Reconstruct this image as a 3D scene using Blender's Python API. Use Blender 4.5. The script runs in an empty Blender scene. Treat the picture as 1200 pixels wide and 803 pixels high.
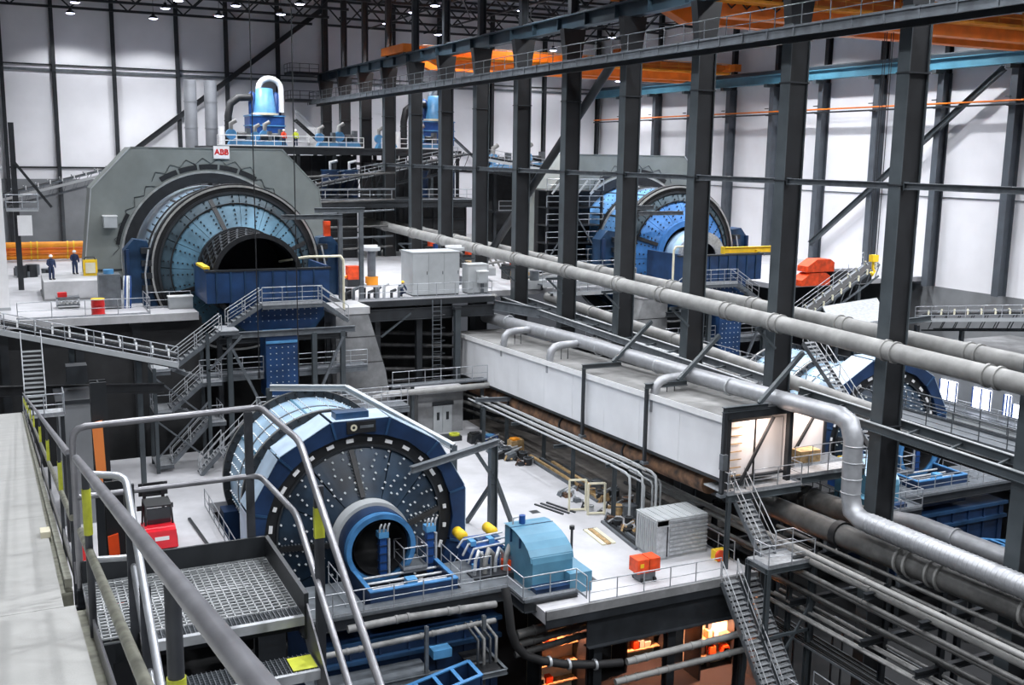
import bpy, math, random
from mathutils import Vector, Matrix
random.seed(7)
V = Vector
S = bpy.context.scene
COL = S.collection

# ---------------------------------------------------------------- camera, world, exposure
def make_camera():
    pit, yaw, roll = math.radians(10.02), math.radians(25.78), math.radians(0.868)
    fw = V((math.sin(yaw) * math.cos(pit), math.cos(yaw) * math.cos(pit), -math.sin(pit)))
    rt = V((math.cos(yaw), -math.sin(yaw), 0)); up = rt.cross(fw)
    r2 = rt * math.cos(roll) + up * math.sin(roll); u2 = up * math.cos(roll) - rt * math.sin(roll)
    cd = bpy.data.cameras.new('camera'); cd.sensor_width = 36.0; cd.lens = 36.0 * 1232.4 / 1200.0
    cd.clip_start = 0.1; cd.clip_end = 500
    co = bpy.data.objects.new('camera', cd); COL.objects.link(co)
    m = Matrix((r2, u2, -fw)).transposed().to_4x4(); co.matrix_world = m
    S.camera = co
make_camera()
W = bpy.data.worlds.new('hall_ambient'); S.world = W; W.use_nodes = True
W.node_tree.nodes['Background'].inputs[0].default_value = (0.80, 0.86, 1.0, 1)
W.node_tree.nodes['Background'].inputs[1].default_value = 0.09
S.view_settings.view_transform = 'Standard'; S.view_settings.look = 'None'
S.view_settings.exposure = 0.0; S.view_settings.gamma = 1.0; S.view_settings.use_curve_mapping = False
LAMP_W = 7400.0

# ---------------------------------------------------------------- materials
MATS = {}
def mat(name, col, rough=0.5, metal=0.0, var=0.12, scale=1.5, bump=0.0, bscale=30.0, emit=None, spec=None, stain=0.0, col2=None):
    m = bpy.data.materials.new(name); m.use_nodes = True; nt = m.node_tree; N = nt.nodes; L = nt.links
    b = N['Principled BSDF']; b.inputs['Roughness'].default_value = rough; b.inputs['Metallic'].default_value = metal
    if spec is not None: b.inputs['Specular IOR Level'].default_value = spec
    tc = N.new('ShaderNodeTexCoord'); nz = N.new('ShaderNodeTexNoise'); nz.inputs['Scale'].default_value = scale; nz.inputs['Detail'].default_value = 6
    L.new(tc.outputs['Object'], nz.inputs['Vector'])
    cr = N.new('ShaderNodeValToRGB'); c = Vector(col)
    lo = c * (1 - var * 1.6); hi = c * (1 + var * 1.1)
    cr.color_ramp.elements[0].position = 0.3; cr.color_ramp.elements[1].position = 0.72
    cr.color_ramp.elements[0].color = (*(col2 or lo), 1); cr.color_ramp.elements[1].color = (*[min(1, x) for x in hi], 1)
    L.new(nz.outputs['Fac'], cr.inputs['Fac']); out = cr.outputs['Color']
    if stain > 0:
        n2 = N.new('ShaderNodeTexNoise'); n2.inputs['Scale'].default_value = scale * 0.35; n2.inputs['Detail'].default_value = 9; n2.inputs['Roughness'].default_value = 0.7
        L.new(tc.outputs['Object'], n2.inputs['Vector'])
        r2 = N.new('ShaderNodeValToRGB'); r2.color_ramp.elements[0].position = 0.42; r2.color_ramp.elements[1].position = 0.62
        r2.color_ramp.elements[0].color = (1 - stain, 1 - stain, 1 - stain, 1); r2.color_ramp.elements[1].color = (1, 1, 1, 1)
        L.new(n2.outputs['Fac'], r2.inputs['Fac'])
        mx = N.new('ShaderNodeMix'); mx.data_type = 'RGBA'; mx.blend_type = 'MULTIPLY'; mx.inputs['Factor'].default_value = 1
        L.new(out, mx.inputs['A']); L.new(r2.outputs['Color'], mx.inputs['B']); out = mx.outputs['Result']
    L.new(out, b.inputs['Base Color'])
    if bump > 0:
        bn = N.new('ShaderNodeTexNoise'); bn.inputs['Scale'].default_value = bscale; L.new(tc.outputs['Object'], bn.inputs['Vector'])
        bp = N.new('ShaderNodeBump'); bp.inputs['Strength'].default_value = bump; bp.inputs['Distance'].default_value = 0.02
        L.new(bn.outputs['Fac'], bp.inputs['Height']); L.new(bp.outputs['Normal'], b.inputs['Normal'])
    if emit:
        b.inputs['Emission Color'].default_value = (*emit[0], 1); b.inputs['Emission Strength'].default_value = emit[1]
    MATS[name] = m
    return m
mat('wall_white', (0.80, 0.80, 0.83), 0.55, var=0.03, scale=0.4)
mat('wall_grey', (0.20, 0.21, 0.22), 0.7, var=0.1, scale=0.5)
mat('roof_grey', (0.22, 0.23, 0.26), 0.7, var=0.1, scale=0.5)
mat('dark_steel', (0.021, 0.024, 0.028), 0.42, 0.0, var=0.22, scale=1.2, bump=0.05)
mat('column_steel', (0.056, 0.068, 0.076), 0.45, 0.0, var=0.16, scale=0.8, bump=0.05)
mat('mid_steel', (0.13, 0.145, 0.16), 0.45, 0.2, var=0.18, scale=2)
mat('black_steel', (0.012, 0.013, 0.015), 0.5, 0.0, var=0.3, scale=2)
mat('galvanised', (0.46, 0.48, 0.50), 0.4, 0.25, var=0.18, scale=5)
mat('rail_steel', (0.42, 0.44, 0.47), 0.35, 0.5, var=0.12, scale=8)
mat('rail_near', (0.30, 0.30, 0.32), 0.36, 0.45, var=0.15, scale=6, stain=0.15)
mat('rail_dirty', (0.30, 0.30, 0.24), 0.5, 0.2, var=0.3, scale=9)
mat('post_dark', (0.06, 0.065, 0.075), 0.5, 0.2, var=0.2, scale=5)
mat('pipe_grey', (0.29, 0.29, 0.28), 0.5, 0.0, var=0.12, scale=1.6, stain=0.2)
mat('pipe_dark', (0.115, 0.115, 0.112), 0.5, 0.1, var=0.25, scale=1.8, stain=0.3)
mat('pipe_silver', (0.38, 0.39, 0.41), 0.4, 0.45, var=0.08, scale=3)
mat('gallery_white', (0.76, 0.77, 0.79), 0.5, var=0.04, scale=0.5, stain=0.04)
mat('gallery_roof', (0.22, 0.22, 0.215), 0.7, var=0.14, scale=1, stain=0.22)
mat('rust', (0.20, 0.105, 0.055), 0.75, var=0.5, scale=1.6, stain=0.5, col2=(0.03, 0.022, 0.02))
mat('rust_floor', (0.11, 0.10, 0.09), 0.8, var=0.3, scale=0.9, bump=0.1, stain=0.45, col2=(0.04, 0.032, 0.028))
mat('rim_blue', (0.055, 0.19, 0.40), 0.4, var=0.2, scale=1.5)
mat('pipe_dusty', (0.24, 0.24, 0.235), 0.55, var=0.25, scale=2, stain=0.35)
mat('column_web', (0.011, 0.012, 0.014), 0.45, var=0.25, scale=1.0, stain=0.2)  # column steel darkened to paint the shade in the recessed webs
mat('orange_plate', (0.90, 0.27, 0.07), 0.5, var=0.08)
mat('wall_column_grey', (0.085, 0.098, 0.115), 0.45, var=0.12, scale=0.8)
mat('stack_metal', (0.27, 0.28, 0.30), 0.42, 0.4, var=0.08, scale=0.8)
mat('head_rim', (0.05, 0.085, 0.11), 0.4, 0.1, var=0.35, scale=0.7, stain=0.3)
mat('chute_blue', (0.016, 0.058, 0.165), 0.42, var=0.25, scale=0.8, stain=0.25)
mat('guard_lit', (0.45, 0.57, 0.70), 0.4, var=0.12, scale=0.8, stain=0.12)  # guard colour lightened to paint lamplight on its outer facets
mat('far_shell', (0.15, 0.37, 0.72), 0.4, 0.1, var=0.25, scale=0.7, stain=0.3)
mat('shaded_pipe', (0.07, 0.07, 0.072), 0.5, var=0.3, scale=2)  # pipe grey darkened to paint the shade under the upper floor
mat('concrete', (0.52, 0.52, 0.53), 0.75, var=0.10, scale=0.7, bump=0.1, stain=0.22)
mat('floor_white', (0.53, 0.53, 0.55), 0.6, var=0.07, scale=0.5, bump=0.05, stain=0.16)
mat('concrete_dark', (0.035, 0.036, 0.038), 0.8, var=0.2, scale=0.5, bump=0.15, stain=0.3)  # darkened this far for the shade under the upper floor
mat('concrete_mid', (0.27, 0.275, 0.28), 0.8, var=0.2, scale=0.7, bump=0.15, stain=0.35)
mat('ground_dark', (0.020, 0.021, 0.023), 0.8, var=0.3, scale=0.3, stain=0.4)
mat('deck_slab', (0.40, 0.40, 0.385), 0.7, var=0.05, scale=2.5, bump=0.08, bscale=80, stain=0.1)
mat('frame_greygreen', (0.205, 0.225, 0.215), 0.55, var=0.07, scale=0.6, stain=0.1)
mat('cabinet_grey', (0.40, 0.42, 0.43), 0.5, var=0.05)
mat('mill_blue', (0.105, 0.225, 0.315), 0.42, 0.1, var=0.30, scale=0.55, stain=0.35)
mat('mill_pale', (0.46, 0.66, 0.85), 0.36, 0.1, var=0.16, scale=0.6, stain=0.18)
mat('mill_bright', (0.07, 0.25, 0.62), 0.4, 0.1, var=0.2, scale=0.8, stain=0.25)
mat('mill_navy', (0.020, 0.062, 0.14), 0.38, 0.05, var=0.35, scale=0.7, stain=0.2)
mat('head_dark', (0.022, 0.044, 0.075), 0.36, 0.1, var=0.45, scale=0.5, stain=0.3)
mat('blue_strong', (0.012, 0.062, 0.235), 0.4, var=0.2, scale=1.5)
mat('blue_navy', (0.012, 0.036, 0.10), 0.42, var=0.25, scale=0.8, stain=0.25)
mat('blue_light', (0.085, 0.27, 0.50), 0.4, var=0.15, scale=1.5)
mat('motor_blue', (0.085, 0.235, 0.345), 0.42, var=0.10, scale=1.0, stain=0.12)
mat('girder_blue', (0.022, 0.040, 0.055), 0.42, var=0.2, scale=0.6)
mat('rail_blue', (0.08, 0.24, 0.33), 0.45, var=0.15, scale=0.6)
mat('orange', (0.88, 0.21, 0.012), 0.5, var=0.12, scale=0.8)
mat('orange_red', (0.80, 0.075, 0.012), 0.5, var=0.2, scale=2.5)
mat('amber', (0.88, 0.31, 0.015), 0.5, var=0.15, scale=0.8)
mat('yellow', (0.85, 0.56, 0.02), 0.5, var=0.1)
mat('yellow_tape', (0.62, 0.66, 0.06), 0.5, var=0.15, scale=10)
mat('red', (0.62, 0.02, 0.02), 0.4, var=0.12)
mat('red_bright', (0.75, 0.015, 0.03), 0.35, var=0.1)
mat('white_paint', (0.80, 0.80, 0.80), 0.5, var=0.04)
mat('cream', (0.70, 0.66, 0.50), 0.5, var=0.08)
mat('wood', (0.45, 0.30, 0.14), 0.7, var=0.3, scale=4)
mat('rubber', (0.014, 0.014, 0.015), 0.7, var=0.2)
mat('glass_dark', (0.015, 0.02, 0.025), 0.08, var=0.1)
mat('skin', (0.50, 0.30, 0.22), 0.55, var=0.05)
mat('cloth_navy', (0.02, 0.035, 0.09), 0.8, var=0.2, scale=6)
mat('vest_red', (0.85, 0.07, 0.02), 0.7, var=0.1)
mat('vest_yellow', (0.75, 0.85, 0.05), 0.7, var=0.1)
mat('silver_ring', (0.55, 0.55, 0.53), 0.32, 0.6, var=0.15, scale=2)
mat('bolt_white', (0.75, 0.78, 0.80), 0.35, 0.2, var=0.1, scale=3)
mat('bolt_dark', (0.02, 0.025, 0.03), 0.4, 0.2, var=0.1, scale=3)
mat('lamp_glow', (1, 1, 1), 0.5, emit=((0.72, 0.74, 1.0), 14.0))
mat('window_glow', (1, 1, 1), 0.5, emit=((0.80, 0.84, 1.0), 3.6))
mat('warm_glow', (1, 0.6, 0.4), 0.5, emit=((1.0, 0.42, 0.24), 1.1))
mat('warm_pale', (1, 0.85, 0.72), 0.5, emit=((1.0, 0.72, 0.52), 1.0))

# ---------------------------------------------------------------- mesh builder
class MB:
    def __init__(s): s.v = []; s.f = []; s.sm = []
    def add(s, vs, fs, smooth=False):
        n = len(s.v); s.v += [tuple(v) for v in vs]
        for f in fs: s.f.append([i + n for i in f]); s.sm.append(smooth)
        return s
    def box(s, a, b):
        x0, y0, z0 = [min(p, q) for p, q in zip(a, b)]; x1, y1, z1 = [max(p, q) for p, q in zip(a, b)]
        return s.add([(x0,y0,z0),(x1,y0,z0),(x1,y1,z0),(x0,y1,z0),(x0,y0,z1),(x1,y0,z1),(x1,y1,z1),(x0,y1,z1)],
                     [(0,3,2,1),(4,5,6,7),(0,1,5,4),(1,2,6,5),(2,3,7,6),(3,0,4,7)])
    def beam(s, p, q, w, h, up=(0, 0, 1)):        # solid bar from p to q; w sideways, h along up
        p, q = V(p), V(q); d = (q - p).normalized(); u = V(up)
        if abs(d.dot(u)) > 0.98: u = V((0, 1, 0))
        r = d.cross(u).normalized(); u = r.cross(d); r = r * (w / 2); u = u * (h / 2)
        return s.add([p-r-u, p+r-u, p+r+u, p-r+u, q-r-u, q+r-u, q+r+u, q-r+u],
                     [(3,2,1,0),(4,5,6,7),(0,1,5,4),(1,2,6,5),(2,3,7,6),(3,0,4,7)])
    def ibeam(s, p, q, w, h, t=0.04, up=(0, 0, 1)):
        p, q = V(p), V(q); d = (q - p).normalized(); u = V(up)
        if abs(d.dot(u)) > 0.98: u = V((0, 1, 0))
        r = d.cross(u).normalized(); u = r.cross(d).normalized(); o = u * (h / 2 - t / 2)
        s.beam(p + o, q + o, w, t, u); s.beam(p - o, q - o, w, t, u); s.beam(p, q, t * 0.7, h - 2 * t, u)
        return s
    def tube(s, pts, r, n=8, cap=True):
        pts = [V(p) for p in pts]; k = len(pts); rings = []
        d0 = (pts[1] - pts[0]).normalized(); a = V((0, 0, 1)) if abs(d0.z) < 0.9 else V((1, 0, 0))
        u = d0.cross(a).normalized()
        for i, p in enumerate(pts):
            di = (pts[i] - pts[i-1]).normalized() if i > 0 else d0
            do = (pts[i+1] - pts[i]).normalized() if i < k - 1 else di
            t = (di + do).normalized() if (di + do).length > 1e-6 else di
            u = (u - t * u.dot(t)).normalized(); w = t.cross(u)
            c = max(0.35, di.dot(t)); rr = r[i] if isinstance(r, (list, tuple)) else r
            ax = di.cross(do)
            ring = []
            for j in range(n):
                g = 2 * math.pi * j / n; o = u * math.cos(g) + w * math.sin(g)
                if ax.length > 1e-4:
                    m = ax.normalized().cross(t); o = o + m * (o.dot(m) * (1 / c - 1))
                ring.append(p + o * rr)
            rings.append(ring)
        vs = [v for ring in rings for v in ring]; fs = []
        for i in range(k - 1):
            for j in range(n):
                fs.append((i*n+j, i*n+(j+1) % n, (i+1)*n+(j+1) % n, (i+1)*n+j))
        s.add(vs, fs, True)
        if cap: s.add(rings[0], [tuple(reversed(range(n)))]); s.add(rings[-1], [tuple(range(n))])
        return s
    def lathe(s, prof, c, axis='Y', n=48, a0=0.0, a1=None, smooth=True, closed=False):
        # prof: list of (r, t) along axis from c ; a full turn unless a1 given
        full = a1 is None; a1 = 2 * math.pi if full else a1; m = n if full else n + 1; vs = []
        for r, t in prof:
            for j in range(m):
                g = a0 + (a1 - a0) * j / n; x, y = r * math.cos(g), r * math.sin(g)
                vs.append((c[0]+x, c[1]+t, c[2]+y) if axis == 'Y' else (c[0]+x, c[1]+y, c[2]+t) if axis == 'Z' else (c[0]+t, c[1]+x, c[2]+y))
        fs = []; k = len(prof)
        for i in range(k if closed else k - 1):
            i2 = (i + 1) % k
            for j in range(n):
                j2 = (j + 1) % m if full else j + 1
                fs.append((i*m+j, i*m+j2, i2*m+j2, i2*m+j))
        return s.add(vs, fs, smooth)
    def ring(s, c, r0, r1, t0, t1, axis='Y', n=48, a0=0.0, a1=None, smooth=False):   # washer-shaped solid
        s.lathe([(r0, t0), (r1, t0), (r1, t1), (r0, t1)], c, axis, n, a0, a1, smooth, True)
        return s
    def disc(s, c, r, t, axis='Y', n=32):
        return s.lathe([(r, t), (0.001, t)], c, axis, n, smooth=False)
    def cyl(s, c, r, h, n=16, axis='Z'):
        return s.lathe([(0.001, 0), (r, 0)], c, axis, n, smooth=False).lathe([(r, 0), (r, h)], c, axis, n).lathe([(r, h), (0.001, h)], c, axis, n, smooth=False)
    def prism(s, pts, d):                          # planar outline (3D points) pushed along d
        pts = [V(p) for p in pts]; d = V(d); n = len(pts)
        s.add(pts + [p + d for p in pts], [tuple(range(n)), tuple(reversed(range(n, 2*n)))] + [(i, n+i, n+(i+1) % n, (i+1) % n) for i in range(n)])
        return s
    def mesh(s, name, m):
        me = bpy.data.meshes.new(name); me.from_pydata(s.v, [], s.f)
        me.polygons.foreach_set('use_smooth', s.sm); me.materials.append(MATS[m]); me.update()
        return me
    def build(s, name, m, parent=None):
        if XF: s.v = [xf(v) for v in s.v]
        off = base(parent)
        if off is not None:
            ox, oy, oz = off; s.v = [(x-ox, y-oy, z-oz) for x, y, z in s.v]
        return link(name, s.mesh(name, m), parent)
OFF = {}
XF = None                                          # (axis x of the first mill line, axis x of the other line, +1/-1, y shift): the second line is laid out in mirror
def xf(p):
    return (XF[1] + XF[2] * (p[0] - XF[0]), p[1] + XF[3], p[2])
def base(p):
    while p is not None:
        if p.name in OFF: return OFF[p.name]
        p = p.parent
    return None
def link(name, data, parent=None, loc=None, rot=None):
    o = bpy.data.objects.new(name, data); COL.objects.link(o)
    if parent is not None: o.parent = parent
    if loc is not None: o.location = loc
    if rot is not None: o.rotation_euler = rot
    return o
def rel(parent, p):
    b = base(parent); p = V(xf(p)) if XF else V(p); return p if b is None else p - V(b)
def tag(o, label, cat, group=None, kind=None):
    if label:
        o['label'] = label
    if cat: o['category'] = cat
    if group: o['group'] = group
    if kind: o['kind'] = kind
    return o
def thing(name, label, cat, loc, group=None):
    if XF: loc = xf(loc)
    o = link(name, None); o.location = loc; OFF[o.name] = tuple(loc); o.empty_display_size = 0.2
    return tag(o, label, cat, group)
def struct(name, mb, m, parent=None, label=None):
    o = mb.build(name, m, parent)
    if parent is None: o['kind'] = 'structure'
    if label: o['label'] = label
    return o
SHARED = {}
def shared(key, fn, m):
    if key not in SHARED: SHARED[key] = fn().mesh(key.split(':')[0], m)
    return SHARED[key]
ORD = ['nearest', 'second nearest', 'third nearest', 'fourth nearest', 'fifth nearest', 'sixth nearest', 'seventh nearest', 'eighth nearest',
       'ninth nearest', 'tenth nearest', 'eleventh nearest', 'twelfth nearest', 'thirteenth nearest', 'fourteenth nearest']
NTH = ['first', 'second', 'third', 'fourth', 'fifth', 'sixth', 'seventh', 'eighth', 'ninth', 'tenth', 'eleventh', 'twelfth', 'thirteenth',
       'fourteenth', 'fifteenth', 'sixteenth', 'seventeenth', 'eighteenth', 'nineteenth', 'twentieth']

# railing as a part: the top rail is the part, mid rail and posts its sub-parts
def railing(parent, pts, h=1.1, step=1.8, r=0.03, m='rail_steel', toe=True, mids=1):
    pts = [V(p) for p in pts]; up = V((0, 0, h))
    rl = MB().tube([p + up for p in pts], r, 6).build('railing', m, parent)
    for k in range(mids):
        MB().tube([p + up * ((k + 1) / (mids + 1)) for p in pts], r * 0.8, 5).build('mid_rail', m, rl)
    if toe:
        t = MB()
        for a, b in zip(pts, pts[1:]): t.beam(a + V((0, 0, 0.06)), b + V((0, 0, 0.06)), 0.015, 0.12)
        t.build('toe_board', m, rl)
    me = shared('post:%s:%.2f:%.3f' % (m, h, r), lambda: MB().tube([(0, 0, 0), (0, 0, h)], r, 6), m)
    seen = []
    for a, b in zip(pts, pts[1:]):
        n = max(1, round((b - a).length / step))
        for i in range(n + 1):
            p = a.lerp(b, i / n)
            if any((p - q).length < 0.25 for q in seen): continue
            seen.append(p); link('post', me, rl, rel(parent, p))
    return rl
# stair parts between p (top) and q (bottom), centre line; side = unit vector across
def stair(parent, p, q, width=0.9, m='galvanised', rails=True, rise=0.21, sm='mid_steel', treadm='galvanised', rail_r=0.03):
    p, q = V(p), V(q); run = V((q.x - p.x, q.y - p.y, 0)); f = run.normalized(); side = f.cross(V((0, 0, 1))) * (width / 2)
    n = max(2, round((p.z - q.z) / rise)); go = run.length / n
    for sg in (-1, 1):
        MB().beam(p + side * sg + V((0, 0, -0.1)), q + side * sg + V((0, 0, -0.1)), 0.04, 0.26).build('stringer', sm, parent)
    def tr():
        b = MB(); hw = width / 2 - 0.03; fx, sd = f, f.cross(V((0, 0, 1)))
        b.beam(fx * (-0.14), fx * (-0.13), 2 * hw, 0.05); b.beam(fx * 0.11, fx * 0.14, 2 * hw, 0.06)
        for k in range(4): c = fx * (-0.09 + 0.06 * k); b.beam(c - sd * hw, c + sd * hw, 0.012, 0.03)
        for k in range(5): c = sd * (hw * (-0.8 + 0.4 * k)); b.beam(c - fx * 0.13, c + fx * 0.13, 0.012, 0.03)
        return b
    me = tr().mesh('tread', treadm)
    for i in range(n):
        t = (i + 0.5) / n; c = p.lerp(q, t); link('tread', me, parent, rel(parent, c))
    if rails:
        for sg in (-1, 1): railing(parent, [p + side * sg, q + side * sg], 1.0, 1.6, rail_r, m, toe=False)
def grating(parent, x0, x1, y0, y1, z, pitch=0.30, m='galvanised', t=0.03, name='grating'):
    b = MB(); nx = max(1, round((x1-x0)/pitch)); ny = max(1, round((y1-y0)/pitch))
    for i in range(nx + 1): x = x0 + (x1-x0)*i/nx; b.box((x-t/2, y0, z-0.04), (x+t/2, y1, z))
    for i in range(ny + 1): y = y0 + (y1-y0)*i/ny; b.box((x0, y-t/2, z-0.04), (x1, y+t/2, z))
    return b.build(name, m, parent)
# ================================================================ the hall: floors, walls, roof
ZA, ZP, ZG = -10.8, -20.5, -29.0                   # upper mill floor, lower mill floor, ground
XC, YWALL, XWALL = 36.8, 137.0, 80.0
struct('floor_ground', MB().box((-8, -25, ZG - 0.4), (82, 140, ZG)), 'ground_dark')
b = MB()
b.box((-7, 73.6, ZA-0.45), (8.6, 137, ZA)); b.box((22.4, 75.2, ZA-0.45), (34.6, 137, ZA)); b.box((8.6, 92.5, ZA-0.45), (22.4, 137, ZA)); b.box((8.6, 73.6, ZA-0.45), (11.6, 76.3, ZA)); b.box((34.6, 77.5, ZA-0.45), (46, 137, ZA))
struct('floor_upper', b, 'floor_white')
b = MB()
b.box((46, 92.5, ZA-0.45), (80, 137, ZA)); b.box((61.3, 74.0, ZA-0.45), (80, 92.5, ZA)); b.box((46, 74, ZA-0.45), (47.2, 92.5, ZA))
struct('floor_upper_far_line', b, 'floor_white')
b = MB()
b.box((0.6, 46.5, ZP-0.6), (9.8, 73.0, ZP)); b.box((21.2, 39.9, ZP-0.6), (33.2, 46.0, ZP)); b.box((21.2, 46.0, ZP-0.6), (31.9, 74.0, ZP)); b.box((9.8, 61.5, ZP-0.6), (21.2, 73, ZP)); 
struct('floor_lower', b, 'floor_white')
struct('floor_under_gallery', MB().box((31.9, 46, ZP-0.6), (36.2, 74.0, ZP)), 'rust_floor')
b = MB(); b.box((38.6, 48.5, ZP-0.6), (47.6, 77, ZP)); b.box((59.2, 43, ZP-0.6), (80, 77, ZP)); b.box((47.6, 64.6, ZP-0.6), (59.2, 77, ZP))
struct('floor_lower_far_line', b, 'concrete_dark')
# concrete edge beams and walls carrying the upper floor
struct('trim_1', MB().box((-7, 73.3, ZA-0.5), (11.6, 73.6, ZA+0.02)), 'concrete')
b = MB(); b.box((-7, 84, ZP), (34, 84.4, ZA-0.45)); b.box((-7, 74.6, ZG), (12, 75.0, ZA-0.5)); struct('wall_under_upper_floor', b, 'concrete_dark')  # wall colour darkened to stand for shade below the floor slab
struct('wall_left', MB().box((-8, -25, ZG), (-7.4, 137, 19.5)), 'wall_grey')
wb = struct('wall_back', MB().box((-8, YWALL, -11), (XWALL+0.4, YWALL+0.4, 19.5)), 'wall_white')
wr = struct('wall_right', MB().box((XWALL, 5, -11.6), (XWALL+0.4, YWALL, 19.5)), 'wall_white')
struct('wall_right_base', MB().box((XWALL-0.1, 5, ZG), (XWALL+0.5, YWALL, -11.6)), 'wall_grey')
# cladding panels: seams between wall panels as recessed strips, one per panel row
rf = struct('ceiling', MB().box((-8, -25, 19.5), (82, 138, 19.8)), 'roof_grey')

# wall columns and girts, parts of their wall
BX = [0.8, 6.3, 12.9, 20.2, 26.1, 32.5, 38.5, 47.9, 54.5, 62.3, 70.5, 79.3]
for i, x in enumerate(BX):
    MB().ibeam((x, YWALL-0.35, -10.8), (x, YWALL-0.35, 19.4), 0.42, 0.7, 0.05, (0, 1, 0)).build('wall_column', 'dark_steel', wb)
for i in range(len(BX) - 1):
    x0, x1 = BX[i] + 0.2, BX[i+1] - 0.2
    for z, h in ((9.75, 0.14), (9.15, 0.3), (-2.05, 0.2)):
        MB().box((x0, YWALL-0.22, z-h/2), (x1, YWALL-0.04, z+h/2)).build('wall_girt', 'mid_steel' if h == 0.3 else 'dark_steel', wb)
MB().ibeam((15.0, YWALL-0.8, 0.3), (38.3, YWALL-0.8, 18.2), 0.5, 0.6, 0.05).build('wind_brace', 'dark_steel', wb)
MB().ibeam((60.5, YWALL-0.8, -1.0), (52.0, YWALL-0.8, 6.0), 0.3, 0.35, 0.05).build('wind_brace', 'mid_steel', wb)
MB().tube([(47, YWALL-0.6, 14), (47, YWALL-0.6, 7.5)], 0.1, 6).build('drain_pipe', 'mid_steel', wb)
RY = [41 + 8 * k for k in range(12)]
for y in RY:
    MB().ibeam((XWALL-0.6, y, -11.6), (XWALL-0.6, y, 8.2), 0.7, 1.1, 0.06, (1, 0, 0)).build('wall_column', 'wall_column_grey', wr)
    MB().ibeam((XWALL-0.35, y, 8.2), (XWALL-0.35, y, 19.4), 0.5, 0.6, 0.05, (1, 0, 0)).build('wall_column', 'dark_steel', wr)
for i in range(len(RY) - 1):
    for z in (13.0,):
        MB().box((XWALL-0.2, RY[i]+0.35, z-0.1), (XWALL-0.03, RY[i+1]-0.35, z+0.1)).build('wall_girt', 'mid_steel', wr)
    MB().box((XWALL-0.12, RY[i]+0.35, -3.2), (XWALL-0.01, RY[i+1]-0.35, -3.12)).build('panel_joint', 'mid_steel', wr)
MB().ibeam((XWALL-1.3, 89.0, -8.8), (XWALL-1.3, 66.0, 8.2), 0.4, 0.5, 0.05).build('wind_brace', 'column_steel', wr)
# lit windows low in the right wall
n = 1
for y in (70.2, 66.3, 63.6, 62.7):
    w2 = 1.1 if y > 65 else 0.55
    wd = struct('window_%d' % n, MB().box((XWALL-0.18, y-w2, -22.6), (XWALL-0.12, y+w2, -20.3)), 'window_glow'); n += 1
    MB().box((XWALL-0.24, y-0.06, -22.6), (XWALL-0.18, y+0.06, -20.3)).build('mullion', 'dark_steel', wd)
    MB().box((XWALL-0.24, y-w2, -21.5), (XWALL-0.18, y+w2, -21.38)).build('mullion', 'dark_steel', wd)
for x in (1.6, 4.6):
    wd = struct('window_%d' % n, MB().box((x-0.95, YWALL-0.14, -9.2), (x+0.95, YWALL-0.08, -7.2)), 'window_glow'); n += 1
    MB().box((x-0.05, YWALL-0.2, -9.2), (x+0.05, YWALL-0.14, -7.2)).build('mullion', 'dark_steel', wd)
wd = struct('window_%d' % n, MB().box((70.5, YWALL-0.14, -9.4), (74.5, YWALL-0.08, -7.8)), 'window_glow'); n += 1
wd = struct('window_%d' % n, MB().box((XWALL-0.18, 82.5, -10.6), (XWALL-0.12, 86.0, -9.4)), 'window_glow'); n += 1
# grey lower part of the back wall
struct('wall_back_base', MB().box((-8, YWALL-0.3, -11), (36, YWALL-0.06, -3.4)), 'wall_grey')

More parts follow.
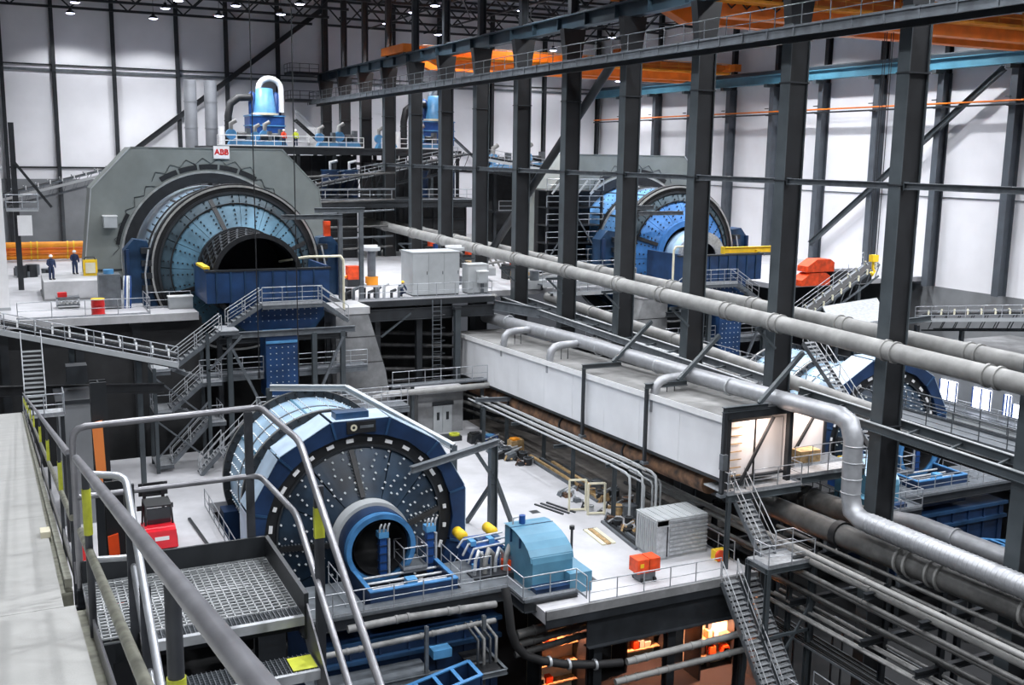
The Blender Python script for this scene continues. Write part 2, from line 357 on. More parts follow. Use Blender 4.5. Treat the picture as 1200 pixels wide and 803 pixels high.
# ================================================================ main columns
CY = [35.9 + 8 * k for k in range(-1, 13)]
def col_h(p, q, wx, wy, t=0.06):                    # H section: flanges on the two X faces
    b = []
    for sx in (-1, 1):
        b.append(MB().box((p[0] + sx*(wx/2-t) if sx > 0 else p[0]-wx/2, p[1]-wy/2, p[2]), (p[0]+wx/2 if sx > 0 else p[0]-wx/2+t, p[1]+wy/2, q[2])))
    w = MB().box((p[0]-wx/2+t, p[1]-0.03, p[2]), (p[0]+wx/2-t, p[1]+0.03, q[2]))
    return b, w
for i, y in enumerate(CY):
    xc = XC + 0.62; yc = y + 0.36
    c = thing('steel_column', 'tall dark steel column of the central row, %s to the camera' % ORD[i], 'column', (xc, yc, ZG), 'central row of steel columns')
    fl, w = col_h((xc, yc, ZG), (xc, yc, 6.9), 1.24, 0.72)
    for f in fl: f.build('flange', 'column_steel', c)
    # inner box plates close the column sides, coloured dark for the recess shade
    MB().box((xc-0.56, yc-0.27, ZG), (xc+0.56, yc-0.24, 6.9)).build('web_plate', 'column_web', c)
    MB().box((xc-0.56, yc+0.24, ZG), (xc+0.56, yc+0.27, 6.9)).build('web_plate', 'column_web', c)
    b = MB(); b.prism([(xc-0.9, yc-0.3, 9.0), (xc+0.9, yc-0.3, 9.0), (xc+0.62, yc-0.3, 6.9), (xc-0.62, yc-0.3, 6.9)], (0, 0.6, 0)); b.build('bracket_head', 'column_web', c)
    fl, w = col_h((xc, yc, 10.0), (xc, yc, 19.4), 0.62, 0.5, 0.05)
    for f in fl: f.build('upper_flange', 'dark_steel', c)
    w.build('upper_web', 'dark_steel', c)
    # sloping bracket and pipe shelf on the near side
    br = MB().beam((XC-0.02, yc-0.45, -9.9), (XC-1.5, yc-0.45, -8.7 - 0.012*(yc-36)), 0.12, 0.18)
    if 40 < y < 130:
        MB().beam((XC-1.4, yc-0.5, -8.75), (XC, yc-0.5, -8.75), 0.14, 0.16).build('pipe_shelf', 'column_steel', c)
        MB().beam((XC-1.3, yc-0.5, -8.75), (XC, yc-0.5, -9.9), 0.1, 0.12).build('pipe_brace', 'column_steel', c)
    for z in (-12.4, -1.0, 4.0):
        MB().box((xc-0.66, yc-0.4, z-0.05), (xc+0.66, yc+0.4, z+0.02)).build('stiffener', 'dark_steel', c)
# ties between the columns
for i in range(len(CY) - 1):
    y0, y1 = CY[i] + 0.74, CY[i+1] - 0.02
    t = thing('tie_beam', 'horizontal grey tie beam between the %s and %s central columns' % (ORD[i].replace(' nearest', '').replace('nearest', 'first'), ORD[i+1].replace(' nearest', '')), 'beam', (XC+0.3, y0, -1.1), 'tie beams of the central row')
    MB().ibeam((XC+0.3, y0, -1.05), (XC+0.3, y1, -1.05), 0.3, 0.3, 0.03).build('tie_section', 'mid_steel', t)
    MB().box((XC+0.15, y0, -1.25), (XC+0.45, y0+0.05, -0.85)).build('end_plate', 'column_steel', t)
    MB().box((XC+0.15, y1-0.05, -1.25), (XC+0.45, y1, -0.85)).build('end_plate', 'column_steel', t)
b = thing('diagonal_brace', 'long diagonal steel brace crossing behind the middle central columns', 'brace', (XC+0.6, 82.0, -6.4))
MB().tube([(XC+1.62, 86.0, -9.6), (XC+1.62, 64.1, 6.6)], 0.32, 10).build('brace_tube', 'dark_steel', b)
MB().box((XC+1.3, 63.6, 6.2), (XC+1.7, 64.6, 7.0)).build('gusset_plate', 'dark_steel', b)
MB().box((XC+1.3, 85.5, -10.4), (XC+1.7, 86.5, -9.2)).build('gusset_plate', 'dark_steel', b)
# crane girder on the central row
g = thing('crane_girder', 'long dark blue crane runway girder on top of the central columns', 'girder', (XC+0.6, 20, 9.0))
MB().ibeam((XC+0.62, 12, 9.5), (XC+0.62, 136, 9.5), 0.75, 1.0, 0.09).build('runway_beam', 'girder_blue', g)
MB().box((XC+0.55, 12, 10.0), (XC+0.69, 136, 10.14)).build('crane_rail', 'mid_steel', g)
for k in range(31):
    y = 14 + 4 * k; MB().box((XC+0.27, y-0.03, 9.1), (XC+0.97, y+0.03, 9.9)).build('web_stiffener', 'girder_blue', g)
g = thing('crane_walkway', 'dark service walkway with railing running along the central columns', 'walkway', (XC-0.9, 20, 6.3))
MB().box((XC-1.1, 12, 6.42), (XC-0.15, 134, 6.5)).build('deck', 'dark_steel', g)
MB().ibeam((XC-1.1, 12, 6.3), (XC-1.1, 134, 6.3), 0.16, 0.46, 0.03).build('edge_beam', 'mid_steel', g)
MB().ibeam((XC-0.15, 12, 6.2), (XC-0.15, 134, 6.2), 0.2, 0.6, 0.03).build('edge_beam', 'dark_steel', g)
for k in range(62):
    y = 12.5 + 2 * k; MB().box((XC-1.16, y-0.05, 6.05), (XC-1.08, y+0.05, 6.62)).build('stanchion_clip', 'mid_steel', g)
railing(g, [(XC-1.08, 12, 6.5), (XC-1.08, 134, 6.5)], 1.1, 2.0, 0.03, 'mid_steel')
railing(g, [(XC-1.08, 134, 6.5), (XC-0.1, 134, 6.5)], 1.1, 1.0, 0.03, 'mid_steel')
# right wall: crane beam and busbar
g = thing('crane_beam', 'blue crane runway beam along the white right wall', 'beam', (XWALL-1.6, 20, 8.2))
MB().ibeam((XWALL-1.7, 20, 8.95), (XWALL-1.7, 136.5, 8.95), 0.8, 1.0, 0.09).build('runway_beam', 'rail_blue', g)
MB().box((XWALL-2.1, 20, 9.45), (XWALL-1.2, 136.5, 9.75)).build('top_flange', 'girder_blue', g)
MB().box((XWALL-1.77, 20, 9.75), (XWALL-1.63, 136.5, 9.9)).build('crane_rail', 'mid_steel', g)
for y in RY: MB().box((XWALL-2.1, y-0.25, 8.1), (XWALL-0.8, y+0.25, 8.45)).build('bearing_plate', 'column_steel', g)
g = thing('busbar_conduit', 'thin orange conductor rail along the white right wall', 'conduit', (XWALL-1.5, 20, 5.2))
MB().tube([(XWALL-1.6, 20, 5.4), (XWALL-1.6, 136, 5.4)], 0.09, 6).build('upper_conduit', 'orange', g)
MB().box((XWALL-1.7, 20, 5.0), (XWALL-1.5, 136, 5.16)).build('lower_channel', 'dark_steel', g)
for y in RY:
    MB().box((XWALL-1.8, y-0.06, 4.95), (XWALL-1.1, y+0.06, 5.02)).build('bracket_arm', 'dark_steel', g)
    MB().tube([(XWALL-1.75, y-0.3, 5.75), (XWALL-1.75, y+0.3, 5.75)], 0.06, 6).build('clip', 'dark_steel', g)

# ================================================================ overhead cranes
def crane(y, label, z=10.15, near=True):
    c = thing('bridge_crane', label, 'crane', (XC+0.62, y, z))
    for k, yy in enumerate((y-1.9, y+1.9)):
        gd = MB(); gd.prism([(XC+1.6, yy-0.5, z+0.25), (XC+5.0, yy-0.5, z-1.2), (XWALL-6, yy-0.5, z-1.2), (XWALL-2.8, yy-0.5, z+0.25), (XWALL-2.8, yy-0.5, z+0.75), (XC+1.6, yy-0.5, z+0.75)], (0, 1.0, 0))
        gd = gd.build('bridge_girder', 'orange', c)
        MB().box((XC+2, yy-0.62, z-0.1), (XWALL-3, yy-0.5, z)).build('stiffening_rib', 'amber', gd)
        MB().box((XC+2, yy-0.06, z+0.75), (XWALL-3, yy+0.06, z+0.86)).build('trolley_rail', 'mid_steel', gd)
    for xx in (XC+0.62, XWALL-1.7):
        MB().box((xx-0.45, y-3.4, z+0.05), (xx+0.45, y+3.4, z+0.85)).build('end_carriage', 'orange', c)
        for s in (-2.6, 2.6): MB().cyl((xx-0.1, y+s, z+0.2), 0.3, 0.2, 14, 'X').build('wheel', 'dark_steel', c)
    tx = 58.0 if near else 66.0
    MB().box((tx-1.8, y-2.4, z+0.9), (tx+1.8, y+2.4, z+1.3)).build('trolley_frame', 'orange', c)
    MB().cyl((tx-1.2, y-0.9, z+1.7), 0.55, 2.4, 18, 'X').build('hoist_drum', 'amber', c)
    MB().box((tx-1.6, y+0.6, z+1.3), (tx-0.4, y+1.8, z+2.2)).build('hoist_motor', 'orange', c)
    MB().box((XC+2, y-3.6, z-0.4), (XWALL-3, y-2.5, z-0.34)).build('crane_gangway', 'amber', c)
    railing(c, [(XC+2, y-3.6, z-0.34), (XWALL-3, y-3.6, z-0.34)], 1.1, 2.4, 0.035, 'amber')
    if near:
        for k in range(4): MB().tube([(56.2 + 0.3*k, y-1.9+0.5*(k % 2), z-1.2), (56.2 + 0.3*k, y-1.9+0.5*(k % 2), -6.6)], 0.03, 5).build('hoist_rope', 'dark_steel', c)
        hk = MB().box((56.35, y-2.0, -7.1), (56.9, y-1.6, -6.6)).build('hook_block', 'yellow', c)
        MB().tube([(56.6, y-1.8, -7.1), (56.6, y-1.8, -7.6), (56.8, y-1.8, -7.8), (56.6, y-1.8, -8.05), (56.42, y-1.8, -7.85)], 0.09, 8).build('hook', 'yellow', hk)
        for k in range(6):
            x0 = XC + 2.6 + 1.2*k
            MB().tube([(x0, y-2.45, z+0.5), (x0+0.3, y-2.45, z-0.4), (x0+0.6, y-2.45, z-0.65), (x0+0.9, y-2.45, z-0.4), (x0+1.2, y-2.45, z+0.5)], 0.05, 5).build('festoon_cable', 'rubber', c)
crane(59.0, 'large orange bridge crane over the right bay nearest the camera')
crane(106.0, 'orange bridge crane far down the right bay near the back wall', near=False)

# ================================================================ roof trusses and lamps
def truss(y, x0, x1, label, z0=16.2, z1=19.2):
    t = thing('roof_truss', label, 'truss', (x0, y, z0), 'roof trusses')
    MB().beam((x0, y, z0), (x1, y, z0), 0.3, 0.28).build('bottom_chord', 'dark_steel', t)
    MB().beam((x0, y, z1), (x1, y, z1), 0.3, 0.28).build('top_chord', 'dark_steel', t)
    n = 14
    for k in range(n):
        a = x0 + (x1-x0)*k/n; c = x0 + (x1-x0)*(k+1)/n
        MB().beam((a, y, z0 if k % 2 else z1), (c, y, z1 if k % 2 else z0), 0.16, 0.16).build('diagonal', 'dark_steel', t)
for k, y in enumerate((136.0, 128.3, 120.3, 112.3, 104.3)):
    truss(y, -7.4, XC, 'dark roof truss over the left bay, %s from the back wall' % NTH[k])
    truss(y, XC+1.3, XWALL-0.7, 'dark roof truss over the right bay, %s from the back wall' % NTH[k])
t = thing('roof_bracing', 'horizontal lattice bracing under the roof along the right bay', 'bracing', (50, 100, 16.0))
for x in (44, 52, 60, 68, 76):
    MB().beam((x, 96, 16.0), (x, 136, 16.0), 0.16, 0.16).build('purlin', 'dark_steel', t)
    MB().beam((x, 104.3, 16.1), (x+8 if x < 76 else x-8, 120.3, 16.1), 0.1, 0.1).build('cross_brace', 'dark_steel', t)

def lamp(x, y, z, label=None, power=1.0, spot=2.35):
    l = thing('high_bay_lamp', label, 'lamp', (x, y, z), 'high bay lamps')
    me = shared('housing', lambda: MB().lathe([(0.001, 0.62), (0.16, 0.62), (0.2, 0.35), (0.34, 0.3), (0.55, 0.02), (0.5, 0.0)], (0, 0, 0), 'Z', 16), 'dark_steel')
    link('housing', me, l)
    me = shared('lens', lambda: MB().lathe([(0.5, 0.02), (0.3, -0.06), (0.001, -0.1)], (0, 0, 0), 'Z', 16), 'lamp_glow')
    link('lens', me, l)
    me = shared('hanger:%.1f' % z, lambda: MB().tube([(0, 0, 0.6), (0, 0, 19.5-z)], 0.025, 5), 'dark_steel')
    link('hanger', me, l)
    ld = SHARED.get('L%.2f%.2f' % (power, spot))
    if ld is None:
        ld = bpy.data.lights.new('lamp_light', 'SPOT'); ld.energy = LAMP_W * power; ld.color = (0.94, 0.96, 1.0)
        ld.spot_size = spot; ld.spot_blend = 0.35; ld.shadow_soft_size = 0.5; SHARED['L%.2f%.2f' % (power, spot)] = ld
    lo = bpy.data.objects.new('lamp_light', ld); COL.objects.link(lo); lo.parent = l; lo.location = (0, 0, -0.2)
SEENL = [(8.0, 121.5, 15), (8.1, 131.2, 15), (16.9, 121.2, 15), (16.9, 131, 15), (23.1, 115, 15), (23.1, 124.5, 15), (28.6, 110.2, 15), (28.8, 119.2, 15),
         (40.9, 103.9, 15), (40.8, 110, 15), (41.5, 120.8, 15), (50.1, 102.6, 15), (50.8, 128, 15), (60.8, 117.2, 15), (68.3, 130, 14.2), (70.6, 118.5, 15),
         (49.5, 125, 10.9), (67.2, 125, 10.5), (75.7, 125, 10.2), (17.5, 116, 15.2)]
for k, (x, y, z) in enumerate(SEENL):
    d = 'over the left bay' if x < 36 else 'over the right bay'
    lamp(x, y, z, 'glowing high bay lamp %s, %s lamp counted from the left' % (d, NTH[k]), (0.45 if y > 127 else 0.8) if z > 14 else 0.3)
for i, x in enumerate((0, 9, 18, 27, 33)):
    for j, y in enumerate((-8, 12, 32, 52, 72, 92)):
        lamp(x, y, 15, 'left bay roof lamp above the picture, %s row away, %s from left' % (NTH[j], NTH[i]), 1.0)
for i, x in enumerate((44, 53, 62, 71)):
    for j, y in enumerate((12, 30, 45, 72, 88)):
        lamp(x, y, 15, 'right bay roof lamp above the picture, %s row away, %s from left' % (NTH[j], NTH[i]), 1.5)
# ================================================================ mills
def bolts(b, pts, nrm, r=0.07, h=0.09):
    for p, n in zip(pts, nrm):
        p, n = V(p), V(n).normalized(); a = n.cross(V((0, 1, 0.01))).normalized(); c = n.cross(a)
        q = p + n * h
        b.add([p+a*r, p+c*r, p-a*r, p-c*r, q+a*r*0.7, q+c*r*0.7, q-a*r*0.7, q-c*r*0.7], [(4,5,6,7), (0,1,5,4), (1,2,6,5), (2,3,7,6), (3,0,4,7)])
def polar(cx, cz, r, a, y): return (cx + r*math.cos(a), y, cz + r*math.sin(a))
def sector(b, cx, cz, r0, y0, r1, y1, a0, a1, n=6, th=0.12):    # a conical sheet sector with thickness along Y
    vs = []; fs = []
    for k in range(n + 1):
        a = a0 + (a1-a0)*k/n
        vs += [polar(cx, cz, r0, a, y0), polar(cx, cz, r1, a, y1), polar(cx, cz, r0, a, y0+th), polar(cx, cz, r1, a, y1+th)]
    for k in range(n):
        i, j = 4*k, 4*k+4
        fs += [(i, j, j+1, i+1), (i+2, i+3, j+3, j+2), (i+1, j+1, j+3, i+3), (i, i+2, j+2, j)]
    fs += [(0, 1, 3, 2), (4*n, 4*n+2, 4*n+3, 4*n+1)]
    b.add(vs, fs, False); return b

def trommel_parts(m, cx, cz, YF):
    tr = MB().lathe([(2.75, -1.5), (2.85, -7.0)], (cx, YF, cz), 'Y', 48).build('trommel_drum', 'black_steel', m)
    MB().disc((cx, YF, cz), 2.75, -1.6, n=40).build('drum_inner', 'black_steel', tr)
    for t in (-1.9, -2.9, -3.9, -4.9, -5.9, -6.9): MB().ring((cx, YF, cz), 2.8, 3.12, t-0.1, t+0.1, n=48).build('trommel_ring', 'black_steel', tr)
    for k in range(30):
        a = 2*math.pi*k/30; MB().beam(polar(cx, cz, 3.04, a, YF-1.8), polar(cx, cz, 3.04, a+0.35, YF-6.9), 0.14, 0.16, (math.cos(a), 0, math.sin(a))).build('trommel_bar', 'dark_steel', tr)

def ag_mill(label, cx=15.45, cz=-8.5, YF=79.0, shell='mill_pale', head='mill_blue', detail=True):
    m = thing('grinding_mill', label, 'grinding mill', (cx, YF + 5, ZA))
    sh = MB().lathe([(5.75, 1.0), (5.75, 13.0)], (cx, YF, cz), 'Y', 72).build('shell', shell, m)
    b = MB(); P = []; N = []
    for t in [1.5 + 0.75*k for k in range(9)]:
        for k in range(60):
            a = 2*math.pi*k/60; P.append(polar(cx, cz, 5.75, a, YF+t)); N.append((math.cos(a), 0, math.sin(a)))
    bolts(b, P, N, 0.07, 0.07); b.build('shell_bolts', 'bolt_dark', sh)['kind'] = 'stuff'
    for k in range(12):
        a = math.pi*2*k/12 + 0.1; p = V(polar(cx, cz, 5.77, a, YF+1)); MB().beam(p, p + V((0, 8, 0)), 0.16, 0.06, (math.cos(a), 0, math.sin(a))).build('seam_strip', 'dark_steel', sh)
    MB().ring((cx, YF, cz), 5.5, 6.25, 0.15, 0.75, n=80).build('front_flange', 'black_steel', m)
    MB().ring((cx, YF, cz), 6.0, 6.14, 0.0, 0.16, n=80).build('flange_ring', 'silver_ring', m)
    MB().ring((cx, YF, cz), 5.5, 5.68, -0.02, 0.2, n=80).build('flange_ring', 'dark_steel', m)
    MB().ring((cx, YF, cz), 5.7, 5.98, 4.3, 4.7, n=72).build('shell_flange', 'black_steel', m)
    MB().ring((cx, YF, cz), 5.7, 5.9, 4.15, 4.3, n=72).build('shell_flange', 'silver_ring', m)
    q = math.pi / 2; a00 = math.radians(20)
    for k in range(4):
        for j in range(4):
            a0 = a00 + q*k + q/4*j; hp = sector(MB(), cx, cz, 4.82, YF-0.27, 2.9, YF-1.3, a0+0.004, a0+q/4-0.004, 5).build('head_panel', head, m); sector(MB(), cx, cz, 5.52, YF+0.1, 4.86, YF-0.25, a0+0.006, a0+q/4-0.006, 5).build('head_rim', 'head_rim', m)
        a = a00 + q*k; p0, p1 = V(polar(cx, cz, 5.4, a, YF+0.0)), V(polar(cx, cz, 3.0, a, YF-1.35))
        MB().beam(p0, p1, 0.30, 0.16, (0, -1, 0)).build('joint_bar', 'black_steel', m)
    MB().disc((cx, YF, cz), 5.6, 0.35, n=64).build('head_backing', 'black_steel', m)
    b = MB(); P = []; N = []
    for k in range(32):
        a = a00 + 2*math.pi*(k+0.5)/32
        for j in range(8):
            r = 3.15 + 2.2*j/7; P.append(polar(cx, cz, r, a, YF+0.05-1.4*(5.52-r)/2.62)); N.append((0, -1, 0.0001))
    bolts(b, P, N, 0.08, 0.1); b.build('head_bolts', 'bolt_dark', m)['kind'] = 'stuff'
    MB().ring((cx, YF, cz), 4.8, 4.88, -0.42, -0.2, n=64).build('head_weld_ring', 'black_steel', m)
    MB().ring((cx, YF, cz), 2.7, 3.2, -1.65, -1.25, n=64).build('trunnion_ring', 'dark_steel' if detail else 'mill_bright', m)
    # trommel: rings and slanted bars around a dark drum; the far mill ends in a plain pale trunnion instead
    if not detail:
        t = MB().lathe([(2.3, -1.3), (2.1, -3.4), (1.7, -3.5)], (cx, YF, cz), 'Y', 40).build('trunnion', 'mill_pale', m)
        MB().ring((cx, YF, cz), 1.4, 2.35, -3.9, -3.4, n=40).build('trunnion_flange', 'galvanised', t); MB().lathe([(1.4, -3.8), (1.35, -2.0), (0.01, -2.0)], (cx, YF, cz), 'Y', 32).build('trunnion_bore', 'black_steel', t)
        trommel = False
    else: trommel = True
    if trommel: trommel_parts(m, cx, cz, YF)
    # bearing pedestals either side
    for s in (-1, 1):
        bp = MB(); x0, x1 = cx + s*5.0, cx + s*7.9
        bp.prism([(x0, YF+0.3, ZA-3.5), (x1, YF+0.3, ZA), (x1, YF+0.3, -7.0), (x1-s*0.7, YF+0.3, -6.2), (x1-s*1.6, YF+0.3, -6.35), (x0+s*0.9, YF+0.3, -8.2)], (0, 1.4, 0))
        pd = bp.build('bearing_pedestal', 'mill_navy', m)
        MB().beam((x1-s*0.2, YF+0.15, ZA), (x1-s*0.2, YF+0.15, -6.9), 0.2, 0.5).build('pedestal_rib', 'blue_navy', pd)
        for k in range(4): MB().box((x1-s*1.1, YF-0.15, -9.9+0.9*k), (x1-s*1.8, YF+0.28, -9.5+0.9*k)).build('bearing_pad', 'dark_steel', pd)
        MB().tube([(x1-s*1.4, YF-0.2, -10.4), (x1-s*1.3, YF-0.35, -8.6), (x1-s*1.6, YF-0.2, -6.9)], 0.07, 6).build('oil_hose', 'galvanised', pd)
    return m

def ring_motor(label, cx=15.1, cz=-8.5, Y0=87.6, Y1=92.0, text=True):
    m = thing('ring_motor', label, 'motor', (cx, (Y0+Y1)/2, ZA))
    out = [(-9.6, ZA), (-9.6, -8.7), (-8.9, -2.9), (-5.9, 0.3), (5.9, 0.3), (8.9, -2.9), (9.6, -8.7), (9.6, ZA)]
    R = 6.75
    angs = sorted(set([round(2*math.pi*k/72, 4) for k in range(72)] + [round(math.atan2(z-cz, x) % (2*math.pi), 4) for x, z in out]))
    def hit(a):
        d = (math.cos(a), math.sin(a)); best = None; n = len(out)
        for i in range(n):
            x0, z0 = out[i][0], out[i][1]-cz; x1, z1 = out[(i+1) % n][0], out[(i+1) % n][1]-cz
            ex, ez = x1-x0, z1-z0; den = d[0]*ez - d[1]*ex
            if abs(den) < 1e-9: continue
            t = (x0*ez - z0*ex)/den; u = (x0*d[1] - z0*d[0])/den
            if t > 0 and -1e-4 <= u <= 1.0001 and (best is None or t < best): best = t
        return best
    vs = []; n = len(angs)
    for a in angs:
        t = hit(a); r = min(R, t-0.05)
        vs += [(cx+t*math.cos(a), Y0, cz+t*math.sin(a)), (cx+r*math.cos(a), Y0, cz+r*math.sin(a)), (cx+t*math.cos(a), Y1, cz+t*math.sin(a)), (cx+r*math.cos(a), Y1, cz+r*math.sin(a))]
    fs = []
    for k in range(n):
        i, j = 4*k, 4*((k+1) % n)
        fs += [(i, j, j+1, i+1), (i+2, i+3, j+3, j+2), (i, i+2, j+2, j), (i+1, j+1, j+3, i+3)]
    st = MB(); st.add(vs, fs); st = st.build('stator_housing', 'frame_greygreen', m)
    for p, q in zip(out[:-1], out[1:]):                                                 # edge plate around the outline, paler on one side to paint light falling there
        MB().beam((cx+p[0]*1.004, Y0-0.02, p[1]), (cx+q[0]*1.004, Y0-0.02, q[1]), 0.08, 0.14, (0, -1, 0)).build('edge_plate', 'cabinet_grey' if p[0] < 0 and q[0] < 0 else 'frame_greygreen', st)
    MB().ring((cx, Y0, cz), 6.05, 6.85, -0.12, 0.3, n=72).build('seal_ring', 'black_steel', m)
    MB().ring((cx, Y0, cz), 6.85, 7.0, -0.16, 0.05, n=72).build('seal_ring', 'silver_ring', m)
    for k in range(5):
        a0 = math.radians(60 + 12.5*k); MB().ring((cx, Y0, cz), 7.15, 7.55, -0.06, 0.05, n=5, a0=a0, a1=a0+math.radians(11.2)).build('vent_slot', 'black_steel', m)
    for a in (150, 190):
        a0 = math.radians(a); MB().ring((cx, Y0, cz), 7.15, 7.45, -0.06, 0.05, n=6, a0=a0, a1=a0+math.radians(20)).build('vent_slot', 'black_steel', m)
    for k in range(34):
        a0 = math.radians(20 + 4.6*k); r0, r1 = (7.15, 7.6) if k % 2 else (7.6, 7.15)
        if 60 < 20 + 4.6*k < 122: r0, r1 = r0+0.45, r1+0.45
        MB().beam(polar(cx, cz, r0, a0, Y0-0.05), polar(cx, cz, r1, a0+math.radians(4.6), Y0-0.05), 0.03, 0.05, (0, -1, 0)).build('zigzag_rib', 'dark_steel', m)
    bx = MB().box((cx-8.2, Y0-1.1, -5.85), (cx-7.25, Y0, -5.0)).build('junction_box', 'cabinet_grey', m)
    MB().box((cx-8.25, Y0-1.15, -5.0), (cx-7.2, Y0, -4.92)).build('box_lid', 'white_paint', bx)
    MB().box((cx-9.6, Y0-0.06, -9.25), (cx-6.3, Y0, -9.15)).build('housing_joint', 'dark_steel', m)
    sp = MB().box((cx+0.35, Y0-0.22, -0.5), (cx+1.6, Y0-0.12, 0.5)).build('sign_plate', 'white_paint', m)
    if text:
        cu = bpy.data.curves.new('sign_lettering', 'FONT'); cu.body = 'ABB'; cu.size = 0.62; cu.align_x = 'CENTER'; cu.align_y = 'CENTER'; cu.extrude = 0.01; cu.offset = 0.018
        tmp = bpy.data.objects.new('lettering_curve', cu); me = bpy.data.meshes.new_from_object(tmp); bpy.data.objects.remove(tmp); me.materials.clear(); me.materials.append(MATS['red']); o = link('sign_lettering', me, sp, rel(sp, (cx+0.97, Y0-0.24, 0.0)), (math.pi/2, 0, 0))
    return m

def pebble_mill(label, cx=15.45, cz=-18.75, YF=49.2):
    m = thing('pebble_mill', label, 'grinding mill', (cx, YF + 5, ZP))
    sh = MB().lathe([(4.55, 2.0), (4.55, 10.9)], (cx, YF, cz), 'Y', 72).build('shell', 'mill_pale', m)
    b = MB(); P = []; N = []
    for t in [2.9 + 0.42*k for k in range(19)]:
        if 5.2 < t < 6.1: continue
        for k in range(52):
            if k % 13 == 0: continue
            a = 2*math.pi*k/52; P.append(polar(cx, cz, 4.55, a, YF+t)); N.append((math.cos(a), 0, math.sin(a)))
    bolts(b, P, N, 0.06, 0.09); b.build('shell_bolts', 'bolt_white', sh)['kind'] = 'stuff'
    for k in range(8):
        a = math.pi*2*k/8 + 0.2; p = V(polar(cx, cz, 4.57, a, YF+2)); MB().beam(p, p + V((0, 8.8, 0)), 0.10, 0.05, (math.cos(a), 0, math.sin(a))).build('seam_strip', 'motor_blue', sh)
    for t in (4.2, 8.2):
        MB().ring((cx, YF, cz), 4.5, 4.6, t, t+0.12, n=64).build('shell_weld', 'mid_steel', sh)
    for t in (5.55, 10.7):
        fl = MB().ring((cx, YF, cz), 4.5, 4.95, t, t+0.34, n=64).build('shell_flange', 'dark_steel', m)
        MB().ring((cx, YF, cz), 4.5, 4.97, t+0.13, t+0.2, n=64).build('flange_joint', 'silver_ring', fl)
        for k in range(52):
            a = 2*math.pi*k/52; p = V(polar(cx, cz, 4.8, a, YF+t-0.1)); 
            if math.sin(a) > -0.5: MB().beam(p, p + V((0, 0.1, 0)), 0.14, 0.14).build('flange_nut', 'black_steel', fl)
    # gear guard of twelve flat panels
    for k in range(12):
        a0 = math.radians(30*k+15); a1 = a0 + math.radians(30); g = 0.01
        o0, o1 = polar(cx, cz, 5.85, a0+g, YF), polar(cx, cz, 5.85, a1-g, YF); i1, i0 = polar(cx, cz, 4.95, a1-g, YF), polar(cx, cz, 4.95, a0+g, YF)
        im = polar(cx, cz, 5.0, (a0+a1)/2, YF)
        gp = MB().prism([o0, o1, i1, im, i0], (0, 2.0, 0)).build('guard_panel', 'blue_navy', m)
        am = (a0+a1)/2; n_ = V((math.cos(am), 0, math.sin(am))) * 0.03
        MB().prism([V(o0)+n_, V(o1)+n_, V(o1)+n_+V((0, 1.98, 0)), V(o0)+n_+V((0, 1.98, 0))], n_).build('lit_facet', 'guard_lit', gp)  # pale sheet over each outer facet, painting the light on it
        p0, p1 = V(polar(cx, cz, 4.97, a0, YF-0.03)), V(polar(cx, cz, 5.85, a0, YF-0.03)); MB().beam(p0, p1, 0.12, 0.08, (0, -1, 0)).build('guard_seam', 'mill_navy', gp)
    MB().ring((cx, YF, cz), 4.25, 4.97, 0.25, 0.5, n=72).build('gear_ring', 'black_steel', m)
    MB().ring((cx, YF, cz), 4.25, 4.35, 0.1, 0.3, n=72).build('gear_ring_lip', 'dark_steel', m)
    me = shared('inspection_window', lambda: MB().box((-0.19, -0.06, -0.09), (0.19, 0.0, 0.09)), 'white_paint')
    for k in range(28):
        a = 2*math.pi*(k+0.5)/28; o = link('inspection_window', me, m, rel(m, polar(cx, cz, 4.62, a, YF+0.25)), (0, -(a+math.pi/2) if not XF or XF[2] > 0 else (a+math.pi/2), 0))
        o.scale = (1.0 if k % 3 else 0.6, 1, 1)
    MB().disc((cx, YF, cz), 4.4, 0.48, n=64).build('head_backing', 'black_steel', m)
    a00 = math.radians(-83); q = math.pi/2
    for k in range(4):
        for j in range(3):
            a0 = a00 + q*k + q/3*j; sector(MB(), cx, cz, 4.28, YF+0.25, 1.9, YF-0.9, a0+0.01, a0+q/3-0.01, 5).build('head_panel', 'head_dark', m)
        a = a00 + q*k; jb = MB().beam(V(polar(cx, cz, 4.2, a, YF+0.1)), V(polar(cx, cz, 2.0, a, YF-1.0)), 0.24, 0.16, (0, -1, 0)).build('joint_bar', 'black_steel', m)
        b = MB(); P = []; N = []
        for j in range(14):
            for s in (-0.17, 0.17):
                r = 2.1 + 2.0*j/13; p = V(polar(cx, cz, r, a, YF+0.2-1.15*(4.28-r)/2.38)); t = V((-math.sin(a), 0, math.cos(a))); P.append(p + t*s); N.append((0, -1, 0.0001))
        bolts(b, P, N, 0.05, 0.1); b.build('joint_bolts', 'mid_steel', jb)['kind'] = 'stuff'
    b = MB(); P = []; N = []
    for k in range(32):
        a = a00 + 2*math.pi*(k+0.5)/32
        for j in range(7):
            if (k*3 + j*5) % 7 == 0: continue
            r = 2.35 + 1.75*j/6 + 0.06*((k*7+j*3) % 3); P.append(polar(cx, cz, r, a + 0.03*((j*5+k) % 3-1), YF+0.22-1.15*(4.28-r)/2.38)); N.append((0, -1, 0.0001))
    bolts(b, P, N, 0.065, 0.12); b.build('head_bolts', 'bolt_white', m)['kind'] = 'stuff'
    # trunnion
    t = MB().lathe([(1.75, -0.7), (1.75, -2.2)], (cx, YF, cz), 'Y', 56).build('trunnion', 'blue_navy', m)
    MB().ring((cx, YF, cz), 1.7, 1.92, -1.75, -1.0, n=56, smooth=False).build('trunnion_collar', 'cabinet_grey', t)
    MB().ring((cx, YF, cz), 1.45, 1.78, -2.7, -2.1, n=56).build('trunnion_flange', 'blue_navy', t)
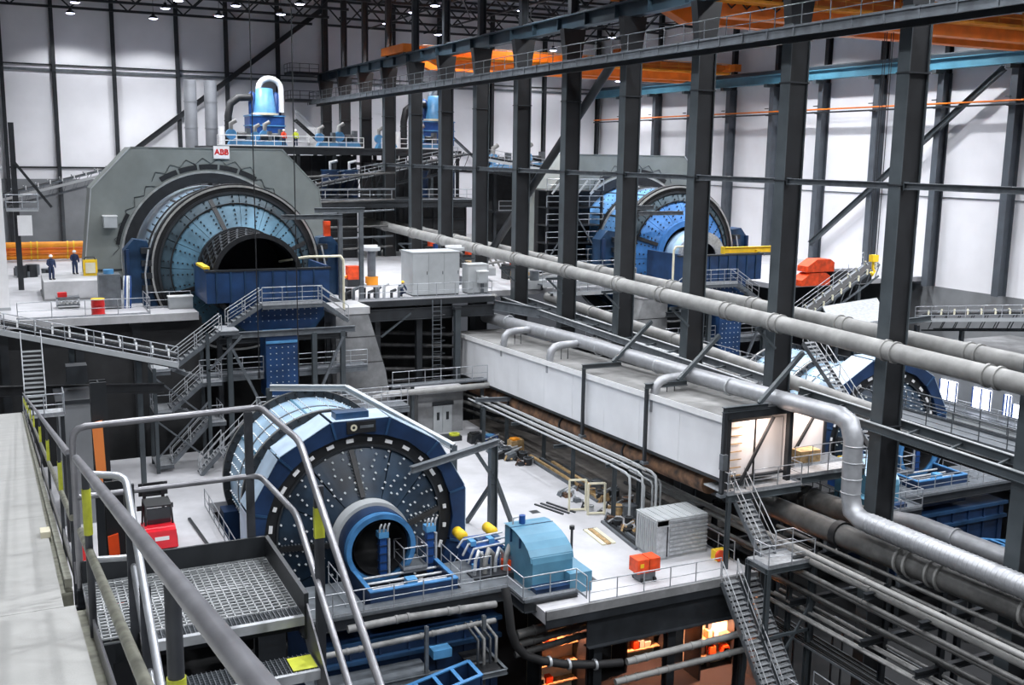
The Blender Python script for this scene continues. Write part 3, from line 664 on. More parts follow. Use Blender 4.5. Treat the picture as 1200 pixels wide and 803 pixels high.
    MB().ring((cx, YF, cz), 1.5, 1.75, -3.1, -2.6, n=56).build('seal_ring', 'rim_blue', t)
    MB().lathe([(1.34, -3.0), (1.3, -0.6), (0.01, -0.6)], (cx, YF, cz), 'Y', 40).build('trunnion_bore', 'black_steel', t)
    # pedestals under the trunnion and shell
    for s in (-1, 1):
        MB().prism([(cx+s*3.0, YF+9.4, ZP-3), (cx+s*5.2, YF+9.4, ZP-3), (cx+s*5.2, YF+9.4, ZP+0.3), (cx+s*4.4, YF+9.4, ZP+0.3)], (0, 1.2, 0)).build('pedestal', 'blue_navy', m)
    sg = MB().box((cx-0.75, YF-0.1, cz+5.05), (cx+0.75, YF-0.02, cz+5.65)).build('sign_plate', 'black_steel', m)
    MB().ring((cx-0.4, YF-0.1, cz+5.35), 0.08, 0.17, -0.02, 0.02, n=16).build('sign_emblem', 'cream', sg)
    MB().box((cx-0.08, YF-0.125, cz+5.29), (cx+0.62, YF-0.1, cz+5.43)).build('sign_word_bar', 'mid_steel', sg)
    MB().box((cx-1.2, YF+0.3, cz+5.65), (cx+0.5, YF+1.1, cz+6.05)).build('guard_hatch', 'mill_navy', m)
    return m

LINE2 = (15.45, 54.6, -1, 0.0)
ag_mill('large pale blue grinding mill with wide open trommel before the left ring motor')
ring_motor('huge grey-green ring motor housing around the left grinding mill')
pebble_mill('big round pebble mill with dark bolted head and navy guard in the middle foreground')
XF = LINE2
ag_mill('bright blue grinding mill seen between the central columns on the right', shell='far_shell', head='mill_bright', detail=False)
ring_motor('grey-green ring motor housing behind the far blue mill right of the columns')
XF = (15.45, 53.4, -1, 2.5)
pebble_mill('pale blue pebble mill on the lower right, partly hidden by the nearest central columns')
XF = None
# ================================================================ white conveyor gallery beside the central row
def gz(y, near, far): return near + (far - near) * (y - 41.5) / (77.0 - 41.5)
GX0, GX1 = 32.0, 36.1
g = thing('conveyor_gallery', 'long enclosed white gallery hung along the central columns', 'gallery', (34, 41.5, -16.0))
NY = 9
for k in range(NY):
    y0 = 41.5 + 35.5*k/NY + 0.012; y1 = 41.5 + 35.5*(k+1)/NY - 0.012
    for nm, x0, x1 in (('wall_panel', GX0, GX0+0.1), ('back_panel', GX1-0.1, GX1)):
        b = MB(); b.add([(x0, y0, gz(y0, -15.95, -17.1)), (x1, y0, gz(y0, -15.95, -17.1)), (x1, y1, gz(y1, -15.95, -17.1)), (x0, y1, gz(y1, -15.95, -17.1)),
                        (x0, y0, gz(y0, -12.8, -13.95)), (x1, y0, gz(y0, -12.8, -13.95)), (x1, y1, gz(y1, -12.8, -13.95)), (x0, y1, gz(y1, -12.8, -13.95))],
                       [(0,3,2,1),(4,5,6,7),(0,1,5,4),(1,2,6,5),(2,3,7,6),(3,0,4,7)]); b.build(nm, 'gallery_white', g)
    ye = y1 if k < NY-1 else 77.0
    MB().beam(((GX0+GX1)/2, y0, gz(y0, -12.8, -13.95)), ((GX0+GX1)/2, ye, gz(ye, -12.8, -13.95)), GX1-GX0+0.3, 0.12).build('roof_panel', 'gallery_roof', g)
    MB().beam(((GX0+GX1)/2, y0, gz(y0, -16.0, -17.15)), ((GX0+GX1)/2, ye, gz(ye, -16.0, -17.15)), GX1-GX0, 0.1).build('floor_panel', 'dark_steel', g)
MB().beam((GX0-0.14, 41.4, -12.83), (GX0-0.14, 77.0, -13.98), 0.04, 0.34).build('roof_edge', 'white_paint', g)
MB().beam((GX0+0.05, 41.4, -16.05), (GX0+0.05, 77.0, -17.2), 0.16, 0.14).build('bottom_beam', 'dark_steel', g)
for x in (GX0+0.05, GX1-0.1):
    MB().box((x-0.12, 41.2, -16.4), (x+0.12, 41.5, -12.4)).build('end_post', 'dark_steel', g)
MB().box((GX0-0.1, 41.1, -12.75), (GX1, 41.5, -12.3)).build('end_lintel', 'dark_steel', g)
MB().beam((GX0+0.9, 41.3, -16.3), (GX0+2.9, 41.3, -12.9), 0.12, 0.14).build('end_brace', 'dark_steel', g)
for k in range(2):
    x0 = GX0+0.35 + 1.85*k; MB().box((x0, 41.75, -16.2), (x0+1.7, 41.8, -13.1)).build('lit_sheet', 'gallery_white', g)
for k in range(7): MB().box((GX0+0.5, 41.6, -15.9+0.42*k), (GX0+1.2, 41.64, -15.85+0.42*k)).build('sheet_bar', 'wood', g)
for k, y in enumerate((55.4, 48.3, 41.2)):
    s = thing('gallery_hanger', 'dark bracket frame holding the white gallery, %s from the camera' % NTH[2-k], 'bracket', (GX0-0.25, y, -16.6), 'gallery brackets')
    zt = gz(y, -12.35, -13.5)
    MB().box((GX0-0.36, y-0.1, gz(y, -16.6, -17.7)), (GX0-0.2, y+0.1, zt)).build('hanger_post', 'dark_steel', s)
    MB().ibeam((GX0-0.4, y, zt+0.1), (GX0+2.4, y, zt+0.1), 0.26, 0.28, 0.03).build('cantilever_arm', 'column_steel', s)
    MB().beam((GX0+1.8, y, zt+0.25), (XC, y+0.4, zt+2.6), 0.2, 0.22).build('raking_strut', 'column_steel', s)
    MB().box((GX0-0.45, y-0.2, gz(y, -16.75, -17.85)), (GX0-0.1, y+0.2, gz(y, -16.6, -17.7))).build('foot_plate', 'mid_steel', s)
# silver exhaust duct above its roof
def arc(c, u, v, r, n=6, a0=0, a1=math.pi/2):
    c, u, v = V(c), V(u), V(v); return [c + u*(r*math.cos(a0+(a1-a0)*k/n)) + v*(r*math.sin(a0+(a1-a0)*k/n)) for k in range(n+1)]
d = thing('exhaust_duct', 'silver exhaust duct along the gallery roof dropping past the nearest column', 'duct', (35, 37, -16))
MB().tube([(35.0, 77.5, -12.9), (35.0, 62, -12.35), (35.0, 48, -12.15), (35.3, 38.2, -11.95), (35.45, 37.2, -11.95), (35.5, 36.6, -12.2), (35.5, 36.3, -12.9), (35.5, 36.2, -15.7), (35.5, 36.0, -16.35), (35.5, 35.4, -16.6), (35.5, 20, -16.4)], 0.46, 16).build('main_run', 'pipe_silver', d)
for k in range(60):
    t = k/60; y = 34.8 - 14*t; MB().lathe([(0.46, 0), (0.5, 0.04), (0.46, 0.08)], (35.5, y, -16.59+0.19*t), 'Y', 16).build('corrugation', 'pipe_silver', d)
for z in (-13.2, -14.0, -14.8, -15.5): MB().lathe([(0.46, 0), (0.5, 0.03), (0.46, 0.06)], (35.5, 36.22, z), 'Z', 16).build('joint_band', 'galvanised', d)
for y in (73, 66, 59, 52, 45): MB().lathe([(0.46, 0), (0.52, 0.05), (0.46, 0.1)], (35.0, y, -12.4-0.02*(y-60)), 'Y', 16).build('joint_band', 'galvanised', d)
for y in (68.4, 61.2, 48.6):
    zz = -12.25 if y < 60 else -12.45 if y < 65 else -12.6
    b = MB().tube([(35.0, y+0.4, zz), (33.2, y-0.1, zz+0.05), (32.6, y-0.3, zz), (32.3, y-0.35, zz-0.25), (32.2, y-0.35, zz-0.7), (32.2, y-0.35, zz-1.7)], 0.26, 12).build('branch_duct', 'pipe_silver', d)
    for k in range(2): MB().beam((33.2+0.5*k, y-0.1, zz-0.2), (33.2+0.5*k, y-0.1, zz-0.95), 0.04, 0.04).build('branch_leg', 'dark_steel', b)
# long pipes
def pipe(label, pts, r, m, joints, name='process_pipe', jm=None, n=16, double=True, cat='pipe', grp=None):
    o = thing(name, label, cat, pts[0], grp)
    MB().tube(pts, r, n).build('pipe_run', m, o)
    P = [V(p) for p in pts]
    for t in joints:
        L_ = [(b - a).length for a, b in zip(P, P[1:])]; s = t*sum(L_)
        for i, l in enumerate(L_):
            if s <= l: break
            s -= l
        c = P[i].lerp(P[i+1], s/l); dr = (P[i+1]-P[i]).normalized()
        for e in ((-0.28, 0.28) if double else (0,)):
            MB().tube([c + dr*(e-0.06), c + dr*(e+0.06)], r*1.17, n).build('coupling', jm or m, o)
    return o
pipe('long light grey pipe carried on the near face of the central columns', [(36.0, 113, -7.25), (36.0, 20, -8.7)], 0.44, 'pipe_grey', [0.08, 0.17, 0.25, 0.34, 0.42, 0.51, 0.585, 0.64, 0.71, 0.755, 0.84, 0.9])
pipe('second light grey pipe running behind the central columns', [(39.0, 112, -7.6), (39.0, 74, -8.1), (39.0, 20, -8.5)], 0.42, 'pipe_grey', [0.1, 0.2, 0.3, 0.4, 0.5, 0.6, 0.69, 0.77, 0.86])
pipe('grey pipe low behind the central columns beside the service bridge', [(39.9, 76, -11.3), (39.9, 57, -11.9), (39.9, 39.2, -12.7)], 0.40, 'pipe_grey', [0.2, 0.5, 0.8], double=False)
pipe('heavy grey pipe below the right stair landing, with black coupling', [(36.1, 48, -18.4), (36.1, 18, -17.4)], 0.58, 'pipe_dark', [0.5, 0.56, 0.72], jm='pipe_grey')
MB().tube([(36.1, 37.5, -18.05), (36.1, 37.1, -18.04)], 0.68, 18).build('black_coupling', 'black_steel', bpy.data.objects['process_pipe.003'])
pipe('corrugated silver pipe low behind the nearest central columns', [(39.2, 36.9, -17.55), (39.2, 35.5, -17.3), (39.2, 18, -17.0)], 0.42, 'pipe_silver', [0.2, 0.45, 0.7], double=False)
pipe('big dull pipe end under the gallery stair platform', [(39.1, 52, -18.9), (39.1, 36.9, -18.0)], 0.62, 'pipe_dark', [0.3, 0.6])
p = pipe('rusty brown pipe running under the white gallery', [(32.75, 75, -17.95), (32.75, 43.5, -16.85)], 0.56, 'rust', [0.25, 0.5, 0.75], jm='dark_steel', double=False)
for k, (x, z0, z1, r) in enumerate(((34.2, -19.0, -18.5, 0.14), (34.5, -19.5, -19.0, 0.16), (34.1, -20.0, -19.5, 0.12), (34.6, -20.4, -19.9, 0.14), (34.2, -20.8, -20.3, 0.1), (34.7, -21.2, -20.7, 0.12), (35.3, -18.7, -18.2, 0.1), (35.3, -19.2, -18.8, 0.1))):
    pipe('thin grey pipe in the bundle below the heavy grey pipe, %s from the top' % NTH[k], [(x, 54 if k < 4 else 41, z0), (x, 20, z1)], r, 'pipe_grey' if k in (0, 1, 3) else 'pipe_dark', [0.15, 0.4, 0.6, 0.85], n=10, double=False, grp='pipe bundle on the lower right')
for k in range(5):
    pipe('slim dull pipe under the pipe bundle on the lower right, %s from the left' % NTH[k], [(33.9+0.35*k, 40.5, -22.0-0.12*(k % 2)), (33.9+0.35*k, 20, -21.6-0.12*(k % 2))], 0.08, 'pipe_grey' if k % 2 else 'pipe_dusty', [0.2, 0.5, 0.8], n=8, double=False, grp='slim pipes on the lower right')
# service bridge between the columns at gallery height
s = thing('service_bridge', 'narrow steel service bridge running behind the central columns at gallery height', 'walkway', (38.0, 40, -12.6))
for x in (36.6, 38.4):
    MB().ibeam((x, 78, -11.6), (x, 45, -12.25), 0.2, 0.4, 0.03).build('side_beam', 'mid_steel', s); MB().ibeam((x, 43.5, -12.3), (x, 18, -12.7), 0.2, 0.4, 0.03).build('side_beam', 'column_steel', s)
    MB().beam((x, 78, -11.38), (x, 45, -12.03), 0.2, 0.03).build('top_flange', 'cabinet_grey', s); MB().beam((x, 43.5, -12.08), (x, 18, -12.48), 0.2, 0.03).build('top_flange', 'cabinet_grey', s)  # pale strips that paint the light along the beam tops
for k in range(24): y = 77 - 2.5*k; MB().beam((36.6, y, -11.65-0.018*(78-y)), (38.4, y+0.6, -11.65-0.018*(78-y)), 0.1, 0.1).build('cross_member', 'column_steel', s)
# frames that carry the low pipes
for k, y in enumerate((46.2, 38.0, 33.2, 30.0)):
    s = thing('pipe_trestle', 'steel trestle under the low pipes on the right, %s from the camera' % NTH[3-k], 'trestle', (35.5, y, ZG), 'pipe trestles')
    MB().ibeam((33.8, y, -21.5), (40.0, y, -21.5), 0.25, 0.3, 0.03).build('cross_beam', 'dark_steel', s)
    MB().ibeam((33.8, y, -19.25), (40.0, y, -19.25), 0.25, 0.3, 0.03).build('cross_beam', 'dark_steel', s)
    for x in (35.2, 40.0): MB().ibeam((x, y, ZG), (x, y, -18.9), 0.25, 0.25, 0.03).build('leg', 'dark_steel', s)
    for x in (36.1, 39.2): MB().box((x-0.3, y-0.12, -19.1), (x+0.3, y+0.12, -18.55)).build('pipe_saddle', 'mid_steel', s)

# ================================================================ stair tower at the gallery end
s = thing('gallery_stair', 'steel stair descending from the end of the white gallery', 'stair', (33, 40, -19.2))
stair(s, (32.85, 41.4, -16.45), (33.0, 38.9, -19.15), 0.95)
s = thing('stair_landing', 'small railed landing on tall legs under the gallery stair', 'platform', (33.2, 38.2, ZG))
MB().box((31.9, 37.5, -19.27), (34.7, 39.1, -19.2)).build('deck', 'galvanised', s)
for y in (37.5, 39.1): MB().ibeam((31.9, y, -19.4), (34.7, y, -19.4), 0.14, 0.26, 0.02).build('edge_beam', 'column_steel', s)
for x in (31.9, 34.7): MB().ibeam((x, 37.5, -19.4), (x, 39.1, -19.4), 0.14, 0.26, 0.02).build('edge_beam', 'column_steel', s)
for x in (31.95, 34.65):
    for y in (37.55, 39.05): MB().ibeam((x, y, ZG), (x, y, -19.3), 0.22, 0.22, 0.03).build('leg', 'column_steel', s)
MB().beam((31.95, 37.5, -25.5), (34.65, 37.5, -21.5), 0.1, 0.12).build('cross_brace', 'column_steel', s)
MB().beam((31.95, 37.5, -22.8), (34.65, 37.5, -22.8), 0.12, 0.14).build('cross_brace', 'column_steel', s)
railing(s, [(33.6, 39.1, -19.2), (34.7, 39.1, -19.2), (34.7, 37.5, -19.2), (31.9, 37.5, -19.2), (31.9, 38.6, -19.2)], 1.1, 1.3)
s = thing('gallery_platform', 'grated platform with railings at the open end of the white gallery', 'platform', (36, 42.3, -16.6))
MB().box((31.9, 40.9, -16.62), (36.7, 42.9, -16.55)).build('deck', 'galvanised', s)
MB().box((36.7, 41.9, -16.62), (42.0, 43.4, -16.55)).build('deck', 'galvanised', s)
MB().ibeam((31.9, 40.9, -16.8), (36.6, 40.9, -16.8), 0.16, 0.36, 0.03).build('edge_beam', 'column_steel', s)
MB().ibeam((36.6, 41.9, -16.8), (42.0, 41.9, -16.8), 0.16, 0.36, 0.03).build('edge_beam', 'column_steel', s)
railing(s, [(33.5, 40.9, -16.55), (36.6, 40.9, -16.55), (36.6, 41.9, -16.55), (42, 41.9, -16.55), (42, 43.4, -16.55), (38.3, 43.4, -16.55)], 1.1, 1.4)
railing(s, [(32.3, 40.9, -16.55), (31.9, 40.9, -16.55), (31.9, 41.4, -16.55)], 1.1, 1.4)
MB().ibeam((32.0, 40.9, ZP), (32.0, 40.9, -16.7), 0.2, 0.2, 0.03).build('leg', 'column_steel', s)
MB().box((31.6, 41.0, -16.5), (31.75, 41.25, -14.7)).build('signal_pole', 'dark_steel', s)
MB().box((31.55, 40.95, -15.3), (31.85, 41.25, -14.5)).build('signal_box', 'mid_steel', s)
for k, x in enumerate((31.35, 32.5)):
    s = thing('ground_stair', '%s steel stair going down from the lower floor beside the landing legs' % ('outer', 'inner')[k], 'stair', (x, 38, -25.2), 'twin stairs to the ground')
    stair(s, (x, 39.7-0.1*k, -20.5), (x+0.1, 36.0, -25.2), 0.95, rails=(k == 0))
s = thing('gangway', 'long dim gangway with railings sloping down from the twin stairs', 'walkway', (34, 33, -26))
for k in range(14):
    y = 36 - 1.0*k; MB().box((32.2, y-0.97, -25.35-0.03*k), (33.8, y, -25.28-0.03*k)).build('deck_plate', 'mid_steel', s)
for x in (32.2, 33.8):
    MB().ibeam((x, 36, -25.5), (x, 22, -25.9), 0.12, 0.3, 0.02).build('side_beam', 'dark_steel', s)
    railing(s, [(x, 36, -25.28), (x, 22, -25.7)], 1.1, 2.0)
for y in (35, 29, 23): MB().ibeam((33.0, y, ZG), (33.0, y, -25.5), 0.3, 0.3, 0.03).build('leg', 'dark_steel', s)
# cable trays deep on the lower right
for k in range(5):
    s = thing('cable_tray', 'dark ladder cable tray low on the right, %s row from the gangway' % NTH[k], 'cable tray', (36+0.9*k, 30, -25), 'cable trays on the lower right')
    x = (34.6, 35.3, 36.0, 38.7, 39.4)[k]; z = -23.6 - 0.25*k
    for e in (-0.28, 0.28): MB().box((x+e-0.02, 20, z), (x+e+0.02, 41, z+0.1)).build('tray_side', 'mid_steel', s)
    b = MB()
    for j in range(42): b.box((x-0.28, 20.2+0.5*j, z+0.02), (x+0.28, 20.26+0.5*j, z+0.06))
    b.build('tray_rungs', 'mid_steel', s)['kind'] = 'stuff'
    for j in range(3): MB().tube([(x-0.16+0.16*j, 20, z+0.1), (x-0.16+0.16*j, 41, z+0.1)], 0.045, 5).build('cable', 'rubber', s)
    for y in (24, 32, 40): MB().beam((x, y, ZG), (x, y, z), 0.08, 0.08).build('tray_leg', 'dark_steel', s)

s = thing('gangway', 'grey railed gangway behind the nearest columns, in front of the lit control room', 'walkway', (41, 32, -13.2))
MB().box((40.6, 21, -13.05), (42.6, 41.5, -12.95)).build('deck', 'mid_steel', s)
for x in (40.6, 42.6): MB().ibeam((x, 21, -13.2), (x, 41.5, -13.2), 0.16, 0.5, 0.03).build('side_beam', 'cabinet_grey' if x < 41 else 'dark_steel', s)
MB().ibeam((41.6, 21, -13.9), (41.6, 41.5, -13.9), 0.5, 1.2, 0.05).build('main_girder', 'dark_steel', s)
for x in (40.65, 42.55): railing(s, [(x, 21, -12.95), (x, 41.5, -12.95)], 1.1, 1.6, 0.03, 'mid_steel', mids=2)
for y in (24, 32, 40.5): MB().ibeam((41.6, y, ZG), (41.6, y, -14.5), 0.35, 0.35, 0.04).build('leg', 'dark_steel', s)
# ================================================================ around the pebble mills
def pebble_front(which, full=True):
    tg = {'L': 'in front of the middle foreground mill', 'R': 'in front of the far pebble mill'}[which]
    Z = -20.2
    p = thing('discharge_platform', 'grey railed platform ' + tg, 'platform', (16, 43.5, Z))
    def deck(x0, x1, y0, y1):
        MB().box((x0, y0, Z-0.12), (x1, y1, Z)).build('deck_plate', 'mid_steel', p)
    deck(10.6, 20.6, 42.6, 43.4); deck(10.6, 13.7, 43.4, 46.4); deck(18.5, 21.2, 43.4, 46.6); deck(20.6, 23.4, 40.9, 41.85); deck(20.6, 21.3, 41.85, 43.4)
    for a, c in (((10.6, 42.6), (20.6, 42.6)), ((20.6, 42.6), (20.6, 40.9)), ((20.6, 40.9), (23.4, 40.9))):
        MB().ibeam((*a, Z-0.36), (*c, Z-0.36), 0.2, 0.5, 0.03).build('edge_beam', 'dark_steel', p)
    railing(p, [(10.6, 42.65, Z), (20.55, 42.65, Z), (20.55, 40.95, Z), (23.35, 40.95, Z), (23.35, 39.95, Z)], 1.1, 1.45)
    railing(p, [(12.9, 46.4, Z), (12.9, 43.5, Z)], 1.1, 1.4); railing(p, [(18.7, 46.5, Z), (18.7, 44.0, Z), (20.3, 44.0, Z)], 1.1, 1.3)
    t = thing('discharge_trough', 'blue steel trough with bright rim ' + tg.replace('in front of', 'under the trunnion of'), 'trough', (16, 44.5, -21))
    for nm, a, c in (('front_wall', (14.0, 43.4, -21.4), (18.3, 43.6, -19.7)), ('side_wall', (14.0, 43.6, -21.4), (14.2, 47.6, -19.7)), ('side_wall', (18.1, 43.6, -21.4), (18.3, 46.4, -19.7))):
        MB().box(a, c).build(nm, 'blue_navy', t)
    for a, c in (((13.97, 43.37, -19.7), (18.33, 43.6, -19.64)), ((13.97, 43.6, -19.7), (14.18, 47.6, -19.64)), ((18.12, 43.6, -19.7), (18.33, 46.4, -19.64))):
        MB().box(a, c).build('rim', 'rim_blue', t)
    MB().box((14.2, 43.6, -21.4), (18.1, 47.2, -21.3)).build('bottom', 'blue_navy', t)
    for k in range(3): MB().tube([(14.2, 44.3+0.7*k, -19.95), (18.1, 44.3+0.7*k, -19.95)], 0.07, 6).build('cross_pipe', 'galvanised', t)
    MB().box((15.9, 43.7, -19.9), (16.4, 44.2, -19.5)).build('valve_block', 'blue_light', t)
    for k, (x, y) in enumerate(((15.55, 46.3), (17.95, 46.2))):
        j = thing('hydraulic_jack', '%s upright blue hydraulic jack by the trunnion %s' % (('left', 'right')[k], tg.replace('in front of ', 'of ')), 'jack', (x, y, -20.2), 'hydraulic jacks')
        MB().box((x-0.17, y-0.17, -20.3), (x+0.17, y+0.17, -18.2)).build('column', 'blue_strong', j)
        MB().box((x-0.25, y-0.25, -18.2), (x+0.25, y+0.25, -17.9)).build('head_block', 'blue_light', j)
        MB().tube([(x+0.3, y-0.1, -20.2), (x+0.3, y-0.1, -18.3)], 0.07, 6).build('piston_rod', 'galvanised', j)
        for q in range(4): MB().box((x-0.21, y-0.21, -19.9+0.42*q), (x+0.21, y+0.21, -19.83+0.42*q)).build('clamp_band', 'blue_navy', j)
        for q in range(3): MB().tube([(x-0.2+0.2*q, y-0.2, -17.9), (x-0.2+0.2*q, y-0.3, -17.6), (x-0.1+0.2*q, y-0.2, -17.5)], 0.05, 6).build('hose', 'galvanised', j)
    c = thing('inspection_cage', 'railed inspection stand between blue jacks ' + tg, 'platform', (17.2, 46, -20.2))
    MB().box((16.4, 45.6, -19.9), (17.6, 47.0, -19.8)).build('deck', 'mid_steel', c)
    railing(c, [(16.4, 45.6, -19.8), (17.6, 45.6, -19.8), (17.6, 47.0, -19.8), (16.4, 47.0, -19.8), (16.4, 45.6, -19.8)], 1.1, 1.2, 0.035)
    # drive: gearbox and motor
    g = thing('mill_gearbox', 'blue gearbox with yellow guards beside the motor ' + tg, 'gearbox', (21.2, 46.5, ZP))
    gb = MB(); gb.prism([(20.0, 45.6, ZP), (22.0, 45.6, ZP), (22.0, 45.6, -19.6), (21.7, 45.6, -19.3), (20.3, 45.6, -19.3), (20.0, 45.6, -19.6)], (0, 1.8, 0)); gb.build('casing', 'blue_strong', g)
    for x in (20.3, 21.0, 21.7): MB().box((x-0.05, 45.5, ZP), (x+0.05, 45.6, -19.4)).build('casing_rib', 'blue_light', g)
    for k in range(9): xx = 19.8+0.27*k; yy = 45.0+0.1*((k*5) % 4); MB().cyl((xx, yy, ZP), 0.09, 0.7+0.12*((k*7) % 5), 8).build('manifold_post', ('blue_light', 'blue_strong', 'galvanised', 'dark_steel')[k % 4], g)
    for k in range(4): MB().box((20.1+0.5*k, 46.0+0.3*(k % 2), -19.3), (20.4+0.5*k, 46.5+0.3*(k % 2), -19.05-0.1*(k % 2))).build('instrument_box', ('blue_light', 'mill_navy')[k % 2], g)
    for k in range(3): MB().tube([(19.7, 45.4+0.7*k, -19.9+0.15*k), (20.0, 45.4+0.7*k, -19.2), (22.2, 45.4+0.7*k, -19.1)], 0.06, 6).build('lube_line', 'galvanised', g)
    MB().lathe([(0.001, -0.4), (0.28, -0.4), (0.28, 0.4), (0.001, 0.4)], (20.3, 47.9, -19.3), 'Y', 18).build('coupling_guard', 'yellow', g)
    MB().lathe([(0.001, -0.4), (0.28, -0.4), (0.28, 0.4), (0.001, 0.4)], (22.0, 47.9, -19.3), 'Y', 18).build('coupling_guard', 'yellow', g)
    for k in range(4):
        x = 19.6 + 0.55*k; MB().tube([(x, 44.4, -20.3), (x, 44.3, -19.4), (x+0.25, 44.5, -19.0), (x+0.55, 44.7, -19.3), (x+0.6, 44.8, -20.0)], 0.13 if k % 2 else 0.09, 8).build('oil_pipe', 'pipe_grey' if k % 2 else 'galvanised', g)
    MB().cyl((21.4, 44.5, ZP), 0.3, 0.9, 14).build('oil_filter', 'orange_red', g)
    MB().box((19.4, 43.9, ZP), (21.9, 44.9, -20.1)).build('oil_tray', 'dark_steel', g)
    m = thing('drive_motor', 'big light blue motor with arched cover ' + tg, 'motor', (22.6, 43.4, ZP))
    prof = [(45.0, ZP), (45.0, -18.0)] + [(45.0 - 0.5 - 2.6*math.sin(a), -19.0 + 1.05*math.cos(a)) for a in [math.pi/2*k/6 for k in range(7)]] + [(41.9, ZP)]
    MB().prism([(21.5, y, z) for y, z in prof], (2.15, 0, 0)).build('housing', 'motor_blue', m)
    cv = [(45.04, -17.92)] + [(45.04 - 0.5 - 2.6*math.sin(a), -18.94 + 1.08*math.cos(a)) for a in [math.pi/2*k/6 for k in range(7)]]
    b = MB(); n = len(cv); b.add([(21.42, y, z) for y, z in cv] + [(23.73, y, z) for y, z in cv], [(i, i+1, n+i+1, n+i) for i in range(n-1)]); b.build('cover_sheet', 'mill_pale' if which == 'R' else 'motor_blue', m)
    for y in (44.2, 43.2): MB().box((21.4, y-0.03, -18.6), (23.75, y+0.03, -17.86 if y > 44 else -18.1)).build('cover_seam', 'mill_navy', m)
    MB().box((23.2, 41.3, ZP), (24.4, 43.2, -19.5)).build('terminal_box', 'motor_blue', m)
    MB().box((21.4, 41.3, -20.2), (23.2, 41.9, -20.0)).build('base_frame', 'blue_navy', m)
    MB().cyl((22.2, 44.5, -17.95), 0.16, 0.5, 12).build('fan_motor', 'blue_strong', m); MB().cyl((22.2, 44.5, -18.0), 0.3, 0.1, 14).build('fan_flange', 'blue_navy', m)
    MB().tube([(21.7, 44.5, -17.9), (21.7, 44.5, -17.55), (22.0, 44.5, -17.5)], 0.04, 6).build('lifting_eye', 'galvanised', m)
    railing(m, [(24.5, 43.0, ZP), (24.5, 46.0, ZP), (23.9, 46.0, ZP)], 0.9, 0.7, 0.03, 'dark_steel', toe=False)
    # below the platform
    f = thing('sump_tank', 'dark navy sump tank below the platform ' + tg, 'tank', (16, 43, ZG))
    MB().box((11.0, 42.9, -25.5), (20.2, 47.0, -21.6)).build('tank_wall', 'blue_navy', f)
    for k in range(7): MB().box((11.4+1.4*k, 42.8, -25.4), (11.5+1.4*k, 42.9, -21.8)).build('wall_stiffener', 'blue_navy', f)
    for z in (-21.7, -22.6): MB().box((10.9, 42.65, z-0.1), (20.3, 42.9, z+0.1)).build('tank_band', 'mill_navy', f)
    for x in (11.5, 15.5, 19.7): MB().ibeam((x, 43.2, ZG), (x, 43.2, -25.5), 0.4, 0.4, 0.04).build('leg', 'dark_steel', f)
    l = thing('launder_box', 'blue steel launder with open compartments low ' + tg, 'launder', (14.5, 40, -23))
    MB().prism([(11.6, 39.0, -23.6), (17.6, 39.0, -22.4), (17.6, 39.0, -24.6), (11.6, 39.0, -25.6)], (0, 0.12, 0)).build('front_wall', 'blue_navy', l)
    MB().prism([(11.6, 40.4, -23.6), (17.6, 40.4, -22.4), (17.6, 40.4, -24.6), (11.6, 40.4, -25.6)], (0, 0.12, 0)).build('back_wall', 'blue_navy', l)
    for k in range(8):
        x = 11.6 + 6.0*k/7; z = -23.6 + 1.2*k/7; MB().box((x-0.05, 39.0, z-1.2), (x+0.05, 40.5, z)).build('partition', 'blue_navy', l); MB().box((x-0.09, 39.0, z), (x+0.09, 40.5, z+0.05)).build('partition_cap', 'rim_blue', l)
    MB().beam((11.6, 39.05, -23.57), (17.6, 39.05, -22.37), 0.2, 0.06).build('rim', 'rim_blue', l); MB().beam((11.6, 40.45, -23.57), (17.6, 40.45, -22.37), 0.2, 0.06).build('rim', 'rim_blue', l)
    MB().beam((11.7, 39.7, -24.6), (17.5, 39.7, -23.6), 1.3, 0.05).build('floor_plate', 'black_steel', l)
    for x in (12.2, 17.0): MB().ibeam((x, 39.7, ZG), (x, 39.7, -24.5), 0.3, 0.3, 0.03).build('leg', 'dark_steel', l)
    if full:
        pipe('pale grey pipe slung under the railed platform, upper of two', [(12.4, 41.7, -20.4), (15.0, 41.7, -20.35), (19.6, 41.9, -20.6)], 0.17, 'pipe_dusty', [0.35, 0.7], n=12)
        pipe('pale grey pipe slung under the railed platform, lower of two', [(10.8, 41.2, -21.2), (19.4, 41.5, -21.2)], 0.13, 'pipe_dusty', [0.2, 0.6, 0.8], n=12)
        s = thing('pipe_gallery_frame', 'dim steel frame carrying the pale pipes below the platform', 'frame', (15, 41.4, ZG))
        for x in (10.8, 15.8, 18.6): MB().ibeam((x, 41.0, ZG), (x, 41.0, -20.6), 0.16, 0.16, 0.02).build('leg', 'mid_steel', s)
        MB().ibeam((10.6, 41.0, -23.0), (19.0, 41.0, -23.0), 0.2, 0.3, 0.03).build('floor_beam', 'mid_steel', s)
        MB().box((10.6, 41.0, -22.85), (16.0, 42.4, -22.8)).build('deck', 'mid_steel', s)
        MB().box((17.9, 39.8, -22.95), (19.2, 42.4, -22.9)).build('deck', 'black_steel', s)
        for a, c in (((17.9, 39.8), (19.2, 39.8)), ((17.9, 41.0), (17.9, 39.8)), ((19.2, 39.8), (19.2, 42.4))): MB().ibeam((*a, -22.9), (*c, -22.9), 0.14, 0.24, 0.02).build('deck_edge', 'mid_steel', s)
        MB().box((16.3, 41.4, -22.5), (17.2, 42.0, -22.1)).build('blue_pump_body', 'blue_light', s)
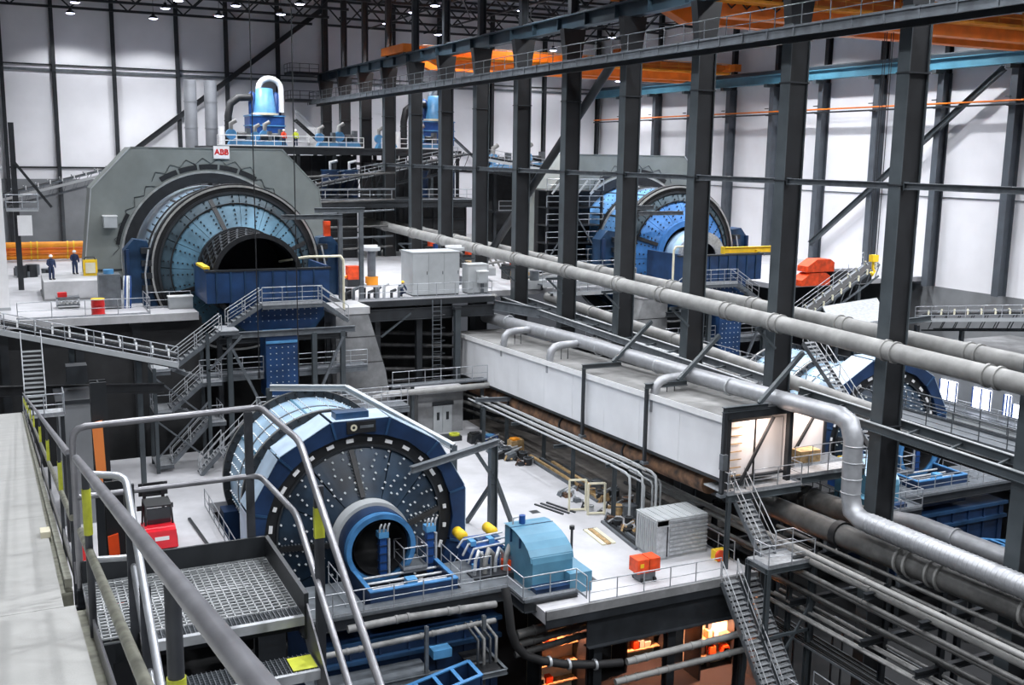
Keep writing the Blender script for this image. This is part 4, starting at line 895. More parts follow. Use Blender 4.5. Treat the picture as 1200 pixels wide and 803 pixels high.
        for k in range(4): MB().tube([(18.0+0.3*k, 40.3, -22.6), (18.0+0.3*k, 40.3, -21.4), (18.0+0.3*k, 41.8, -21.2)], 0.07, 8).build('riser', 'pipe_dusty' if k % 2 else 'dark_steel', s)
pebble_front('L')
XF = (15.45, 53.4, -1, 2.5)
pebble_front('R', full=False)
XF = None
# black hose and floor edge services in the middle foreground
h = thing('slurry_hose', 'thick black slurry hose hanging in a bend below the lower floor edge', 'hose', (20.4, 40, -26))
MB().tube([(19.5, 40.7, -19.3), (19.5, 40.4, -19.9), (19.65, 40.3, -21.3), (19.9, 40.3, -22.0), (20.4, 40.3, -22.6), (21.2, 40.25, -23.0), (22.4, 40.2, -23.4), (24.0, 40.1, -23.7), (25.4, 39.9, -23.8)], 0.2, 12).build('hose_run', 'rubber', h)
for p_ in ((21.6, 40.23, -23.12), (22.6, 40.19, -23.44), (24.0, 40.1, -23.7)): MB().cyl((p_[0]-0.06, p_[1], p_[2]), 0.27, 0.12, 12, 'X').build('hose_clamp', 'galvanised', h)
pipe('grey pipe below the lower floor edge leading toward the twin stairs', [(25.2, 39.2, -23.4), (33.0, 39.0, -23.1)], 0.17, 'pipe_grey', [0.1, 0.5], n=12)
pipe('second grey pipe just beneath it below the floor edge', [(24.6, 39.2, -24.3), (33.4, 39.0, -24.0)], 0.16, 'pipe_grey', [0.1, 0.3, 0.7], n=12)
for k in range(3):
    pipe('dusty pipe in the dark under the motor platform, %s from the top' % NTH[k], [(20.6, 41.6+0.1*k, -22.2-0.55*k), (24.5, 41.6+0.1*k, -21.9-0.55*k)], 0.22-0.03*k, 'pipe_dark', [0.3, 0.8], n=12, grp='dusty pipes under the motor')
e = thing('floor_edge_beam', 'heavy dark beam carrying the front edge of the lower floor', 'beam', (28, 40, -22))
MB().ibeam((23.5, 40.1, -22.0), (33.2, 40.1, -22.0), 0.5, 1.5, 0.06).build('beam_section', 'dark_steel', e)
MB().box((21.2, 39.78, ZP-0.34), (33.2, 39.95, ZP+0.08)).build('kerb', 'concrete_mid', e); MB().box((21.2, 39.8, ZP-0.75), (33.2, 39.92, ZP-0.34)).build('fascia', 'dark_steel', e)
for x in (24.2, 28.4, 32.8): MB().ibeam((x, 40.4, ZG), (x, 40.4, -22.75), 0.45, 0.45, 0.05).build('leg', 'dark_steel', e)
railing(e, [(23.5, 39.95, ZP), (31.0, 39.95, ZP)], 1.1, 1.5)
railing(e, [(33.0, 41.5, ZP), (33.0, 45.6, ZP)], 1.1, 1.5)
# warm-lit store rooms seen below the floor
for k, (x0, x1, y, z0, z1) in enumerate(((24.6, 26.6, 47.5, -28.9, -23.9), (30.9, 33.0, 49.0, -28.9, -25.0), (34.2, 36.4, 46.5, -28.9, -25.5))):
    r = thing('store_bay', 'orange-lit storage bay under the lower floor, %s from the left' % NTH[k], 'storage bay', (x0, y, ZG), 'lit bays under the lower floor')
    MB().box((x0-0.4, y, ZG), (x1+0.4, y+0.15, z1)).build('back_board', 'cream', r)
    for x in (x0-0.4, x1+0.4): MB().box((x-0.06, y-1.5, ZG), (x+0.06, y, z1)).build('side_post', 'dark_steel', r)
    for q in range(4): z = ZG + 0.7 + 1.1*q; MB().box((x0-0.3, y-0.7, z), (x1+0.3, y-0.05, z+0.06)).build('shelf', 'wood', r)
    for q in range(9): xx = x0 + (x1-x0)*random.random(); z = ZG + 0.76 + 1.1*(q % 4); MB().box((xx-0.2, y-0.6, z), (xx+0.2, y-0.15, z+0.3+0.3*random.random())).build('stored_box', random.choice(['wood', 'cream', 'orange_red']), r)
    lh = MB().box((x0+0.6, y-1.3, z1-0.2), (x1-0.6, y-1.1, z1-0.1)).build('strip_lamp', 'warm_glow', r)
    ld = bpy.data.lights.new('bay_light', 'AREA'); ld.energy = 900; ld.color = (1.0, 0.40, 0.24); ld.size = 1.2; ld.shape = 'RECTANGLE'; ld.size_y = 0.2
    lo = bpy.data.objects.new('bay_light', ld); COL.objects.link(lo); lo.parent = r; lo.location = rel(r, ((x0+x1)/2, y-1.2, z1-0.25)); lo.rotation_euler = (math.radians(35), 0, 0)
# jib hoists
j = thing('floor_jib', 'dark braced post with a jib arm standing on the white lower floor', 'jib crane', (23.25, 50.3, ZP))
MB().ibeam((23.25, 50.3, ZP), (23.25, 50.3, -15.5), 0.42, 0.42, 0.05, (1, 0, 0)).build('post', 'column_steel', j)
MB().beam((23.25, 50.3, -17.6), (22.6, 52.4, ZP), 0.2, 0.22).build('raking_leg', 'column_steel', j); MB().beam((23.25, 50.3, -17.0), (24.9, 51.2, ZP), 0.2, 0.22).build('raking_leg', 'column_steel', j)
MB().ibeam((17.4, 47.3, -15.35), (23.6, 50.4, -15.35), 0.3, 0.34, 0.04).build('jib_arm', 'mid_steel', j)
MB().beam((21.9, 49.6, -15.5), (23.25, 50.3, -17.3), 0.14, 0.16).build('knee_brace', 'column_steel', j)
MB().box((22.95, 50.0, ZP), (23.55, 50.6, ZP+0.05)).build('base_plate', 'dark_steel', j)
j = thing('mill_gantry', 'pale cranked gantry beam passing over the top of the pebble mill', 'gantry', (19, 55, -14.5))
MB().ibeam((13.5, 60.6, -13.6), (17.6, 58.9, -13.6), 0.3, 0.34, 0.04).build('rear_beam', 'cabinet_grey', j)
MB().ibeam((17.6, 58.9, -13.6), (21.3, 51.2, -15.6), 0.3, 0.34, 0.04).build('side_beam', 'cabinet_grey', j)
MB().ibeam((21.3, 51.2, ZP), (21.3, 51.2, -15.5), 0.3, 0.3, 0.04).build('leg', 'column_steel', j)
MB().ibeam((13.5, 60.9, ZP), (13.5, 60.9, -13.7), 0.3, 0.3, 0.04).build('leg', 'column_steel', j)
# ================================================================ discharge end of the upper mills
def ag_front(which):
    tg = {'L': 'of the left grinding mill', 'R': 'of the far right grinding mill'}[which]
    c = thing('discharge_chute', 'navy bolted discharge chute under the open trommel ' + tg, 'chute', (16, 73, -12))
    MB().box((11.9, 71.6, -10.0), (20.3, 71.8, -7.9)).build('front_panel', 'chute_blue', c)
    for x in (11.9, 20.1): MB().box((x, 71.8, -10.0), (x+0.2, 76.5, -7.7)).build('side_panel', 'chute_blue', c)
    MB().box((11.8, 71.5, -7.9), (20.4, 71.9, -7.78)).build('top_rim', 'dark_steel', c)
    MB().box((11.8, 71.9, -7.72), (12.2, 75.0, -7.55)).build('rim_pad', 'yellow', c)
    for k in range(8): MB().box((12.5+0.95*k, 71.5, -10.0), (12.6+0.95*k, 71.6, -7.9)).build('panel_rib', 'mill_navy', c)
    hp = MB(); hp.prism([(13.4, 71.7, -10.0), (20.2, 71.7, -10.0), (19.6, 71.7, -11.4), (18.6, 71.7, -12.1), (14.6, 71.7, -12.1), (13.4, 71.7, -11.2)], (0, 4.0, 0)); hp.build('hopper', 'chute_blue', c)
    b = MB(); P = [(13.9+0.42*i, 71.7, -10.3-0.36*j) for i in range(14) for j in range(4)]; bolts(b, P, [(0, -1, 0.001)]*len(P), 0.045, 0.06); b.build('hopper_bolts', 'bolt_white', c)['kind'] = 'stuff'
    MB().box((15.3, 69.6, -16.3), (17.5, 71.4, -12.1)).build('lower_chute', 'chute_blue', c)
    MB().prism([(15.3, 69.5, -12.6), (17.5, 69.5, -12.6), (17.4, 71.0, -12.0), (15.4, 71.0, -12.0)], (0, 0, 0.12)).build('chute_cap', 'blue_light', c)
    b = MB(); P = [(15.6+0.4*i, 69.6, -12.9-0.4*j) for i in range(5) for j in range(8)]; bolts(b, P, [(0, -1, 0.001)]*len(P), 0.045, 0.06); b.build('chute_bolts', 'bolt_white', c)['kind'] = 'stuff'
    lp = MB().tube([(17.5, 74.5, -7.6), (18.6, 71.2, -7.0), (21.0, 71.2, -7.0), (21.2, 71.2, -7.3), (21.2, 71.2, -10.8)], 0.09, 8).build('spray_pipe', 'cream', c)
    p = thing('chute_walkway', 'raised walkway with stairs and rails before the navy chute ' + tg, 'walkway', (17, 70.9, -10.5))
    MB().box((15.3, 70.3, -10.12), (19.4, 71.4, -10.0)).build('deck', 'galvanised', p)
    MB().ibeam((15.3, 70.3, -10.25), (19.4, 70.3, -10.25), 0.12, 0.26, 0.02).build('edge_beam', 'mid_steel', p)
    railing(p, [(15.3, 70.35, -10.0), (19.4, 70.35, -10.0)], 1.1, 1.3, mids=2)
    stair(p, (15.3, 70.85, -10.0), (13.0, 70.85, -11.4), 0.9); stair(p, (19.4, 70.85, -10.0), (21.3, 70.85, -11.4), 0.9)
    s = thing('chute_support_frame', 'grey steel frame holding the chute and walkways ' + tg, 'frame', (16, 70, ZP))
    MB().ibeam((12.6, 69.6, -11.9), (21.5, 69.6, -11.9), 0.3, 0.4, 0.04).build('cross_beam', 'mid_steel', s)
    MB().ibeam((12.6, 71.5, -12.6), (21.5, 71.5, -12.6), 0.3, 0.4, 0.04).build('cross_beam', 'dark_steel', s)
    for x in (12.9, 18.6, 20.6): MB().ibeam((x, 69.6, ZP), (x, 69.6, -12.0), 0.32, 0.32, 0.04).build('leg', 'column_steel', s)
    for x in (12.9, 20.6): MB().ibeam((x, 73.2, ZP), (x, 73.2, -12.0), 0.32, 0.32, 0.04).build('leg', 'dark_steel', s)
    MB().beam((12.9, 69.5, -12.4), (15.0, 69.5, -17.0), 0.16, 0.18).build('knee_brace', 'mid_steel', s); MB().beam((20.6, 69.5, -12.4), (18.7, 69.5, -16.6), 0.16, 0.18).build('knee_brace', 'mid_steel', s)
    d = thing('chute_catwalk', 'grey walkway level with railings crossing behind the lower chute ' + tg, 'walkway', (16, 69, -15))
    MB().box((11.0, 70.0, -14.7), (15.2, 71.3, -14.6)).build('deck', 'mid_steel', d); MB().box((17.6, 70.0, -14.7), (22.5, 71.3, -14.6)).build('deck', 'mid_steel', d)
    for x0, x1 in ((11.0, 15.2), (17.6, 22.5)): MB().ibeam((x0, 69.95, -14.85), (x1, 69.95, -14.85), 0.14, 0.36, 0.03).build('edge_beam', 'mid_steel', d)
    railing(d, [(11.0, 70.0, -14.6), (15.2, 70.0, -14.6)], 1.1, 1.2, mids=2); railing(d, [(17.6, 70.0, -14.6), (22.5, 70.0, -14.6)], 1.1, 1.2, mids=2)
    d = thing('mill_walkway', 'railed walkway behind the pebble mill, under the chute ' + tg, 'walkway', (18, 67, -17))
    MB().box((14.0, 65.6, -16.8), (24.0, 67.0, -16.7)).build('deck', 'mid_steel', d)
    MB().ibeam((14.0, 65.5, -16.95), (24.0, 65.5, -16.95), 0.14, 0.34, 0.03).build('edge_beam', 'mid_steel', d)
    railing(d, [(14.0, 65.6, -16.7), (23.9, 65.6, -16.7)], 1.1, 1.5, mids=2); railing(d, [(14.0, 66.9, -16.7), (23.9, 66.9, -16.7)], 1.1, 1.5)
    stair(d, (14.0, 66.3, -16.7), (11.6, 66.3, -19.0), 0.9)
    for x in (14.3, 19.0, 23.6): MB().ibeam((x, 66.9, ZP), (x, 66.9, -16.9), 0.22, 0.22, 0.03).build('leg', 'dark_steel', d)
    w = thing('concrete_pier', 'tapering concrete pier beside the discharge chute ' + tg, 'pier', (22.5, 73, ZP))
    MB().prism([(20.9, 72.2, ZP), (25.4, 72.2, ZP), (24.6, 72.2, -15.6), (23.3, 72.2, -11.3), (20.9, 72.2, -11.3)], (0, 3.0, 0)).build('pier_body', 'concrete_mid', w)
    MB().box((20.8, 72.1, -11.3), (23.4, 75.2, ZA)).build('pier_cap', 'concrete', w)
    for k in range(4): MB().box((20.85+0.05, 72.16, ZP+1.9*k+1.8), (25.0-0.3*k, 72.21, ZP+1.9*k+1.84)).build('formwork_joint', 'concrete_dark', w)
    # gate-shaped hoist frame at the mill's right shoulder
    g = thing('service_gate', 'grey gate-shaped hoist frame at the shoulder ' + tg, 'frame', (23, 74, ZA))
    for x in (22.3, 23.9): MB().ibeam((x, 75.6, ZA), (x, 75.6, -4.2), 0.3, 0.3, 0.04).build('post', 'mid_steel', g)
    MB().ibeam((20.4, 75.6, -4.05), (24.2, 75.6, -4.05), 0.3, 0.36, 0.04).build('lintel', 'mid_steel', g); MB().ibeam((17.8, 75.0, -4.5), (22.3, 75.0, -4.5), 0.3, 0.34, 0.04).build('jib', 'mid_steel', g)
    if which == 'L': MB().box((21.3, 76.2, -6.0), (21.75, 76.6, -4.9)).build('hoist_body', 'orange_red', g)
    sl = thing('edge_railing', 'galvanised railing on the upper floor edge beside the mill ' + tg, 'railing', (10, 73.7, ZA))
    if which == 'L':
        railing(sl, [(0.4, 73.75, ZA), (8.5, 73.75, ZA), (8.5, 77.5, ZA)], 1.1, 2.0)
        railing(sl, [(8.7, 76.5, ZA), (11.6, 76.5, ZA)], 1.1, 1.5)
    else:
        railing(sl, [(22.6, 75.4, ZA), (27.5, 75.4, ZA)], 1.1, 1.6); railing(sl, [(3.6, 74.1, ZA), (8.4, 74.1, ZA)], 1.1, 1.6)
ag_front('L')
XF = LINE2
ag_front('R')
XF = None

# ================================================================ left stair tower
t = thing('stair_tower', 'zigzag steel stair tower between the upper and lower mill floors', 'stair', (10, 69.5, ZP))
FL = [((12.3, 69.3, -11.4), (9.1, 69.3, -13.7)), ((11.0, 69.3, -14.7), (9.0, 69.3, -16.4)), ((11.3, 69.3, -17.4), (8.9, 69.3, -19.9))]
for a, c in FL: stair(t, a, c, 0.9)
stair(t, (9.0, 70.6, -13.75), (11.0, 70.6, -14.7), 0.9, rails=False); stair(t, (9.0, 70.6, -16.4), (11.2, 70.6, -17.4), 0.9, rails=False)
stair(t, (11.9, 67.6, -18.8), (10.4, 67.6, -20.4), 0.9)
for x0, x1, z in ((7.9, 9.0, -13.75), (7.9, 9.0, -16.45), (11.0, 12.2, -14.7), (11.3, 12.4, -17.4), (7.9, 9.0, -19.95), (12.2, 13.4, -11.4)):
    MB().box((x0, 68.8, z-0.12), (x1, 71.1, z-0.04)).build('landing', 'galvanised', t)
    MB().ibeam((x0, 68.8, z-0.2), (x1, 68.8, z-0.2), 0.1, 0.24, 0.02).build('landing_beam', 'mid_steel', t)
for z in (-13.75, -16.45): railing(t, [(9.0, 68.85, z-0.04), (7.95, 68.85, z-0.04), (7.95, 71.0, z-0.04)], 1.1, 1.1)
for z in (-14.7, -17.4): railing(t, [(11.3, 68.85, z-0.04), (12.2, 68.85, z-0.04), (12.2, 71.0, z-0.04)], 1.1, 1.1)
for x in (8.0, 11.35):
    for y in (68.75, 71.15): MB().ibeam((x, y, ZP), (x, y, -11.5 if x > 9 else -13.6), 0.22, 0.22, 0.03).build('leg', 'column_steel', t)
MB().beam((8.0, 68.7, -19.5), (11.3, 68.7, -16.0), 0.1, 0.1).build('cross_brace', 'mid_steel', t); MB().beam((8.0, 68.7, -14.2), (11.3, 68.7, -17.2), 0.1, 0.1).build('cross_brace', 'mid_steel', t)
MB().beam((8.0, 68.7, -17.0), (11.3, 68.7, -20.0), 0.1, 0.1).build('cross_brace', 'mid_steel', t); MB().beam((11.35, 68.7, -14.0), (13.6, 68.7, -11.8), 0.12, 0.14).build('cross_brace', 'mid_steel', t)
# ================================================================ conveyors
def conveyor(label, p, q, w=1.0, m='mid_steel', idl='white_paint', n=12, walk=-1, legs=(), truss_h=0.7, belt='rubber', rails=True):
    p, q = V(p), V(q); d = (q-p).normalized(); sd = d.cross(V((0, 0, 1))).normalized(); c = thing('belt_conveyor', label, 'conveyor', p)
    for s in (-1, 1):
        MB().beam(p + sd*s*w*0.55, q + sd*s*w*0.55, 0.1, 0.16).build('side_frame', m, c)
        MB().beam(p + sd*s*w*0.55 - V((0, 0, truss_h)), q + sd*s*w*0.55 - V((0, 0, truss_h)), 0.1, 0.14).build('lower_chord', m, c)
    MB().beam(p + V((0, 0, 0.1)), q + V((0, 0, 0.1)), w*0.9, 0.03).build('belt', belt, c)
    for k in range(n):
        x = p.lerp(q, (k+0.5)/n); MB().tube([x - sd*w*0.62 + V((0, 0, 0.28)), x + V((0, 0, 0.02)) - sd*w*0.2, x + sd*w*0.2 + V((0, 0, 0.02)), x + sd*w*0.62 + V((0, 0, 0.28))], 0.075, 6).build('idler', 'mid_steel', c)
        for s in (-1, 1):
            e = x + sd*s*w*0.6; MB().beam(e - V((0, 0, 0.05)), e + V((0, 0, 0.38)), 0.1, 0.12).build('idler_bracket', idl, c)
        a = x - V((0, 0, truss_h)); y = p.lerp(q, min(1, (k+1.0)/n))
        for s in (-1, 1): MB().beam(a + sd*s*w*0.55, y + sd*s*w*0.55, 0.05, 0.06).build('lattice', m, c)
    if walk:
        o = sd*walk*(w*0.55+0.55) - V((0, 0, 0.35))
        MB().beam(p + o, q + o, 0.9, 0.06).build('walkway', 'galvanised', c)
        MB().beam(p + o + sd*walk*0.46 + V((0, 0, -0.05)), q + o + sd*walk*0.46 + V((0, 0, -0.05)), 0.04, 0.26).build('walkway_edge', 'cabinet_grey', c)
        if rails: railing(c, [p + o + sd*walk*0.42, q + o + sd*walk*0.42], 1.1, 1.6, mids=2)
    for k, f in enumerate(legs):
        x = p.lerp(q, f[0]); MB().ibeam((x.x, x.y, f[1]), (x.x, x.y, x.z - truss_h), 0.3, 0.3, 0.03).build('leg', 'column_steel', c)
    return c
cv = conveyor('dark belt conveyor with white idler brackets sloping across below the left upper floor', (-6.5, 66.8, -8.2), (9.0, 66.2, -12.3), 1.1, 'dark_steel', 'white_paint', 17, 1, ((0.62, ZG), (0.86, ZG)))
k = conveyor('long lattice belt conveyor climbing behind the grey ring motor on the far left', (-2.0, 122, -5.2), (13.5, 124, -1.2), 1.3, 'mid_steel', 'white_paint', 13, 1, ((0.1, ZA), (0.5, ZA)), 1.3, rails=False)
k = conveyor('dark curved conveyor gallery climbing across the back behind the left ring motor', (26.0, 108, -3.9), (47.0, 110, 0.2), 1.6, 'dark_steel', 'mid_steel', 14, -1, ((0.2, ZA), (0.5, ZA), (0.8, ZA)), 1.6)
k = conveyor('dark conveyor crossing behind the central columns toward the far mill', (46.0, 106, 0.2), (68.0, 103, -3.2), 1.6, 'dark_steel', 'mid_steel', 12, 1, ((0.3, ZA), (0.7, ZA)), 1.6)
conveyor('short steep belt conveyor climbing right beside the orange skip in the right bay', (55.8, 64.0, -12.4), (62.0, 62.5, -7.9), 1.3, 'mid_steel', 'cream', 9, -1, ((0.2, ZP), (0.8, ZP)), 0.9)
conveyor('long belt conveyor with pale idlers running level along the right wall', (70.0, 64.0, -12.6), (72.0, 42.0, -9.4), 1.4, 'dark_steel', 'cream', 18, 1, ((0.15, ZG), (0.5, ZG)), 1.3)
# small stair and railed bench by the left conveyor
s = thing('ship_stair', 'pale steel stair leading up to the conveyor walkway on the far left', 'stair', (0.9, 60, -14))
stair(s, (0.9, 61.4, -10.6), (0.9, 58.9, -13.3), 1.0, treadm='cabinet_grey', sm='cabinet_grey')
MB().box((0.3, 57.4, -13.5), (2.2, 58.9, -13.4)).build('foot_landing', 'galvanised', s)
railing(s, [(0.3, 57.4, -13.4), (2.2, 57.4, -13.4), (2.2, 58.9, -13.4)], 1.1, 1.0)
for x in (0.4, 2.1): MB().ibeam((x, 58.0, ZG), (x, 58.0, -13.5), 0.2, 0.2, 0.03).build('leg', 'dark_steel', s)
b = thing('transfer_tower', 'dark grey sheeted transfer tower standing below the left conveyor', 'tower', (3, 61, ZG))
MB().box((2.0, 60.6, ZG), (3.7, 64, -13.6)).build('sheet_wall', 'wall_grey', b); MB().box((1.9, 60.5, -13.6), (3.8, 64.1, -13.4)).build('roof', 'dark_steel', b)
MB().box((2.6, 62.5, -12.9), (3.7, 63.5, -11.9)).build('head_box', 'dark_steel', b); MB().ibeam((-4, 64.2, -13.2), (8, 64.2, -13.9), 0.3, 0.6, 0.05).build('cross_girder', 'black_steel', b)
# dark space under the left upper floor
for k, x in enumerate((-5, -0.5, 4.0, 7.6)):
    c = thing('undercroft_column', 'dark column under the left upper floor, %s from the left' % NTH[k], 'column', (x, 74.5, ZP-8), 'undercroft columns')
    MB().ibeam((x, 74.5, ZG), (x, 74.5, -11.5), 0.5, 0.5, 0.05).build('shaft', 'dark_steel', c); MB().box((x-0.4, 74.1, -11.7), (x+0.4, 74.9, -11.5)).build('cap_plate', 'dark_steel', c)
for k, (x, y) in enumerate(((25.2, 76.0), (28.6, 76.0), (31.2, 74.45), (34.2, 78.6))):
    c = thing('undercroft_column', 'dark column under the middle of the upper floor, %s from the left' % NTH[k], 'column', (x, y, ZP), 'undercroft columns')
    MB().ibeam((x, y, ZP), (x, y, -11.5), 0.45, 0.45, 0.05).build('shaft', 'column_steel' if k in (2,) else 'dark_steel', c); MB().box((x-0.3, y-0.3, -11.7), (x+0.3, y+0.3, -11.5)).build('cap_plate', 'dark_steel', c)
# ================================================================ back of the hall
f = thing('feed_structure', 'dark multi-storey steel feed structure behind the left ring motor and columns', 'structure', (35, 118, ZA))
for x0, x1, y0, y1, z in ((20.5, 46.5, 113.5, 130, 0.7), (27, 47, 104.5, 112, -4.6)):
    MB().box((x0, y0, z-0.25), (x1, y1, z)).build('deck', 'dark_steel', f); MB().ibeam((x0, y0, z-0.5), (x1, y0, z-0.5), 0.25, 0.6, 0.04).build('edge_beam', 'dark_steel', f)
for x in (21, 25, 29, 33, 40.2, 44, 46.4):
    for y in (113.8, 121.5, 129.5): MB().ibeam((x, y, ZA), (x, y, 0.5), 0.4, 0.4, 0.04).build('leg', 'dark_steel', f)
for x0, x1, y, z0, z1 in ((24.5, 36.0, 116, ZA, -0.2), (38.5, 47, 116, ZA, -0.6), (27.5, 33.5, 107.5, ZA, -5.2), (40.3, 46.0, 107.5, ZA, -5.5)):
    MB().box((x0, y, z0), (x1, y+3, z1)).build('chute_casing', 'black_steel', f)
    n = int((x1-x0)/1.6)
    for k in range(n+1): MB().box((x0+(x1-x0)*k/n-0.06, y-0.12, z0), (x0+(x1-x0)*k/n+0.06, y, z1)).build('casing_rib', 'dark_steel', f)
    for q in range(3): z = z0 + (z1-z0)*(q+1)/4; MB().box((x0, y-0.14, z-0.06), (x1, y, z+0.06)).build('casing_band', 'dark_steel', f)
railing(f, [(20.5, 113.55, 0.7), (36.3, 113.55, 0.7)], 1.1, 2.0, 0.045, 'white_paint'); railing(f, [(38.4, 113.55, 0.7), (46.4, 113.55, 0.7)], 1.1, 2.0, 0.045, 'white_paint')
railing(f, [(27, 104.55, -4.6), (36.4, 104.55, -4.6)], 1.1, 2.2, 0.04); railing(f, [(38.4, 104.55, -4.6), (47, 104.55, -4.6)], 1.1, 2.2, 0.04)
for k in range(7):
    z = -9.8 + 1.25*k; x0 = 25 + (k*37 % 5)*0.6
    pipe('thin pipe strung across the dark feed structure, %s from the bottom' % NTH[k], [(x0, 103.9-0.15*k, z), (36.2, 103.8-0.15*k, z+0.5-0.2*(k % 3))], 0.1, 'mid_steel' if k % 2 else 'pipe_dark', [0.3, 0.7], n=8, double=False, grp='pipes on the feed structure')
for k, x in enumerate((26.8, 31.8, 33.9, 42.0, 45.2)):
    t = thing('dark_tank', 'dark blue tank half hidden in the feed structure, %s from the left' % NTH[k], 'tank', (x, 111.2, -4.6), 'tanks in the feed structure')
    MB().cyl((x, 111.2, -4.6), 0.95, 2.8, 20).build('tank_shell', 'blue_navy', t); MB().cyl((x, 111.2, -1.8), 1.0, 0.15, 20).build('lid', 'mill_navy', t); MB().tube([(x, 111.2, -1.7), (x, 111.2, -0.9), (x+0.8, 111.2, -0.7)], 0.14, 8).build('outlet', 'galvanised', t)
def pump(x, y, z, label, s=1.0):
    p = thing('slurry_pump', label, 'pump', (x, y, z), 'blue pump sets on the feed deck')
    MB().prism([(x-1.3*s, y-0.5, z), (x+1.3*s, y-0.5, z), (x+1.0*s, y-0.5, z+0.6*s), (x-1.0*s, y-0.5, z+0.6*s)], (0, 1.0, 0)).build('skid', 'blue_light', p)
    MB().cyl((x-0.9*s, y-0.2, z+1.1*s), 0.5*s, 0.5, 16, 'Y').build('volute', 'blue_light', p)
    MB().cyl((x-0.3*s, y, z+1.0*s), 0.34*s, 1.1*s, 14, 'X').build('drive_motor', 'dark_steel', p)
    MB().tube([(x-0.9*s, y, z+1.5*s), (x-0.9*s, y, z+2.1*s), (x-0.4*s, y, z+2.4*s)], 0.2*s, 10).build('discharge_elbow', 'pipe_grey', p)
    MB().box((x+0.5*s, y-0.4, z+0.6*s), (x+0.9*s, y+0.4, z+1.7*s)).build('belt_guard', 'mid_steel', p)
for k, (x, y, z) in enumerate(((23.2, 115, 0.7), (25.6, 115, 0.7), (27.2, 117, 0.7), (32.6, 115, 0.7), (35.1, 115.5, 0.7), (39.4, 115, 0.7), (44.4, 115, 0.7))):
    pump(x, y, z, 'blue pump set standing on the white-railed feed deck, %s from the left' % NTH[k], 0.95 if k % 2 else 1.1)
for k, (x, y, z) in enumerate(((52.4, 112, -1.6), (56.8, 112, -1.4))):
    pump(x, y, z, 'blue pump seen between the columns in the right bay, %s one' % ('left', 'right')[k], 1.2)
d2 = thing('pump_deck', 'dark railed deck with pumps behind the columns in the right bay', 'platform', (56, 112, ZA))
MB().box((49.5, 108, -1.9), (62, 118, -1.65)).build('deck', 'dark_steel', d2); MB().box((50, 112, ZA), (61, 114, -1.9)).build('casing', 'black_steel', d2)
for x in (49.8, 53.8, 57.8, 61.8): MB().ibeam((x, 108.2, ZA), (x, 108.2, -1.9), 0.35, 0.35, 0.04).build('leg', 'dark_steel', d2)
railing(d2, [(49.5, 108.05, -1.65), (62, 108.05, -1.65)], 1.1, 2.0, 0.04); railing(d2, [(50, 107.4, -6), (61.5, 107.4, -6)], 1.1, 2.0, 0.04)
MB().box((49.5, 107.3, -6.2), (62, 110, -6.0)).build('deck', 'dark_steel', d2); stair(d2, (56.5, 107.0, -1.9), (52.0, 107.0, -6.0), 1.0, rails=True)
def cyclone(x, y, z, label, white):
    c = thing('cyclone_cluster', label, 'cyclone', (x, y, z))
    MB().box((x-2.0, y-1.5, z+0.6), (x+2.0, y+1.5, z+3.6)).build('tub', 'blue_strong', c)
    for q in (1.4, 2.4, 3.5): MB().box((x-2.1, y-1.6, z+q-0.06), (x+2.1, y+1.6, z+q+0.06)).build('tub_band', 'blue_light', c)
    MB().lathe([(1.3, 3.8), (0.95, 6.6), (0.3, 6.7)], (x, y-0.3, z), 'Z', 20).build('vessel', 'blue_light', c)
    MB().ring((x, y-0.3, z), 1.3, 1.55, 3.6, 3.85, 'Z', 20).build('vessel_ring', 'cream', c)
    for s in (-1.35, 1.4): MB().lathe([(0.4, 3.7), (0.42, 6.0), (0.1, 6.3)], (x+s, y+0.2, z), 'Z', 14).build('side_vessel', 'blue_strong', c)
    a = [V((x-0.6 + 1.3*(1-math.cos(t)), y, z+6.6 + 1.2*math.sin(t))) for t in [math.pi*k/8 for k in range(9)]]
    MB().tube([(x-0.6, y, z+5.5)] + a + [(x+2.0, y, z+4.0)], 0.33, 12).build('vortex_pipe', 'white_paint' if white else 'galvanised', c)
    MB().tube([(x-1.4, y-0.3, z+5.6), (x-3.0, y-0.3, z+5.5), (x-3.9, y-0.3, z+4.8), (x-4.2, y-0.3, z+3.4), (x-4.2, y-0.3, z+0.2)], 0.42, 12).build('feed_hose', 'black_steel', c)
    for q in range(5): MB().cyl((x-4.2, y-0.3, z+0.6+0.55*q), 0.47, 0.12, 12).build('hose_band', 'dark_steel', c)
    MB().tube([(x-5.0, y-0.5, z+2.2), (x-5.0, y-0.5, z+0.0)], 0.3, 10).build('vent_stub', 'white_paint', c)
    for sx in (-1.8, 1.8):
        for sy in (-1.3, 1.3): MB().box((x+sx-0.12, y+sy-0.12, z), (x+sx+0.12, y+sy+0.12, z+0.6)).build('foot', 'dark_steel', c)
cyclone(28.0, 125, 0.7, 'tall blue cyclone cluster with white bent pipe above the left ring motor', True)
d3 = thing('cyclone_stand', 'steel stand under the far blue cyclone seen between the columns', 'stand', (49.2, 125, ZA))
MB().box((46.8, 123, 0.3), (52, 127, 0.6)).build('deck', 'dark_steel', d3)
for x in (47, 51.6):
    for y in (123.3, 126.6): MB().ibeam((x, y, ZA), (x, y, 0.3), 0.35, 0.35, 0.04).build('leg', 'dark_steel', d3)
cyclone(49.2, 125, 0.6, 'blue cyclone cluster seen between the central columns near the back wall', False)
s = thing('service_stair', 'dark stair climbing past the blue cyclone cluster', 'stair', (33, 124, 0.7)); stair(s, (31.2, 123.6, 4.0), (35.0, 123.6, 0.75), 1.0, sm='black_steel', rails=True)
